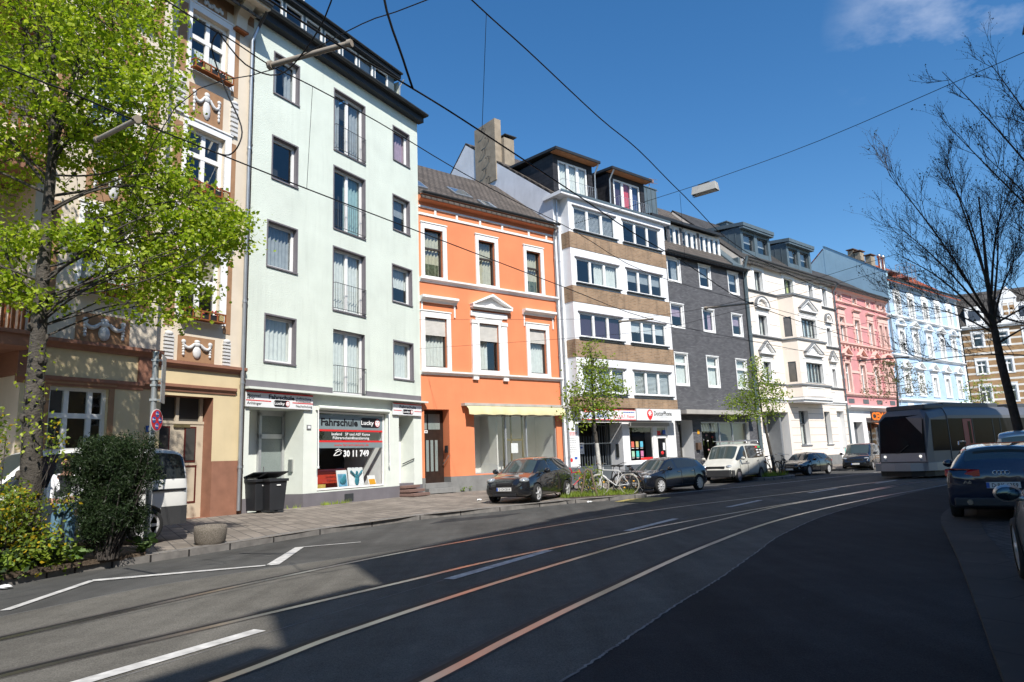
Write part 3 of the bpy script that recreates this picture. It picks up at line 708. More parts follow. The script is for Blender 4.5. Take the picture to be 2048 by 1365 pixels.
# ================================================================== orange house
m_or=mat('orange_render',(.71,.23,.105),.85,.09,.8,.15,60,streak=.16)
m_tile=rooftile('roof_tiles_brown',(.125,.105,.09))
m_brownframe=mat('brown_frame',(.045,.036,.03),.5,.2,6)
m_plinth=mat('cement_plinth',(.2,.2,.195),.85,.2,2,.2,40,streak=.25)
h=House('town_house','orange rendered three storey house with white window surrounds and yellow awning',P1,P2)
U=[(.26,1.21,9.43,11.57),(3.16,4.1,9.43,11.54),(6.03,6.94,9.41,11.5)]; Lw=[(.22,1.33,5.45,7.6),(3.07,4.17,5.45,7.6),(6.02,7.07,5.45,7.6)]
for o in U+Lw: h.op(*o,.2)
shop=h.op(2.66,7.5,.9,3.55,.12); door=h.op(.13,1.37,.0,3.67,.6)
h.wall(0,h.W,.85,13.05,[m_or,m_or]); h.wall(0,h.W,0,.85,[m_plinth,m_plinth],y=-.03,name='plinth')
for i,o in enumerate(U):
    surround(h,o[0]-.17,o[1]+.2,9.34,o[3]+.24,o[0],o[1],o[2],o[3],m_white_trim,.06)
    w=window(h,o,.16,1,.6,mt=m_brownframe,cur='sheer',cm=mat('curtain_beige',(.5,.47,.36),.9,.15,6) if i==0 else bpy.data.materials['curtain_beige'],fw=.06)
    if i!=1:
        q=MB(); q.quad((o[0]+.06,.25,9.5),(o[1]-.06,.25,9.5),(o[1]-.06,.25,10.05),(o[0]+.06,.25,10.05)); q.build('ornate_screen',mat('ornate_screen',(.1,.12,.07),.8,.7,9) if i==0 else bpy.data.materials['ornate_screen'],w)
for i,o in enumerate(Lw):
    surround(h,o[0]-.2,o[1]+.2,5.28,o[3]+.26,o[0],o[1],o[2],o[3],m_white_trim,.06)
    w=window(h,o,.16,1,mt=m_brownframe,cur='left' if i==1 else 'sheer',fw=.06)
    zb=[6.84,6.8,6.93][i]
    q=MB(); k=int((o[3]-zb)/.06)
    for j in range(k): q.box(o[0]+.02,o[1]-.02,.06,.09,zb+j*.06,zb+j*.06+.054)
    q.build('roller_shutter',m_shutter,w)
# pilasters, hoods, pediment
for cx in (2.78,4.47):
    q=MB(); q.box(cx-.15,cx+.15,-.1,.02,5.3,7.55); q.box(cx-.18,cx+.18,-.13,.02,7.55,7.72); q.box(cx-.17,cx+.17,-.12,.02,5.3,5.5); q.box(cx-.14,cx+.14,-.12,.02,5.0,5.14); q.build('pilaster',m_white_trim,h.r)
q=MB(); q.box(2.6,4.68,-.08,.02,7.9,8.12); q.build('architrave',m_white_trim,h.r)
for a,b in ((-.0,1.85),(5.65,7.65)):
    cornice(h,a,b,8.26,.26,.28,m_white_trim,'window_hood'); 
    q=MB(); q.box(a+.06,a+.12,-.05,.02,7.7,8.26); q.box(b-.12,b-.06,-.05,.02,7.7,8.26); q.build('hood_bracket',m_white_trim,h.r)
pediment(h,3.74,2.25,8.28,.58,.28,m_white_trim)
cornice(h,0,h.W,9.14,.2,.16,m_white_trim,'string_course'); cornice(h,0,h.W,5.12,.17,.16,m_white_trim,'string_course')
q=MB(); q.box(0,h.W,-.05,.02,12.16,12.26); q.box(0,h.W,-.05,.02,12.5,12.58)
for x in (.85,2.0,3.3,4.6,6.25,7.4): q.box(x-.05,x+.05,-.046,.02,12.26,12.5)
q.build('frieze_band',m_white_trim,h.r)
q=MB(); q.ext([(0,.0,12.75),(0,-.2,12.85),(0,-.28,13.05),(0,0,13.05)],(h.W,0,0)); q.build('eaves',m_or,h.r)
gutter(h,-.02,h.W+.1,-.36,13.12,m_dark_metal,.09)
h.shell([(0,13.05),(4.6,16.7),(9.5,13.0)],m_plinth,m_tile,eave=.36)
for a,b,y0,y1 in ((.02,.9,.6,1.4),(2.6,3.6,.9,1.7),(3.75,4.5,.1,.8)):
    k=3.65/4.6; q=MB(); P=[(a,y0,13.22+y0*k),(b,y0,13.22+y0*k),(b,y1,13.22+y1*k),(a,y1,13.22+y1*k)]; q.ext(P,(0,-.03,.05)); rw=q.build('roof_window',m_zinc,h.r)
    q=MB(); q.poly([(x+(.07 if x==a else -.07),y-.035+(.06 if y==y0 else -.06),z+.058+(.05 if y==y0 else -.05)) for x,y,z in P]); q.build('pane',m_glass,rw)
pipe(h,[(h.W-.12,-.36,13.05),(h.W-.12,-.1,12.6),(h.W-.12,-.08,.2)],.05,m_zinc)
# awning and shop
m_aw=mat('awning_yellow',(.58,.52,.3),.9,.12,3,streak=.3); m_awbox=mat('awning_box_grey',(.42,.4,.36),.6,.15,3)
q=MB(); q.box(2.0,8.0,-.28,.0,3.83,3.95); a=q.build('awning',m_awbox,h.r)
q=MB(); n=60; vs=[]
for i in range(n+1):
    x=2.1+5.62*i/n; yy=-.46+.012*math.sin(x*9); vs+= [(x,-.24,3.84),(x,yy+.03,3.68),(x,yy,3.44+.012*math.sin(x*7))]
q.add(vs,[(3*i+j,3*i+3+j,3*i+4+j,3*i+1+j) for i in range(n) for j in (0,1)],0,True); q.build('awning_cloth',m_aw,a)
m_shopwall=mat('shop_wall_white',(.62,.61,.58),.85,.06,2)
w=window(h,(2.66,7.5,.9,3.5),.1,[.37,.62],fw=.05,cur='none',mt=m_alu,glass=m_shop_glass,name='shop_window')
q=MB(); q.box(2.66,7.5,.1,2.0,.84,.9); q.quad((2.66,.12,.9),(2.66,1.6,.9),(2.66,1.6,3.5),(2.66,.12,3.5)); q.quad((7.5,.12,.9),(7.5,1.6,.9),(7.5,1.6,3.5),(7.5,.12,3.5)); q.quad((2.66,1.6,.9),(7.5,1.6,.9),(7.5,1.6,3.5),(2.66,1.6,3.5)); q.quad((2.66,.12,3.5),(7.5,.12,3.5),(7.5,1.6,3.5),(2.66,1.6,3.5))
q.box(4.1,4.16,.3,1.6,.9,3.5); q.build('shop_interior',m_shopwall,h.r)
m_brass=mat('brass_frame',(.25,.2,.1),.4,.2,5,metal=.6)
q=MB()
for x in (4.5,4.95,5.62): q.box(x-.03,x+.03,.3,.36,.9,3.5)
q.box(4.5,5.62,.3,.36,2.3,2.4); d=q.build('shop_door',m_brass,h.r)
q=MB(); q.quad((4.9,.28,1.75),(5.3,.28,1.75),(5.3,.28,2.2),(4.9,.28,2.2)) ; q.build('notice_sheet',m_sign_white,d)
# entrance door
m_door=mat('door_dark_brown',(.03,.018,.014),.4,.25,5)
q=MB(); q.box(.13,1.37,.5,.58,.2,3.67); d=q.build('door',m_door,h.r)
q=MB()
for x in (.28,.5,.72,.94): q.box(x,x+.13,.49,.5,1.1,2.4)
q.box(.2,.55,.49,.5,2.85,3.5); q.box(.62,1.2,.49,.5,2.85,3.5); q.build('pane',m_frost,d)
q=MB(); q.box(.42,.58,.48,.5,2.7,2.82); nb=q.build('house_number_plate',m_sign_white,d); q=MB(); q.box(.46,.49,.476,.48,2.73,2.79); q.box(.51,.54,.476,.48,2.73,2.79); q.build('plate_marks',m_blk_print,nb)
q=MB(); q.box(1.3,1.36,.12,.3,1.85,2.15); q.build('doorbell_box',m_black,h.r); q=MB(); q.tube([(1.3,.0,1.72),(1.3,.45,1.35)],.02,6); q.build('handrail',m_steel,h.r)
for k,(z,yy) in enumerate(((.42,-.35),(.62,-.08))):
    q=MB(); q.box(.1,1.42,yy,.5,z-.2,z); q.build('step',m_plinth,h.r,.01)
orange=h

# ================================================================== white house with brown brick bands
m_wr=mat('white_render',(.74,.75,.77),.8,.05,1.5,.15,50,streak=.2)
m_bb=brick('brown_brick',(.37,.24,.145),(.26,.165,.095),(.32,.26,.2),.26,.085,.012,.9,.5,stain=.38)
m_gable=mat('gable_render',(.66,.68,.73),.9,.14,.8,.4,30,streak=.35)
m_slate=brick('slate_shingle',(.035,.035,.04),(.022,.022,.026),(.008,.008,.008),.4,.22,.012,.6,.5)
m_anth=mat('anthracite_paint',(.085,.1,.115),.7,.15,2,streak=.2)
m_soffit=mat('soffit_wood',(.3,.13,.05),.7,.2,4)
h=House('apartment_building','white building with brown brick bands, two black dormers and a phone repair shop',P2,P3)
B=-.6   # the upper storeys stand forward by 0.6 m
fl=[(12.92,14.2),(10.13,11.45),(7.34,8.62),(4.54,5.86)]
G1=[(.84,4.02),(.84,4.03),(.86,4.05),(.9,4.05)]; G2=[(4.6,7.8),(4.67,7.72),(4.7,7.72),(4.7,7.83)]
ops=[];k=0
for i in range(4):
    for G in (G1,G2): ops.append((G[i][0],G[i][1],fl[i][0],fl[i][1],.12))
R0,R1=.5,8.2
h.wall(R0,R1,3.9,14.75,[m_wr,m_wr],y=B,ops=ops)
for z0,z1 in ((11.94,12.76),(9.12,9.95),(6.33,7.21),(3.86,4.38)):
    q=MB(); q.box(R0-.02,R1+.02,B-.022,-.01,z0,z1); q.build('brick_band',m_bb,h.r)
q=MB(); q.box(R0,R0+.02,B+.001,0,3.9,14.75); q.box(R1-.02,R1,B+.001,0,3.9,14.75); q.box(R0+.02,R1-.02,B+.01,0,3.88,3.9); q.build('bay_side',m_wr,h.r)
cur=[['blind','none'],['right','half'],['plain','half'],['blind','blind']]
for i in range(4):
    for j,G in enumerate((G1,G2)):
        o=(G[i][0],G[i][1],*fl[i]); cm={(2,0):m_curtain_dark,(1,1):m_curtain_grey,(2,1):m_blind}.get((i,j))
        w=window(h,o,.08,3,fw=.1,mull=.15,cur=cur[i][j],cm=cm,y0=B)
        q=MB(); q.box(o[0]-.08,o[1]+.08,B-.14,B-.001,o[2]-.06,o[2]-.005); q.build('sill',m_dark_metal,w)
        q=MB(); q.box(o[0]-.08,o[1]+.08,B-.06,B-.001,o[3],o[3]+.05); q.build('lintel_strip',m_grey_paint,w)
h.wall(0,R0,3.3,14.9,[m_wr],y=0,name='recessed_wall',ops=[]); h.wall(R1,h.W,3.3,14.9,[m_wr],y=0,name='recessed_wall',ops=[])
q=MB(); q.box(-.15,h.W-.05,B-.22,.6,14.6,14.78); q.build('balcony_slab',m_wr,h.r); q=MB(); q.box(-.16,h.W-.04,B-.24,B-.2,14.7,14.82); q.build('slab_edge',m_zincpanel,h.r)
# shop storey
gate=(1.0,4.2,.0,3.14,1.2); shw=(4.74,6.7,1.1,2.95,.1); shd=(6.95,7.95,.2,2.95,.1)
h.wall(0,h.W,.95,3.95,[m_wr,m_wr],y=0,name='shop_wall',ops=[gate,shw,shd]); h.wall(0,h.W,0,.95,[m_anth,m_wr],y=-.02,name='plinth',ops=[gate,shd])
w=window(h,shw[:4],.08,1,fw=.06,cur='none',glass=m_shop_glass,name='shop_window')
cols=[(.62,.14,.1),(.5,.38,.16),(.12,.45,.6),(.35,.55,.4),(.08,.5,.5),(.55,.2,.35)]
for i in range(6):
    x=4.9+.36*(i%3); z=1.85-.5*(i//3); q=MB(); q.box(x,x+.22,.05,.06,z,z+.3); q.build('phone_case_print',mat('phone_print',cols[i],.5,.1,8),w)
    q=MB(); q.quad((x,.05,z-.07),(x+.2,.05,z-.07),(x+.2,.05,z-.045),(x,.05,z-.045)); q.build('caption_line',m_white_print,w)
q=MB(); q.box(5.6,6.6,.05,.055,1.17,1.3); q.build('red_print',m_red,w)
q=MB(); a,b,c,d=6.95,7.95,.25,2.95
for bx in ((a,b,.04,.12,2.3,2.45),(a,b,.04,.12,d-.08,d),(a,a+.14,.04,.12,c,d-.08),(b-.14,b,.04,.12,c,d-.08),(a,b,.04,.12,c,c+.3)): q.box(*bx)
d_=q.build('shop_door',m_white,h.r); q=MB(); q.quad((7.05,.08,.5),(7.85,.08,.5),(7.85,.08,2.9),(7.05,.08,2.9)); q.build('pane',m_shop_glass,d_)
q=MB(); q.box(7.08,7.35,.03,.04,2.46,2.7); q.build('red_sticker',m_red,d_); q=MB(); q.box(7.55,7.8,.03,.04,2.5,2.75); q.build('blue_sticker',m_blue_print,d_); q=MB(); q.ball((7.45,.06,1.5),(.13,.02,.1)); q.build('red_sticker',m_red,d_); q=MB(); q.box(7.5,7.68,.03,.04,1.65,2.05); q.build('notice_sheet',m_sign_white,d_)
q=MB(); q.box(4.72,8.0,-.12,.0,2.95,3.14); q.build('shutter_box',mat('shutter_box_grey',(.4,.4,.38),.6,.1),h.r)
# gate: dark passage with bars
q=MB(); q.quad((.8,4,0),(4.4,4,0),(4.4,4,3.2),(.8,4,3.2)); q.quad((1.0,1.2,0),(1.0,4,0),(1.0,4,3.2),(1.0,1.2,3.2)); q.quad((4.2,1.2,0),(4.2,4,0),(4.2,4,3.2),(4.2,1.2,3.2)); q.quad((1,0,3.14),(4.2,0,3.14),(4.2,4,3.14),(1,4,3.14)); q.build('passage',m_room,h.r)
q=MB()
for i in range(17):
    x=1.05+i*.195; top=2.5 if i<10 else 3.1; q.box(x-.018,x+.018,.88,.92,.95,top)
for z in (.95,2.1,3.05): q.box(1,4.2,.87,.93,z-.03,z+.03)
q.box(2.9,2.98,.86,.94,.25,3.1); q.box(1.02,1.08,.86,.94,.25,3.1); q.box(4.12,4.18,.86,.94,.25,3.1); g_=q.build('gate',m_anth,h.r)
q=MB(); q.box(1.05,4.15,.885,.915,.25,.95); q.build('gate_panel',m_anth,g_)
q=MB(); q.box(4.17,4.23,.3,.5,1.35,2.05); q.build('letter_box',m_dark_metal,h.r)
# dormers, gable, roof
h.shell([(0,14.8),(7.4,20.45),(12,16.8)],m_gable,m_tile,eave=.1)
def dormer(h,x0,x1,z0,z1,y0,y1,wallm,roofm,wm,n,curs,ov=.35,fascia=None,zt=None,slope=0):
    zt=zt or z1+.25
    q=MB(); q.box(x0,x0+.35,y0,y1,z0-.4,zt); q.box(x1-.35,x1,y0,y1,z0-.4,zt); q.box(x0+.35,x1-.35,y0,y0+.2,z1,zt); q.box(x0+.35,x1-.35,y0,y0+.2,z0-.4,z0); d=q.build('dormer',wallm,h.r)
    q=MB(); q.add([(x0-.2,y0-ov,zt+.04),(x1+.2,y0-ov,zt+.04),(x1+.2,y1+1,zt+.04+slope),(x0-.2,y1+1,zt+.04+slope),(x0-.2,y0-ov,zt+.18),(x1+.2,y0-ov,zt+.18),(x1+.2,y1+1,zt+.18+slope),(x0-.2,y1+1,zt+.18+slope)],[(0,3,2,1),(4,5,6,7),(0,1,5,4),(1,2,6,5),(2,3,7,6),(3,0,4,7)]); q.build('dormer_roof',roofm,d)
    if fascia:
        q=MB(); q.box(x0-.15,x1+.15,y0-ov+.04,y0,zt+.0,zt+.038); q.build('soffit',fascia,d)
    for i in range(n):
        a=x0+.4+(x1-x0-.8)*i/n; b=x0+.4+(x1-x0-.8)*(i+1)/n
        window(h,(a,b,z0,z1),.08,1,mt=wm,fw=.09,cur=curs[i][0],cm=curs[i][1],y0=y0)
    return d
dormer(h,.3,3.25,15.3,16.95,.15,4.6,m_slate,m_roof_dark,m_white,3,[('sheer',m_curtain)]*3,.5,m_soffit,slope=.4)
dormer(h,4.6,7.65,15.3,16.95,.15,4.6,m_slate,m_roof_dark,m_white,3,[('plain',m_curtain_dark),('plain',m_curtain_red),('plain',m_curtain_blue)],.5,m_soffit,slope=.4)
railing(h,.6,3.1,-.25,14.95,15.75,m_zinc,16); railing(h,4.9,7.5,-.25,14.95,15.75,m_zinc,16)
pipe(h,[(3.3,-.32,17.2),(3.3,.0,16.7),(3.3,.05,15.2)],.045,m_zinc); pipe(h,[(4.55,-.32,17.2),(4.5,.0,16.7),(4.5,.05,15.2)],.045,m_zinc)
m_chim=mat('chimney_stone',(.3,.25,.19),.95,.25,2,.5,18,streak=.35)
q=MB(); q.box(-.06,.4,4.45,6.4,17.2,20.95); q.build('chimney',m_chim,h.r); q=MB(); q.box(.4,1.15,4.2,5.1,18,19.8); c_=q.build('chimney',m_chim,h.r); q=MB(); q.box(.42,1.3,4.1,5.2,19.95,20.0); q.box(.5,.55,4.3,4.35,19.75,19.95); q.box(1.05,1.1,4.95,5.0,19.75,19.95); q.build('chimney_cap',m_dark_metal,c_)
q=MB(); q.box(4.0,5.0,4.9,5.9,18.2,20.1); q.build('chimney',m_chim,h.r)
q=MB()  # climbing irons on the gable
for i in range(8):
    z=20.6-i*.62; yy=5.6-(i%2)*.35
    for dz in (0,):
        q.tube([(-.02,yy,z),(-.2,yy,z),(-.2,yy-.32,z+.02),(-.02,yy-.32,z+.02)],.016,4); q.tube([(-.2,yy-.3,z),(-.05,yy-.2,z-.3)],.014,4)
q.build('climbing_irons',m_dark_metal,h.r)
pipe(h,[(.18,-.1,14.9),(.18,-.1,.3)],.05,m_zinc)
white=h
# phone shop signs
def lines(par,L,y):
    for x0,x1,z,hh,mt in L:
        q=MB(); x=x0
        while x<x1-.02:
            w_=min(random.uniform(.06,.16),x1-x); q.quad((x,y,z),(x+w_,y,z),(x+w_,y,z+hh),(x,y,z+hh)); x+=w_+.025
        q.build('small_print',mt,par)
s=signboard('shop_sign','white phone shop sign with a red pick-shaped logo',h,4.62,8.33,3.22,3.83,-.6,m_sign_white,.1)
y=-.706
q=MB(); P=[]
for i in range(24):
    a=2*math.pi*i/24; r=.25*(1+.0*math.cos(a)); P.append((5.68+.24*math.cos(a)*(1-.28*max(0,-math.sin(a))**1.5),y,3.57+(.23 if math.sin(a)>0 else .33)*math.sin(a)))
q.poly(P); q.build('logo_shape',m_red,s)
q=MB()
for i in range(6):
    a=math.pi*i/3; q.poly([(5.68+.15*math.cos(a+t)*r,y-.004,3.6+.14*math.sin(a+t)*r) for t,r in ((-.9,.15),(-.28,1),(.28,1),(.9,.15))])
q.build('logo_flower',m_white_print,s)
text('DoctorPhone',s,6.02,y,3.48,.25,m_blk_print,1.5,bold=.018); q=MB(); q.quad((6.12,y,3.4),(7.2,y,3.4),(7.2,y,3.412),(6.12,y,3.412)); q.build('tagline',m_grey_print,s)
s=signboard('shop_sign','white paint shop sign with blue and red lettering behind the young tree',h,.55,4.56,3.22,3.75,-.6,m_sign_white,.08)
y=-.686
q=MB(); q.box(.55,4.56,y,y+.004,3.22,3.26); q.box(.55,4.56,y,y+.004,3.72,3.75); q.build('red_stripe',m_red,s)
text('Lack & Beulen',s,.72,y,3.34,.22,m_blue_print,1.75,bold=.01); text('S.M.A.R.T. Repair',s,2.85,y,3.34,.17,m_red,1.62); lines(s,[(3.6,4.45,3.6,.05,m_blue_print),(.75,1.5,3.6,.08,m_red)],y)
s=signboard('gate_sign','white rectangular no parking notice hanging on the bars of the dark gate',h,1.5,2.15,1.6,2.15,.86,m_sign_white,.02); q=MB(); q.poly([(1.68+.09*math.cos(i*.5236),.835,1.86+.11*math.sin(i*.5236)) for i in range(12)]); q.build('red_disc',m_red,s); q=MB(); q.box(1.9,2.05,.832,.838,1.88,1.96); q.build('blue_symbol',m_blue_print,s); lines(s,[(1.6,2.05,2.06,.04,m_grey_print),(1.58,2.07,1.68,.025,m_grey_print)],.838)
s=signboard('wall_panel','white wall panel with company lettering left of the dark gate',h,.15,.92,1.0,3.0,-.0,m_sign_white,.03); y=-.034
lines(s,[(.24,.84,2.6,.05,m_red),(.35,.72,2.51,.04,m_red)],y)
lines(s,[(.22,.68+.1*(i%3)/2,2.36-.11*i,.02,m_grey_print) for i in range(7)],y)
q=MB(); q.box(.46,.6,y-.002,y,2.75,2.88); q.build('emblem',m_grey_print,s); q=MB(); q.poly([(.38+.09*math.cos(i*.5236),y-.002,1.32+.1*math.sin(i*.5236)) for i in range(12)]); q.build('red_disc',m_red,s); q=MB(); q.box(.6,.78,y-.002,y,1.35,1.46); q.build('blue_symbol',m_blue_print,s)
# ================================================================== grey brick house
m_gb=brick('grey_brick',(.15,.15,.16),(.09,.09,.1),(.055,.055,.058),.24,.075,.012,.7,.5,var=.2)
h=House('brick_house','dark grey brick house with long white attic window strip and flower shop',P3,P4)
wins=[]
for x in ((.45,1.6),(3.55,4.68),(6.66,7.76)):
    for z0,z1,t in ((11.55,12.93,None),(8.77,10.11,None),(5.35,7.15,.68)):
        wins.append((h.op(x[0],x[1],z0,z1,.16),t))
shop=h.op(2.43,7.42,.7,3.22,.25); door=h.op(.3,1.6,.0,3.3,.9)
h.wall(0,h.W,0,13.35,[m_gb,m_white])
for i,(o,t) in enumerate(wins):
    surround(h,o[0]-.07,o[1]+.07,o[2]-.08,o[3]+.05,*o[:2],o[2],o[3],m_white,.02)
    window(h,o,.1,1,t,fw=.09,cur=['right','half','sheer','half','sides','sheer','half','half','sheer'][i],cm=[m_curtain_grey,m_curtain_violet,m_curtain][i%3])
q=MB(); q.box(-.5 if 0 else .0,7.6,-.85,.0,3.62,3.82); q.box(.0,7.62,-.87,-.85,3.6,3.84); q.build('canopy',mat('canopy_concrete',(.38,.36,.33),.8,.15,2,streak=.3),h.r)
w=window(h,(2.5,7.4,.75,3.2),.2,[.4,.68],fw=.05,mt=m_alu,cur='none',glass=m_shop_glass,name='shop_window')
q=MB(); q.box(2.4,7.5,.24,2.0,.6,.7); q.quad((4.5,.5,.7),(7.45,.5,.7),(7.45,.5,3.2),(4.5,.5,3.2)); q.build('shop_interior',mat('shop_back_green',(.34,.4,.38),.8,.1),h.r)
for i in range(7):
    x=2.75+i*.27; q=MB(); q.lathe([(.02,0),(.05,-.05),(.09,-.25),(.12,-.42)],(x,.45,3.1),8); q.build('flower_cone_lamp',m_white,h.r)
q=MB()
for i in range(9):
    x=2.7+random.random()*1.7; z=1.4+random.random()*1.1; q.ball((x,.45,z),.06,i%3); q.tube([(x,.45,z),(x+.03,.45,z-.35)],.012,4,3)
q.build('hanging_flowers',[mat('petal_white',(.7,.65,.6)),mat('petal_red',(.6,.06,.04)),mat('petal_pink',(.6,.3,.3)),mat('stem_green',(.15,.2,.05))],h.r)
q=MB(); q.box(.3,1.6,.8,.88,.2,3.3); d=q.build('door',m_alu,h.r); q=MB(); q.box(.85,1.5,.78,.8,.4,3.1); q.build('pane',m_room,d)
q=MB(); q.box(1.75,2.1,-.16,-.0,1.6,2.0); q.build('letter_box',mat('rusty_box',(.1,.06,.04),.7,.3,6),h.r)
q=MB(); q.box(2.0,2.2,-.02,.0,2.5,2.75); q.build('orange_plate',m_orange_p,h.r)
h.shell([(0,13.35),(5.5,19.0),(10.5,14)],m_gb,m_tile,eave=.35)
gutter(h,0,h.W+.05,-.42,13.25,m_dark_metal,.09)
# attic strip: window band y=.8
ops=[];xs=[.35,.85,1.4,2.0,2.55,3.25,3.8,4.35,5.1,5.65,6.2,6.75]
at=[(x,x+.42,14.2,15.35,.1) for x in xs]
h.wall(.1,7.3,13.9,15.55,[m_white,m_white],y=.8,name='attic_wall',ops=at)
for i,o in enumerate(at): window(h,o[:4],.06,1,fw=.05,cur='half' if i%2 else 'none',y0=.8,cm=m_curtain_grey)
q=MB()
for x in (1.85,3.1,4.9): q.box(x-.12,x+.12,.77,.8,14.0,15.45)
q.build('attic_pier',m_gb,h.r)
q=MB(); q.add([(-.1,.4,15.55),(7.4,.4,15.55),(7.4,3.2,16.2),(-.1,3.2,16.2),(-.1,.4,15.72),(7.4,.4,15.72),(7.4,3.2,16.4),(-.1,3.2,16.4)],[(0,3,2,1),(4,5,6,7),(0,1,5,4),(1,2,6,5),(2,3,7,6),(3,0,4,7)]); q.build('attic_roof',m_roof_dark,h.r)
q=MB(); q.poly([(7.32,.8,13.9),(7.32,.8,15.5),(7.32,3.0,16.2),(7.32,3.0,16.3),(7.32,2.8,16.2)]); q.build('attic_cheek',m_zincpanel,h.r)
q=MB(); q.box(8.2,8.45,.1,2.2,13.5,14.2); q.add([(7.35,-.02,13.45),(8.45,-.02,13.45),(8.45,2.6,16.15),(7.35,2.6,16.15),(7.35,-.02,13.62),(8.45,-.02,13.62),(8.45,2.6,16.32),(7.35,2.6,16.32)],[(0,3,2,1),(4,5,6,7),(0,1,5,4),(1,2,6,5),(2,3,7,6),(3,0,4,7)]); q.build('zinc_roof',m_zincpanel,h.r)
q=MB(); q.box(.2,2.0,1.6,3.4,15.6,18.0); 
for i in range(5): q.box(.2+i*.42,.23+i*.42,1.57,1.6,15.6,18.0)
q.box(.15,2.05,1.55,3.45,18.0,18.06); q.build('zinc_housing',m_zincpanel,h.r)
q=MB(); q.lathe([(.12,0),(.12,.5),(.17,.5),(.17,.7),(.1,.75)],(.8,2.3,18.05),10); q.build('flue',m_steel,h.r)
q=MB(); q.tube([(6.3,5.5,18.9),(6.3,5.5,21.2)],.025,5)
for z in (20.2,20.8,21.1): q.tube([(5.8,5.5,z),(6.9,5.2,z+.05)],.014,4); 
q.tube([(5.5,5.5,19.2),(6.3,5.5,20.6)],.014,4); q.box(6.1,6.6,5.3,5.4,20.9,21.15); q.build('antenna',mat('antenna_rust',(.25,.17,.15),.7,.2),h.r)
q=MB(); q.box(3.2,4.2,4.6,5.6,18.2,19.6); q.build('chimney',m_zincpanel,h.r)
pipe(h,[(h.W-.1,-.42,13.2),(h.W-.1,-.1,12.6),(h.W-.1,-.08,.3)],.07,m_zincpanel)
grey=h

# ================================================================== cream house with bay
m_cr=mat('cream_render',(.77,.68,.59),.85,.05,1.5,.12,60,streak=.12); m_cw=mat('cream_white_trim',(.79,.78,.76),.8,.05,2)
m_sillg=mat('grey_sill',(.17,.18,.19),.6,.1,3); m_gf=mat('grey_window_frame',(.1,.11,.12),.45,.1,4)
m_tile2=rooftile('roof_tiles_dark',(.075,.07,.066))
h=House('town_house','cream rendered house with white trim, projecting two storey bay and zinc dormers',P4,P5)
wA=[(1.33,2.38,12.13,13.57),(5.3,6.62,12.2,13.57),(8.95,9.55,12.2,13.57),(11.1,11.75,12.15,13.57)]
wB=[(1.33,2.42,9.06,10.44),(11.15,11.75,9.05,10.45)]; wC=[(1.38,2.34,5.95,7.25),(11.25,11.8,5.9,7.28)]
wD=[(5.45,6.78,1.67,4.04),(9.2,10.1,1.66,4.03),(11.2,12.4,.2,4.1)]
for o in wA+wB+wC: h.op(*o,.28)
for o in wD: h.op(*o,.4)
gate=h.op(.55,4.0,.0,3.9,1.3)
bayops=[(5.3,7.45,9.12,10.46,.25),(5.3,7.72,5.92,7.32,.25)]
h.wall(0,h.W,.9,14.1,[m_cr,m_cw]); h.wall(0,h.W,0,.9,[m_plinth,m_cw],y=-.04,name='plinth')
BY=-.95; b0,b1=4.15,8.95
h.wall(b0+.35,b1-.25,4.85,12.0,[m_cr,m_cw],y=BY,ops=bayops,name='bay_wall')
m=MB()
sw=[(8.95,10.5),(5.95,7.35)]
def side(xa,xb,wname):
    # chamfered bay side with two window openings on the left one
    zs=[4.85,5.95,7.35,9.1,10.5,12.0]
    for a,b,o in ((4.85,5.95,0),(5.95,7.35,1),(7.35,9.1,0),(9.1,10.5,1),(10.5,12,0)):
        for t0,t1 in ((0,.25),(.25,.75),(.75,1)):
            if o and t0==.25: continue
            m.quad((xa+(xb-xa)*t0,BY*t0,a),(xa+(xb-xa)*t1,BY*t1,a),(xa+(xb-xa)*t1,BY*t1,b),(xa+(xb-xa)*t0,BY*t0,b))
side(b0,b0+.35,0); side(b1,b1-.25,0); m.build('bay_side',m_cr,h.r)
for z0,z1 in ((5.95,7.35),(9.1,10.5)):
    q=MB()
    for xa,xb in ((b0,b0+.35),(b1,b1-.25)):
        q.quad((xa+(xb-xa)*.25+.04,BY*.25+.05,z0),(xa+(xb-xa)*.75+.04,BY*.75+.05,z0),(xa+(xb-xa)*.75+.04,BY*.75+.05,z1),(xa+(xb-xa)*.25+.04,BY*.25+.05,z1))
    q.build('bay_side_window',mat('dark_pane',(.12,.1,.085),.12,.2,3,spec=.8) if z0<6 else bpy.data.materials['dark_pane'],h.r)
def slab(z0,z1,e,mt,nm):
    q=MB(); P=[(b0-e,0,z0),(b0+.35-e*.6,BY-e,z0),(b1-.25+e*.6,BY-e,z0),(b1+e,0,z0)]; q.ext(P,(0,0,z1-z0)); q.build(nm,mt,h.r)
slab(12.0,12.14,.1,m_sillg,'bay_roof'); slab(8.86,8.98,.09,m_sillg,'bay_cornice'); slab(5.68,5.8,.09,m_sillg,'bay_cornice'); slab(4.72,4.85,.12,m_cw,'bay_cornice'); slab(4.55,4.72,.02,m_cw,'bay_base'); slab(4.85,4.9,.06,m_sillg,'bay_cornice')
for z in (11.98,8.88):
    for a,b in ((0,b0-.12),(b1+.12,h.W)): cornice(h,a,b,z-.02,.12,.14,m_sillg,'string_course')
cornice(h,0,b0-.14,5.72,.1,.1,m_sillg,'string_course'); cornice(h,b1+.14,h.W,5.72,.12,.12,m_sillg,'string_course'); cornice(h,0,b0-.16,4.55,.3,.16,m_cw,'string_course'); cornice(h,b1+.16,h.W,4.55,.3,.16,m_cw,'string_course')
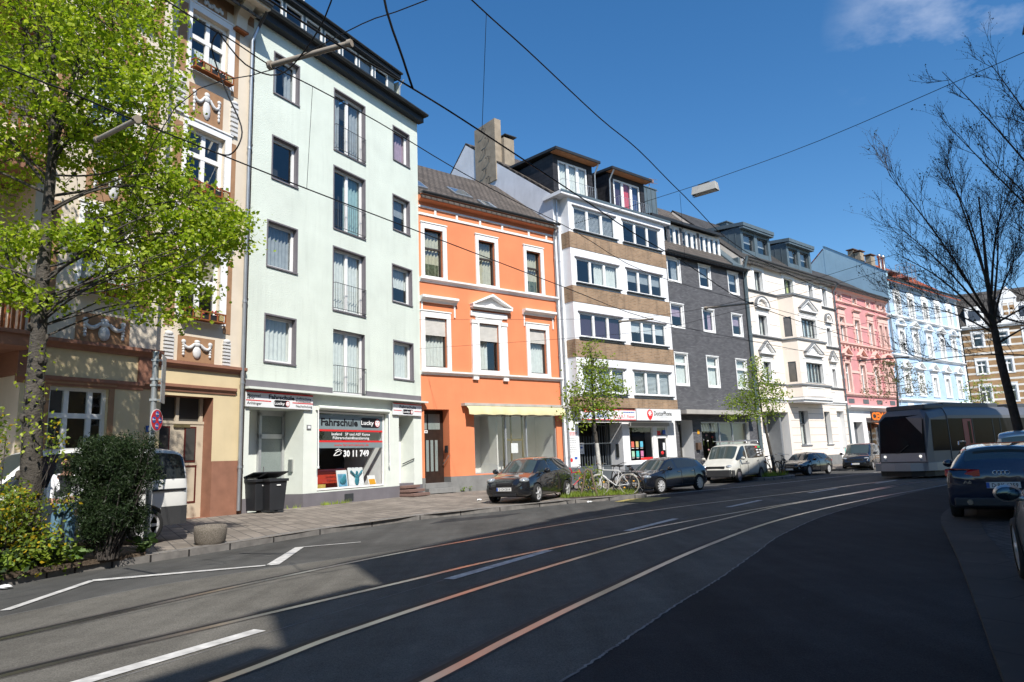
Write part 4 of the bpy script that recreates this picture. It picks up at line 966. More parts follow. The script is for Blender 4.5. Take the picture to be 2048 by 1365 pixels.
for o in wA+wB+wC:
    surround(h,o[0]-.26,o[1]+.26,o[2]-.02,o[3]+.24,*o[:2],o[2],o[3],m_cw,.03)
    cs=random.choice(['sides','right','sheer']); window(h,o,.24,1 if o[1]-o[0]<1 else 2,mt=m_gf,fw=.06,cur=cs,cm=m_curtain_green if o[0]==5.3 else m_curtain)
for o in bayops:
    surround(h,o[0]-.28,o[1]+.28,o[2]-.02,o[3]+.26,*o[:2],o[2],o[3],m_cw,.04,BY); window(h,o[:4],.2,4 if o[2]>8 else 5,mt=m_gf,fw=.06,cur='sheer',cm=m_curtain,y0=BY)
for i,o in enumerate(wD[:2]): window(h,o,.36,2,.62,mt=m_gf,fw=.07,cur='sides'); 
q=MB(); q.box(5.35,6.9,-.06,.0,1.6,1.67); q.box(9.1,10.2,-.06,.0,1.6,1.66); q.build('sill',m_sillg,h.r)
# trim bands and hoods
q=MB()
for a,b in ((0,1.05),(2.7,5.0),(6.95,8.65),(9.85,10.85),(12.05,h.W)): q.box(a,b,-.02,.01,13.0,13.25)
for a,b in ((0,1.05),(2.7,4.1),(12.05,h.W)):
    q.box(a,b,-.02,.01,9.9,10.1); q.box(a,b,-.02,.01,9.05,9.25); q.box(a,b,-.02,.01,6.6,6.85)
for a,b in ((b0+.4,5.0),(7.75,b1-.3)): q.box(a,b,BY-.02,BY+.01,9.9,10.1); q.box(a,b,BY-.02,BY+.01,6.6,6.85)
q.build('trim_band',m_cw,h.r)
def hood(cx,w,z,hh,y=0,arch=False):
    o=pediment(h,cx,w,z,hh,.2,m_cw,y,'window_pediment',arch)
    q=MB()
    if arch:
        n=12
        for i in range(n):
            a0,a1=math.pi*i/n,math.pi*(i+1)/n; q.prism([(cx-math.cos(a)*r*w/2*.95,z+.09+math.sin(a)*hh*r) for a,r in ((a0,1.0),(a1,1.0),(a1,1.1),(a0,1.1))],y-.2,y)
    else:
        for sg in (-1,1): q.prism([(cx+sg*(w/2+.05),z+.09+.06),(cx,z+hh+.11),(cx,z+hh+.19),(cx+sg*(w/2+.08),z+.09+.13)],y-.23,y)
    q.box(cx-w/2-.02,cx+w/2+.02,y-.22,y,z-.03,z); q.build('hood_flashing',m_sillg,o)
hood(1.88,1.7,10.9,.7,0,True); hood(11.45,1.0,10.85,.6,0,True); hood(6.37,2.4,10.95,.75,BY); hood(1.86,1.75,7.75,.75); hood(11.5,1.1,7.8,.7); hood(6.5,2.5,7.8,.78,BY)
q=MB(); 
for x0,x1,z0,z1,y in ((5.1,7.7,4.98,5.6,BY),(9.5,11.4,4.98,5.55,0)):
    q.box(x0,x1,y-.03,y,z0,z0+.06); q.box(x0,x1,y-.03,y,z1-.06,z1); q.box(x0,x0+.06,y-.03,y,z0+.06,z1-.06); q.box(x1-.06,x1,y-.03,y,z0+.06,z1-.06)
q.build('panel_moulding',m_cw,h.r)
# rusticated ground floor joints
q=MB()
for z in (1.35,1.85,2.35,2.85,3.35,3.85,4.25):
    for a,b in ((4.3,5.45),(6.8,9.2),(10.12,11.18),(12.42,h.W),(0,.5)): q.box(a,b,-.004,.01,z-.014,z+.014)
q.build('joint_line',mat('joint_shadow_grey',(.3,.27,.24),.9),h.r)
q=MB(); q.box(.55,4.0,1.2,1.3,.2,3.9); q.build('garage_door',m_cw,h.r); q=MB(); q.box(3.3,3.5,.3,1.25,.2,3.9); q.build('gate_pier',m_sillg,h.r)
q=MB(); q.box(11.2,12.4,.38,.45,.2,4.1); q.build('door',m_cw,h.r)
h.shell([(0,14.1),(5.2,19.0),(11,14)],m_cr,m_tile2,eave=.35)
q=MB(); q.ext([(0,.0,13.9),(0,-.12,14.0),(0,-.3,14.12),(0,0,14.12)],(h.W,0,0)); q.build('eaves',m_cw,h.r)
gutter(h,-.05,h.W+.1,-.42,14.2,m_dark_metal,.09)
def zdorm(x0,x1):
    q=MB(); y0=.75
    for a,b in ((x0,x0+.3),((x0+x1)/2-.2,(x0+x1)/2+.2),(x1-.3,x1)): q.box(a,b,y0,y0+.3,14.9,16.85)
    q.box(x0,x0+.12,y0+.3,4.2,15,16.9); q.box(x1-.12,x1,y0+.3,4.2,15,16.9); q.box(x0+.3,x1-.3,y0+.02,y0+.3,16.5,16.85); q.box(x0+.3,x1-.3,y0+.02,y0+.3,14.8,15.3)
    for i in range(6): q.box(x0-.02,x0,y0+.4+i*.5,y0+.43+i*.5,15,16.9)
    d=q.build('dormer',m_zincpanel,h.r)
    q=MB(); q.add([(x0-.12,y0-.35,16.85),(x1+.12,y0-.35,16.85),(x1+.12,4.6,17.3),(x0-.12,4.6,17.3),(x0-.12,y0-.35,17.1),(x1+.12,y0-.35,17.1),(x1+.12,4.6,17.55),(x0-.12,4.6,17.55)],[(0,3,2,1),(4,5,6,7),(0,1,5,4),(1,2,6,5),(2,3,7,6),(3,0,4,7)]); q.box(x0-.1,x1+.1,y0-.3,y0,16.7,16.84); q.build('dormer_roof',m_zincpanel,d)
    c=(x0+x1)/2
    for a,b in ((x0+.3,c-.2),(c+.2,x1-.3)): window(h,(a,b,15.3,16.5),.2,1,mt=m_gf,fw=.07,cur='half',cm=m_curtain_grey,y0=y0)
zdorm(1.45,5.35); zdorm(7.75,11.5)
pipe(h,[(-.02,-.42,14.2),(-.02,-.15,13.4),(-.02,-.12,.2)],.09,m_zincpanel)
q=MB(); q.box(6.2,7.0,4.6,5.4,18,19.3); q.box(6.1,7.1,4.5,5.5,19.3,19.38); q.build('chimney',m_zincpanel,h.r)
cream=h

# ================================================================== pink house
m_pk=mat('pink_render',(.57,.26,.26),.85,.08,1.5,.15,60,streak=.15); m_pt=mat('pink_trim',(.72,.46,.40),.85,.08,2,.15,50)
h=House('town_house','pink house with salmon stucco pediments and small attic windows',P5,P6)
xc=[1.05,3.75,6.35,8.35,9.45]; ws=[.85,.85,.8,.55,.55]
W1=[(x-w/2,x+w/2,9.65,11.6) for x,w in zip(xc,ws)]; W2=[(x-w/2,x+w/2,5.6,7.88) for x,w in zip(xc,ws)]; W0=[(x-.32,x+.32,12.98,13.4) for x in xc]
for o in W0+W1+W2: h.op(*o,.22)
sg=[h.op(1.0,2.6,.2,3.3,.6),h.op(3.4,9.4,.3,3.3,.5)]
h.wall(0,h.W,4.5,14.0,[m_pk,m_pt]); h.wall(0,h.W,0,4.5,[m_white_trim,m_white_trim],name='shop_wall')
q=MB()
for i in range(30):
    z=5.5+i*.28
    if z<13.9: q.box(0,h.W,-.003,.004,z,z+.018) if 0 else None
for o in W1+W2:
    surround(h,o[0]-.2,o[1]+.2,o[2]-.05,o[3]+.2,*o[:2],o[2],o[3],m_pt,.07); window(h,o,.18,1,.68,fw=.07,cur=random.choice(['sheer','sides']))
    q=MB()
    for sx in (o[0]-.32,o[1]+.2):
        for zz in (.15,.5,.85): q.box(sx,sx+.12,-.05,.01,o[2]+(o[3]-o[2])*zz-.13,o[2]+(o[3]-o[2])*zz+.13)
    q.build('quoin_block',m_pt,h.r)
for o in W0: surround(h,o[0]-.15,o[1]+.15,o[2]-.1,o[3]+.1,*o[:2],o[2],o[3],m_pt,.05); window(h,o,.15,1,fw=.05,cur='none')
for i,x in enumerate(xc[:3]+[8.9]):
    w=1.35 if i<3 else 2.3
    cornice(h,x-w/2,x+w/2,12.2,.22,.25,m_pt,'window_hood'); q=MB(); q.box(x-w/2+.1,x+w/2-.1,-.08,.01,11.85,12.15); q.build('hood_panel',m_pt,h.r)
    pediment(h,x,w+.15,8.45,.62,.3,m_pt,arch=(i==3),name='window_pediment')
    q=MB(); q.box(x-w/2+.05,x-w/2+.25,-.2,.01,8.1,8.45); q.box(x+w/2-.25,x+w/2-.05,-.2,.01,8.1,8.45); q.build('console',m_pt,h.r)
cornice(h,0,h.W,12.72,.14,.14,m_pt,'string_course'); cornice(h,0,h.W,9.3,.22,.22,m_pt,'string_course'); cornice(h,0,h.W,5.3,.2,.2,m_pt,'string_course'); cornice(h,0,h.W,13.55,.45,.35,m_pt,'main_cornice')
q=MB()
for i in range(16): q.box(.2+i*.62,.4+i*.62,-.14,.01,9.12,9.3)
q.box(0,2.6,-.04,.01,10.95,11.15); q.box(2.6,h.W,-.04,.01,10.95,11.15) if 0 else None
q.build('dentils',m_pt,h.r)
q=MB()
for a,b in ((1.6,3.2),(4.3,5.9),(6.9,7.95)): q.box(a,b,-.05,.01,11.0,11.18); q.box(a,b,-.05,.01,7.15,7.35)
q.build('trim_band',m_pt,h.r)
q=MB(); q.box(7.55,h.W,-.15,-.0,5.5,5.52); q.box(7.5,7.7,-.06,.01,5.5,13.5); q.build('lisene',m_pk,h.r)
q=MB()
for x in (1.1,3.7,6.3,8.9): q.box(x-.5,x+.5,-.03,.01,4.75,5.1)
q.build('vent_grille',m_gf,h.r)
cornice(h,0,h.W,4.2,.35,.4,m_white_trim,'shop_cornice')
q=MB(); q.box(1.0,2.6,.5,.6,.2,3.3); q.build('door',m_gf,h.r)
window(h,(3.4,9.4,.4,3.3),.4,4,fw=.07,cur='none',mt=m_gf,name='shop_window')
h.shell([(0,14.0),(4.5,17.2),(10,14)],m_pt,m_tile2,eave=.4); gutter(h,0,h.W,-.48,14.05,m_dark_metal,.09)
pipe(h,[(.02,-.45,14.0),(.02,-.12,13.5),(.02,-.1,.2)],.06,m_zincpanel)
m_oc=mat('orange_awning',(.5,.18,.08),.9,.1,3)
q=MB(); q.add([(4.0,-.02,3.3),(9.3,-.02,3.3),(9.3,-1.9,2.6),(4.0,-1.9,2.6),(4.0,-1.9,2.35),(9.3,-1.9,2.35)],[(0,1,2,3),(3,2,5,4)]); q.build('awning',m_oc,h.r)
pink=h
s=signboard('shop_sign','orange letter sign on the shop front of the pink house, beside the tram',h,3.2,6.6,3.4,4.1,-.42,m_black,.06)
text('CEMO',s,3.25,-.49,3.46,.58,mat('sign_orange',(.75,.17,.01),.5,.05),3.2,bold=.05)

# ================================================================== light blue house
m_bl=mat('blue_render',(.39,.53,.68),.85,.06,1.2,.12,60,streak=.15); m_bt=mat('blue_house_trim',(.76,.77,.77),.8,.06,2)
m_redtile=rooftile('roof_tiles_red',(.42,.1,.04))
m_blg=mat('blue_gable',(.33,.50,.62),.9,.1,.6,.3,25,streak=.35)
h=House('town_house','light blue house with white stucco windows, red roof and tall blue gable',P6,P7)
xc=[2.55,5.45,8.55,11.5,14.45]
A=[(x-.4,x+.4,12.95,14.75) for x in xc]; Bw=[(x-.36,x+.36,9.45,11.45) for x in xc]; Cw=[(x-.4,x+.4,5.75,7.5) for x in xc]
for o in A+Bw+Cw: h.op(*o,.2)
h.wall(0,h.W,0,16.0,[m_bl,m_bt])
for i,x in enumerate(xc):
    for o in (A[i],Bw[i],Cw[i]):
        surround(h,o[0]-.35,o[1]+.35,o[2]-.1,o[3]+.2,*o[:2],o[2],o[3],m_bt,.08); window(h,o,.15,2,.7,fw=.07,cur='sheer')
    q=MB(); n=10
    q.prism([(x-.75,14.95)]+[(x-math.cos(math.pi*k/n)*.75,14.95+math.sin(math.pi*k/n)*.55) for k in range(1,n)]+[(x+.75,14.95)],-.09,.01); q.box(x-.1,x+.1,-.14,.01,15.4,15.75); q.build('window_arch',m_bt,h.r)
    pediment(h,x,1.75,11.95,.55,.3,m_bt,arch=(i%2==0),name='window_pediment'); pediment(h,x,1.8,8.1,.65,.3,m_bt,name='window_pediment')
    q=MB(); q.box(x-.75,x+.75,-.06,.01,7.7,8.1); q.box(x-.7,x+.7,-.06,.01,11.65,11.95); q.box(x-.6,x+.6,-.05,.01,.3,5.0); q.build('window_apron',m_bt,h.r)
cornice(h,0,h.W,12.6,.22,.22,m_bt,'string_course'); cornice(h,0,h.W,9.05,.22,.22,m_bt,'string_course'); cornice(h,0,h.W,5.1,.22,.22,m_bt,'string_course'); cornice(h,0,h.W,15.75,.3,.5,m_bl,'main_cornice')
q=MB(); q.box(h.W-.5,h.W,-.06,.01,.2,15.7); q.build('lisene',m_bt,h.r)
h.shell([(0,16.1),(4.9,19.9),(4.91,19.95),(9,16.5)],m_blg,m_redtile,eave=.5)
q=MB(); q.prism([(0,0),(0,0)],0,0) if 0 else q.ext([(-.01,-.45,14.2),(-.01,-.45,16.6),(-.01,4.85,20.35),(-.01,4.85,14.2)],(.35,0,0)); q.build('gable_wall',m_blg,h.r)
q=MB(); q.add([(-.05,-.5,16.6),(.4,-.5,16.6),(.4,4.9,20.42),(-.05,4.9,20.42),(-.05,-.5,16.5),(.4,-.5,16.5),(.4,4.9,20.32),(-.05,4.9,20.32)],[(0,1,2,3),(4,5,1,0),(1,5,6,2)]); q.build('gable_coping',m_zincpanel,h.r)
gutter(h,0,h.W,-.58,16.1,m_dark_metal,.1); pipe(h,[(.6,-.55,16.05),(.45,-.15,15.4),(.45,-.12,5)],.07,m_zinc)
for y,z in ((2.4,18.6),(1.8,18.3),(.9,17.7)):
    q=MB(); q.box(.6,1.4,y,y+.5,z-.9,z+.75); c_=q.build('chimney',m_chim,h.r); q=MB(); q.box(.5,1.5,y-.1,y+.6,z+.85,z+.93); q.build('chimney_cap',bpy.data.materials['rusty_box'],c_)
q=MB()
for x in (4.0,4.8): q.lathe([(.14,0),(.14,2.1),(.19,2.1),(.19,2.35),(.05,2.4)],(x,1.6,16.9),10)
q.build('flue',m_steel,h.r)
q=MB(); q.box(3.4,5.6,.4,1.4,17.3,17.45)
for x in (5.6,6.5,7.4):
    for y in (-.1,.9): q.tube([(x,y,16.5),(x,y,18.3)],.03,4)
for z in (17.1,17.7,18.3):
    for y in (-.1,.9): q.tube([(5.6,y,z),(7.4,y,z)],.025,4)
    for x in (5.6,7.4): q.tube([(x,-.1,z),(x,.9,z)],.025,4)
q.box(5.6,7.4,-.1,.9,16.95,17.0); q.build('roof_platform',m_zinc,h.r)
# ================================================================== banded brick corner house closing the view
def banded():
    n=N('banded_brick'); v=n.xz(); b=n.new('ShaderNodeTexBrick'); n.link(v,b.inputs['Vector']); b.inputs['Scale'].default_value=1
    b.inputs['Color1'].default_value=(.40,.23,.09,1); b.inputs['Color2'].default_value=(.3,.165,.065,1); b.inputs['Mortar'].default_value=(.3,.24,.18,1); b.inputs['Brick Width'].default_value=.24; b.inputs['Row Height'].default_value=.08; b.inputs['Mortar Size'].default_value=.01
    c=n.new('ShaderNodeSeparateXYZ'); n.link(n.coord(),c.inputs[0]); w=n.new('ShaderNodeMath',operation='FRACT'); n.link(n.math('DIVIDE',c.outputs[2],.68),w.inputs[0])
    k=n.mix(n.math('LESS_THAN',w.outputs[0],.28),b.outputs[0],(.66,.64,.6)); k=n.mix(1.,k,n.ramp(n.noise(n.coord(),1.2,4),.3,.7,(.78,)*3,(1.08,)*3),'MULTIPLY')
    n.bsdf(k,.9,0,.3); return n.mat
m_yb=banded()
a=R(117); A_=(46.8,70.3); B_=(A_[0]+math.sin(a)*22,A_[1]+math.cos(a)*22)
h=House('corner_house','ochre brick corner house with white stone bands and grey mansard roof behind bare tree',A_,B_)
xs=[1.3+2.15*i for i in range(9)]
for x in xs:
    for z0,z1 in ((11.0,12.35),(8.2,9.55),(5.3,6.9),(1.5,3.9)): h.op(x-.42,x+.42,z0,z1,.2)
h.wall(0,h.W,0,13.0,[m_yb,m_bt])
ws_=[]
for x in xs:
    for z0,z1 in ((11.0,12.35),(8.2,9.55),(5.3,6.9),(1.5,3.9)):
        o=(x-.42,x+.42,z0,z1); surround(h,o[0]-.16,o[1]+.16,o[2]-.1,o[3]+.25,*o[:2],o[2],o[3],m_bt,.05); window(h,o,.15,2 if z1<12 else 1,.68,fw=.09,cur='none')
cornice(h,0,h.W,12.85,.35,.35,m_bt,'main_cornice'); cornice(h,0,h.W,4.6,.3,.2,m_bt,'string_course')
h.shell([(0,13.15),(1.4,16.7),(6,17.6),(11,13)],m_yb,m_tile2)
for x in (1.3,5.6,9.9): 
    q=MB(); q.box(x-.8,x+.8,.0,1.5,13.3,15.2); d=q.build('dormer',m_bt,h.r); q=MB(); q.box(x-.5,x+.5,-.02,.0,13.7,14.8); q.build('pane',mat('dark_pane2',(.05,.06,.08),.1,.1,3) if x==1.3 else bpy.data.materials['dark_pane2'],d)
q=MB(); q.box(3.5,5.0,-.1,1.2,13.2,15.7); q.prism([(3.4,15.7),(5.1,15.7),(4.25,17)],-.15,1.2); q.build('gable_front',m_bt,h.r)
q=MB(); q.box(3.8,4.2,-.13,-.1,14,15.2); q.box(4.35,4.75,-.13,-.1,14,15.2); q.build('gable_brick',m_yb,h.r)
# ================================================================== ornate cream and brown house on the left
m_yl=mat('ornate_cream_render',(.66,.58,.47),.85,.08,1.5,.15,50,streak=.15); m_gf_y=mat('ornate_ground_yellow',(.62,.51,.32),.85,.08,1.5,.1,50,streak=.2)
m_ob=mat('ornate_brown',(.33,.19,.105),.85,.15,4,.3,30); m_om=mat('ornate_moulding',(.27,.13,.085),.75,.15,3,streak=.2)
m_stuc=mat('stucco_white',(.6,.6,.6),.9,.12,6,.2,40); m_boxw=mat('flower_box_wood',(.26,.085,.025),.7,.3,6)
dv=Vector((P1[0]-P0[0],P1[1]-P0[1])).normalized()
OA=(P0[0]-dv.x*14,P0[1]-dv.y*14)
h=House('ornate_house','cream and brown ornate house with stucco garlands, bay and balconies behind the big tree',OA,P0)
cw=[(11.75,13.05,5.78,7.75),(11.75,13.05,9.6,11.6),(11.75,13.05,13.4,15.4)]; bw=[(8.57,9.8,5.78,7.75),(8.57,9.8,9.6,11.6),(8.57,9.8,13.55,15.4)]
for o in cw: h.op(*o,.25)
door=h.op(11.34,12.96,.2,3.57,.55)
h.wall(10.4,h.W,4.4,16.0,[m_yl,m_yl]); h.wall(10.4,h.W,1.75,4.4,[m_gf_y,m_om],name='ground_wall'); h.wall(10.4,h.W,0,1.75,[m_om,m_om],y=-.03,name='plinth')
BYL=-.9
gfw=(8.1,9.42,.9,3.5,.2)
bops=[(*o,.25) for o in bw]+[gfw]
h.wall(7.5,10.55,4.4,16.0,[m_yl,m_yl],y=BYL,ops=bops,name='bay_wall'); h.wall(7.5,10.2,1.6,4.4,[m_gf_y,m_gf_y],y=BYL,ops=bops,name='bay_ground_wall'); h.wall(7.5,10.2,0,1.6,[m_om,m_om],y=BYL-.03,ops=bops,name='plinth')
q=MB(); q.quad((10.55,BYL,4.4),(10.55,0,4.4),(10.55,0,16),(10.55,BYL,16)); q.quad((7.5,BYL,0),(7.5,0,0),(7.5,0,16),(7.5,BYL,16)); q.build('bay_side',m_yl,h.r); q=MB(); q.quad((10.2,BYL,0),(10.45,0,0),(10.45,0,4.4),(10.2,BYL,4.4)); q.quad((7.5,BYL,4.4),(10.55,BYL,4.4),(10.55,0,4.4),(7.5,0,4.4)); q.build('bay_side',m_gf_y,h.r)
h.wall(0,7.5,0,16.0,[m_yl,m_yl],ops=[(1.2,2.3,.9,3.4,.2),(4.2,6.4,5.0,7.4,.3),(4.2,6.4,8.9,11.2,.3),(4.2,6.4,12.7,15,.3)],name='balcony_wall')
for z in (5.0,8.9,12.7): window(h,(4.2,6.4,z,z+2.35),.2,3,.7,cur='sides')
# moulded courses
def course(x0,x1,z,hh,p,y): cornice(h,x0,x1,z,hh,p,m_om,'string_course',y)
course(10.6,14,4.32,.2,.16,0); course(7.3,10.66,4.36,.2,.2,BYL); course(10.45,13.7,3.68,.2,.1,0); course(7.4,10.25,3.52,.2,.08,BYL)
q=MB(); q.box(10.1,10.45,BYL-.05,.0,3.7,4.35); q.prism([(10.45,4.35),(10.9,4.35),(10.5,4.1),(10.45,3.72)],-.5,0); q.build('bay_bracket',m_om,h.r)
q=MB(); q.box(7.4,7.85,BYL-.06,0,3.7,4.35); q.build('bay_bracket',m_om,h.r)
for o in cw: window(h,o,.18,2,.6,fw=.1,cur='lower' if o[2]>13 else 'none'); surround(h,o[0]-.12,o[1]+.22,o[2]-.05,o[3]+.2,*o[:2],o[2],o[3],m_white,.03)
for o in bw: window(h,o,.18,2,.6,fw=.1,cur='lower',y0=BYL); surround(h,o[0]-.12,o[1]+.16,o[2]-.05,o[3]+.2,*o[:2],o[2],o[3],m_white,.03,BYL)
window(h,gfw[:4],.15,[.32,.72],.75,fw=.08,cur='none',y0=BYL); surround(h,8.0,9.55,.85,3.56,*gfw[:4],m_ob,.02,BYL)
q=MB(); q.box(7.5,8.0,BYL-.02,BYL,1.6,3.5) if 0 else None
def panel(x0,x1,z0,z1,y,mt=m_ob,p=.015):
    q=MB(); q.box(x0,x1,y-p,y+.01,z0,z1); return q.build('brown_panel',mt,h.r)
def garland(x0,x1,z0,z1,y):
    q=MB(); cx=(x0+x1)/2; H=z1-z0; W=x1-x0
    q.ball((cx,y,z0+H*.36),(W*.13,.06,H*.3)); q.ball((cx,y,z0+H*.72),(W*.12,.06,H*.12)); q.ball((cx,y,z0+H*.86),(W*.09,.05,H*.09))
    for sg in (-1,1):
        P=[]
        for i in range(9):
            t=i/8; P.append((cx+sg*W*(.1+.3*t),y-.02,z0+H*(.74-.35*math.sin(math.pi*min(t,.9)*.55)+.42*t*t*.6)))
        q.tube(P,[.035+.02*math.sin(i*math.pi/8) for i in range(9)],6)
        q.ball((cx+sg*W*.41,y,z0+H*.8),(.07,.05,.07))
        for k in range(5): q.ball((cx+sg*W*.41,y,z0+H*(.7-.12*k)),(.05-.003*k,.04,H*.07))
    return q.build('garland_relief',m_stuc,h.r)
for z0,z1 in ((4.55,5.27),(8.1,9.05),(11.86,12.97)):
    panel(11.75,12.93,z0,z1,0); garland(11.82,12.86,z0+.05,z1-.05,-.03); panel(8.55,9.83,z0,z1,BYL); garland(8.65,9.75,z0+.05,z1-.05,BYL-.03)
    for x0,x1 in ((11.32,11.6),(13.2,13.45)):
        q=MB(); k=7
        for i in range(k): q.box(x0,x1,-.07,.01,z0+(z1-z0)*i/k,z0+(z1-z0)*(i+.6)/k)
        q.ball(((x0+x1)/2,-.04,z1),(.13,.06,.07)); q.build('rib_ornament',m_stuc,h.r)
for z0,z1 in ((13.2,15.45),(9.35,11.6),(5.5,7.8)):
    panel(11.32,11.6,z0,z1,0); panel(13.2,13.45,z0,z1,0); panel(10.0,10.3,z0,z1,BYL); panel(7.75,8.05,z0,z1,BYL)
panel(11.9,12.95,15.62,16.0,0); q=MB()
for i in range(9): q.ball((12.15+i*.075,-.03,15.82+.04*math.sin(i*2)),(.06,.04,.08),n=7,k=4)
q.build('stucco_relief',m_stuc,h.r)
q=MB(); q.prism([(13.55,15.6),(13.95,15.6),(13.95,16.4),(13.2,16.4),(13.35,16.1)],-.45,.0) if 0 else q.ext([(13.2,0,15.55),(13.2,-.15,15.6),(13.2,-.2,16.0),(13.2,-.55,16.35),(13.2,0,16.35)],(.4,0,0)); q.build('eaves_console',m_yl,h.r); q=MB(); q.box(13.17,13.63,-.22,0,15.48,15.55); q.build('console_foot',m_boxw,h.r)
q=MB(); q.box(-.2,h.W,-.8,.3,16.35,16.45); q.box(7.3,10.8,-1.6,.3,16.36,16.46); q.build('eaves',m_yl,h.r); gutter(h,0,h.W,-.86,16.5,m_dark_metal,.09)
q=MB(); q.box(7.3,10.6,BYL-.02,0,16.0,16.36); q.box(0,h.W,-.005,.2,16.0,16.35); q.build('frieze',m_ob,h.r)
h.shell([(0,16.4),(4.5,20),(10,16)],m_yl,m_tile,eave=.5)
pipe(h,[(13.93,-.7,16.3),(13.93,-.1,15.6),(13.93,-.08,.3)],.05,m_brownframe)
# door
m_dcr=mat('door_cream',(.5,.43,.33),.6,.08,3); m_dred=mat('door_dark_red',(.09,.015,.012),.5,.1)
q=MB(); q.box(11.34,12.96,.4,.5,.2,2.88); q.box(11.34,12.96,.38,.5,2.82,2.9)
for x in (11.4,12.1,12.86): q.box(x-.05,x+.05,.38,.48,2.9,3.57)
d=q.build('door',m_dcr,h.r)
q=MB(); q.box(11.34,12.96,.45,.47,2.9,3.57); q.build('pane',m_room,d)
for x0,x1 in ((11.42,11.9),(12.35,12.72)):
    q=MB(); q.box(x0,x1,.38,.4,1.75,2.75); q.build('door_light',m_dred,d); q=MB(); q.box(x0+.04,x1-.04,.37,.38,1.8,2.7); q.build('pane',m_room,d)
    q=MB()
    for b in ((x0-.05,x1+.05,.38,.4,.62,.66),(x0-.05,x1+.05,.38,.4,1.62,1.66),(x0-.05,x0-.01,.38,.4,.66,1.62),(x1+.01,x1+.05,.38,.4,.66,1.62)): q.box(*b)
    q.build('door_moulding',m_dred,d)
q=MB(); q.box(12.0,12.5,.35,.38,2.72,2.8); q.build('name_strip',m_brass,d)
q=MB(); q.box(10.95,11.1,-.03,.0,2.55,2.72); nb=q.build('house_number_plate',m_blue_print,h.r); q=MB(); q.box(11.0,11.05,-.034,-.03,2.59,2.67); q.build('plate_marks',m_white_print,nb)
# balconies left of the bay
for z in (4.25,8.1,11.9):
    q=MB(); q.box(2.8,7.45,-1.6,0,z-.05,z+.2); q.box(2.75,7.5,-1.66,0,z+.2,z+.28); b=q.build('balcony',m_om,h.r)
    q=MB()
    for i in range(24): q.box(2.85+i*.195,2.89+i*.195,-1.58,-1.54,z+.3,z+1.15)
    q.box(2.8,7.42,-1.6,-1.52,z+1.15,z+1.2); q.box(7.38,7.44,-1.6,0,z+1.15,z+1.2)
    for i in range(7): q.box(7.4,7.43,-1.5+i*.22,-1.46+i*.22,z+.3,z+1.15)
    q.build('railing',m_boxw,b)
ornate=h
# flower boxes hanging under the windows
def flower_box():
    t=thing('flower_box','','flower box'); q=MB(); W=1.36
    for z in (0,.24): q.box(-W/2,W/2,-.24,-.2,z,z+.035); q.box(-W/2,-W/2+.035,-.2,0,z,z+.035); q.box(W/2-.035,W/2,-.2,0,z,z+.035)
    for i in range(6):
        x=-W/2+.02+(W-.04)*i/5; q.box(x-.018,x+.018,-.235,-.205,.035,.24)
    for i in range(8): q.box(-W/2+.05,W/2-.05,-.2+i*.025,-.185+i*.025,-.0,.012)
    q.build('rack',m_boxw,t)
    q=MB(); q.box(-W/2+.06,W/2-.06,-.19,-.02,.02,.2); q.build('planter_trough',m_black,t)
    q=MB()
    for i in (1,4):
        x=-W/2+.02+(W-.04)*(i-.5+1)/5; q.box(x-.08,x+.08,-.232,-.225,.06,.22)
    q.build('ornament_tile',mat('ornament_tile',(.4,.32,.14),.6,.5,30),t)
    q=MB()
    for i in range(60):
        x=random.uniform(-W/2+.08,W/2-.08); z=.2+random.random()**2*.16; y=random.uniform(-.18,-.03); r=random.uniform(.02,.04)
        q.ball((x,y,z),r,0 if random.random()<.75 else 1,5,3)
    q.build('plants',[mat('box_leaf',(.05,.07,.02),.8,.3,9),mat('geranium_red',(.45,.02,.06),.6,.2)],t); return t
fb=flower_box(); rz=h.r.rotation_euler.z
spots=[(12.4,0,13.38,'wooden flower box with pink blooms under the top right window of the ornate house'),(12.4,0,9.56,'wooden flower box under the middle right window of the ornate house, behind leaves'),(12.4,0,5.74,'wooden flower box under the lowest right window of the ornate house, left of the drainpipe'),(9.18,BYL,5.74,'wooden flower box under the bay window beside the tree trunk'),(9.18,BYL,9.56,'wooden flower box under the middle bay window, hidden by the tree crown'),(9.18,BYL,13.5,'wooden flower box under the topmost bay window at the upper edge')]
for i,(x,y,z,l) in enumerate(spots):
    p=h.w(x,y-.06,z)
    if i==0: fb.location=p; fb.rotation_euler.z=rz; fb['label']=l; fb['group']='wooden flower boxes on the ornate house'
    else: dup(fb,p,rz,l,'wooden flower boxes on the ornate house')

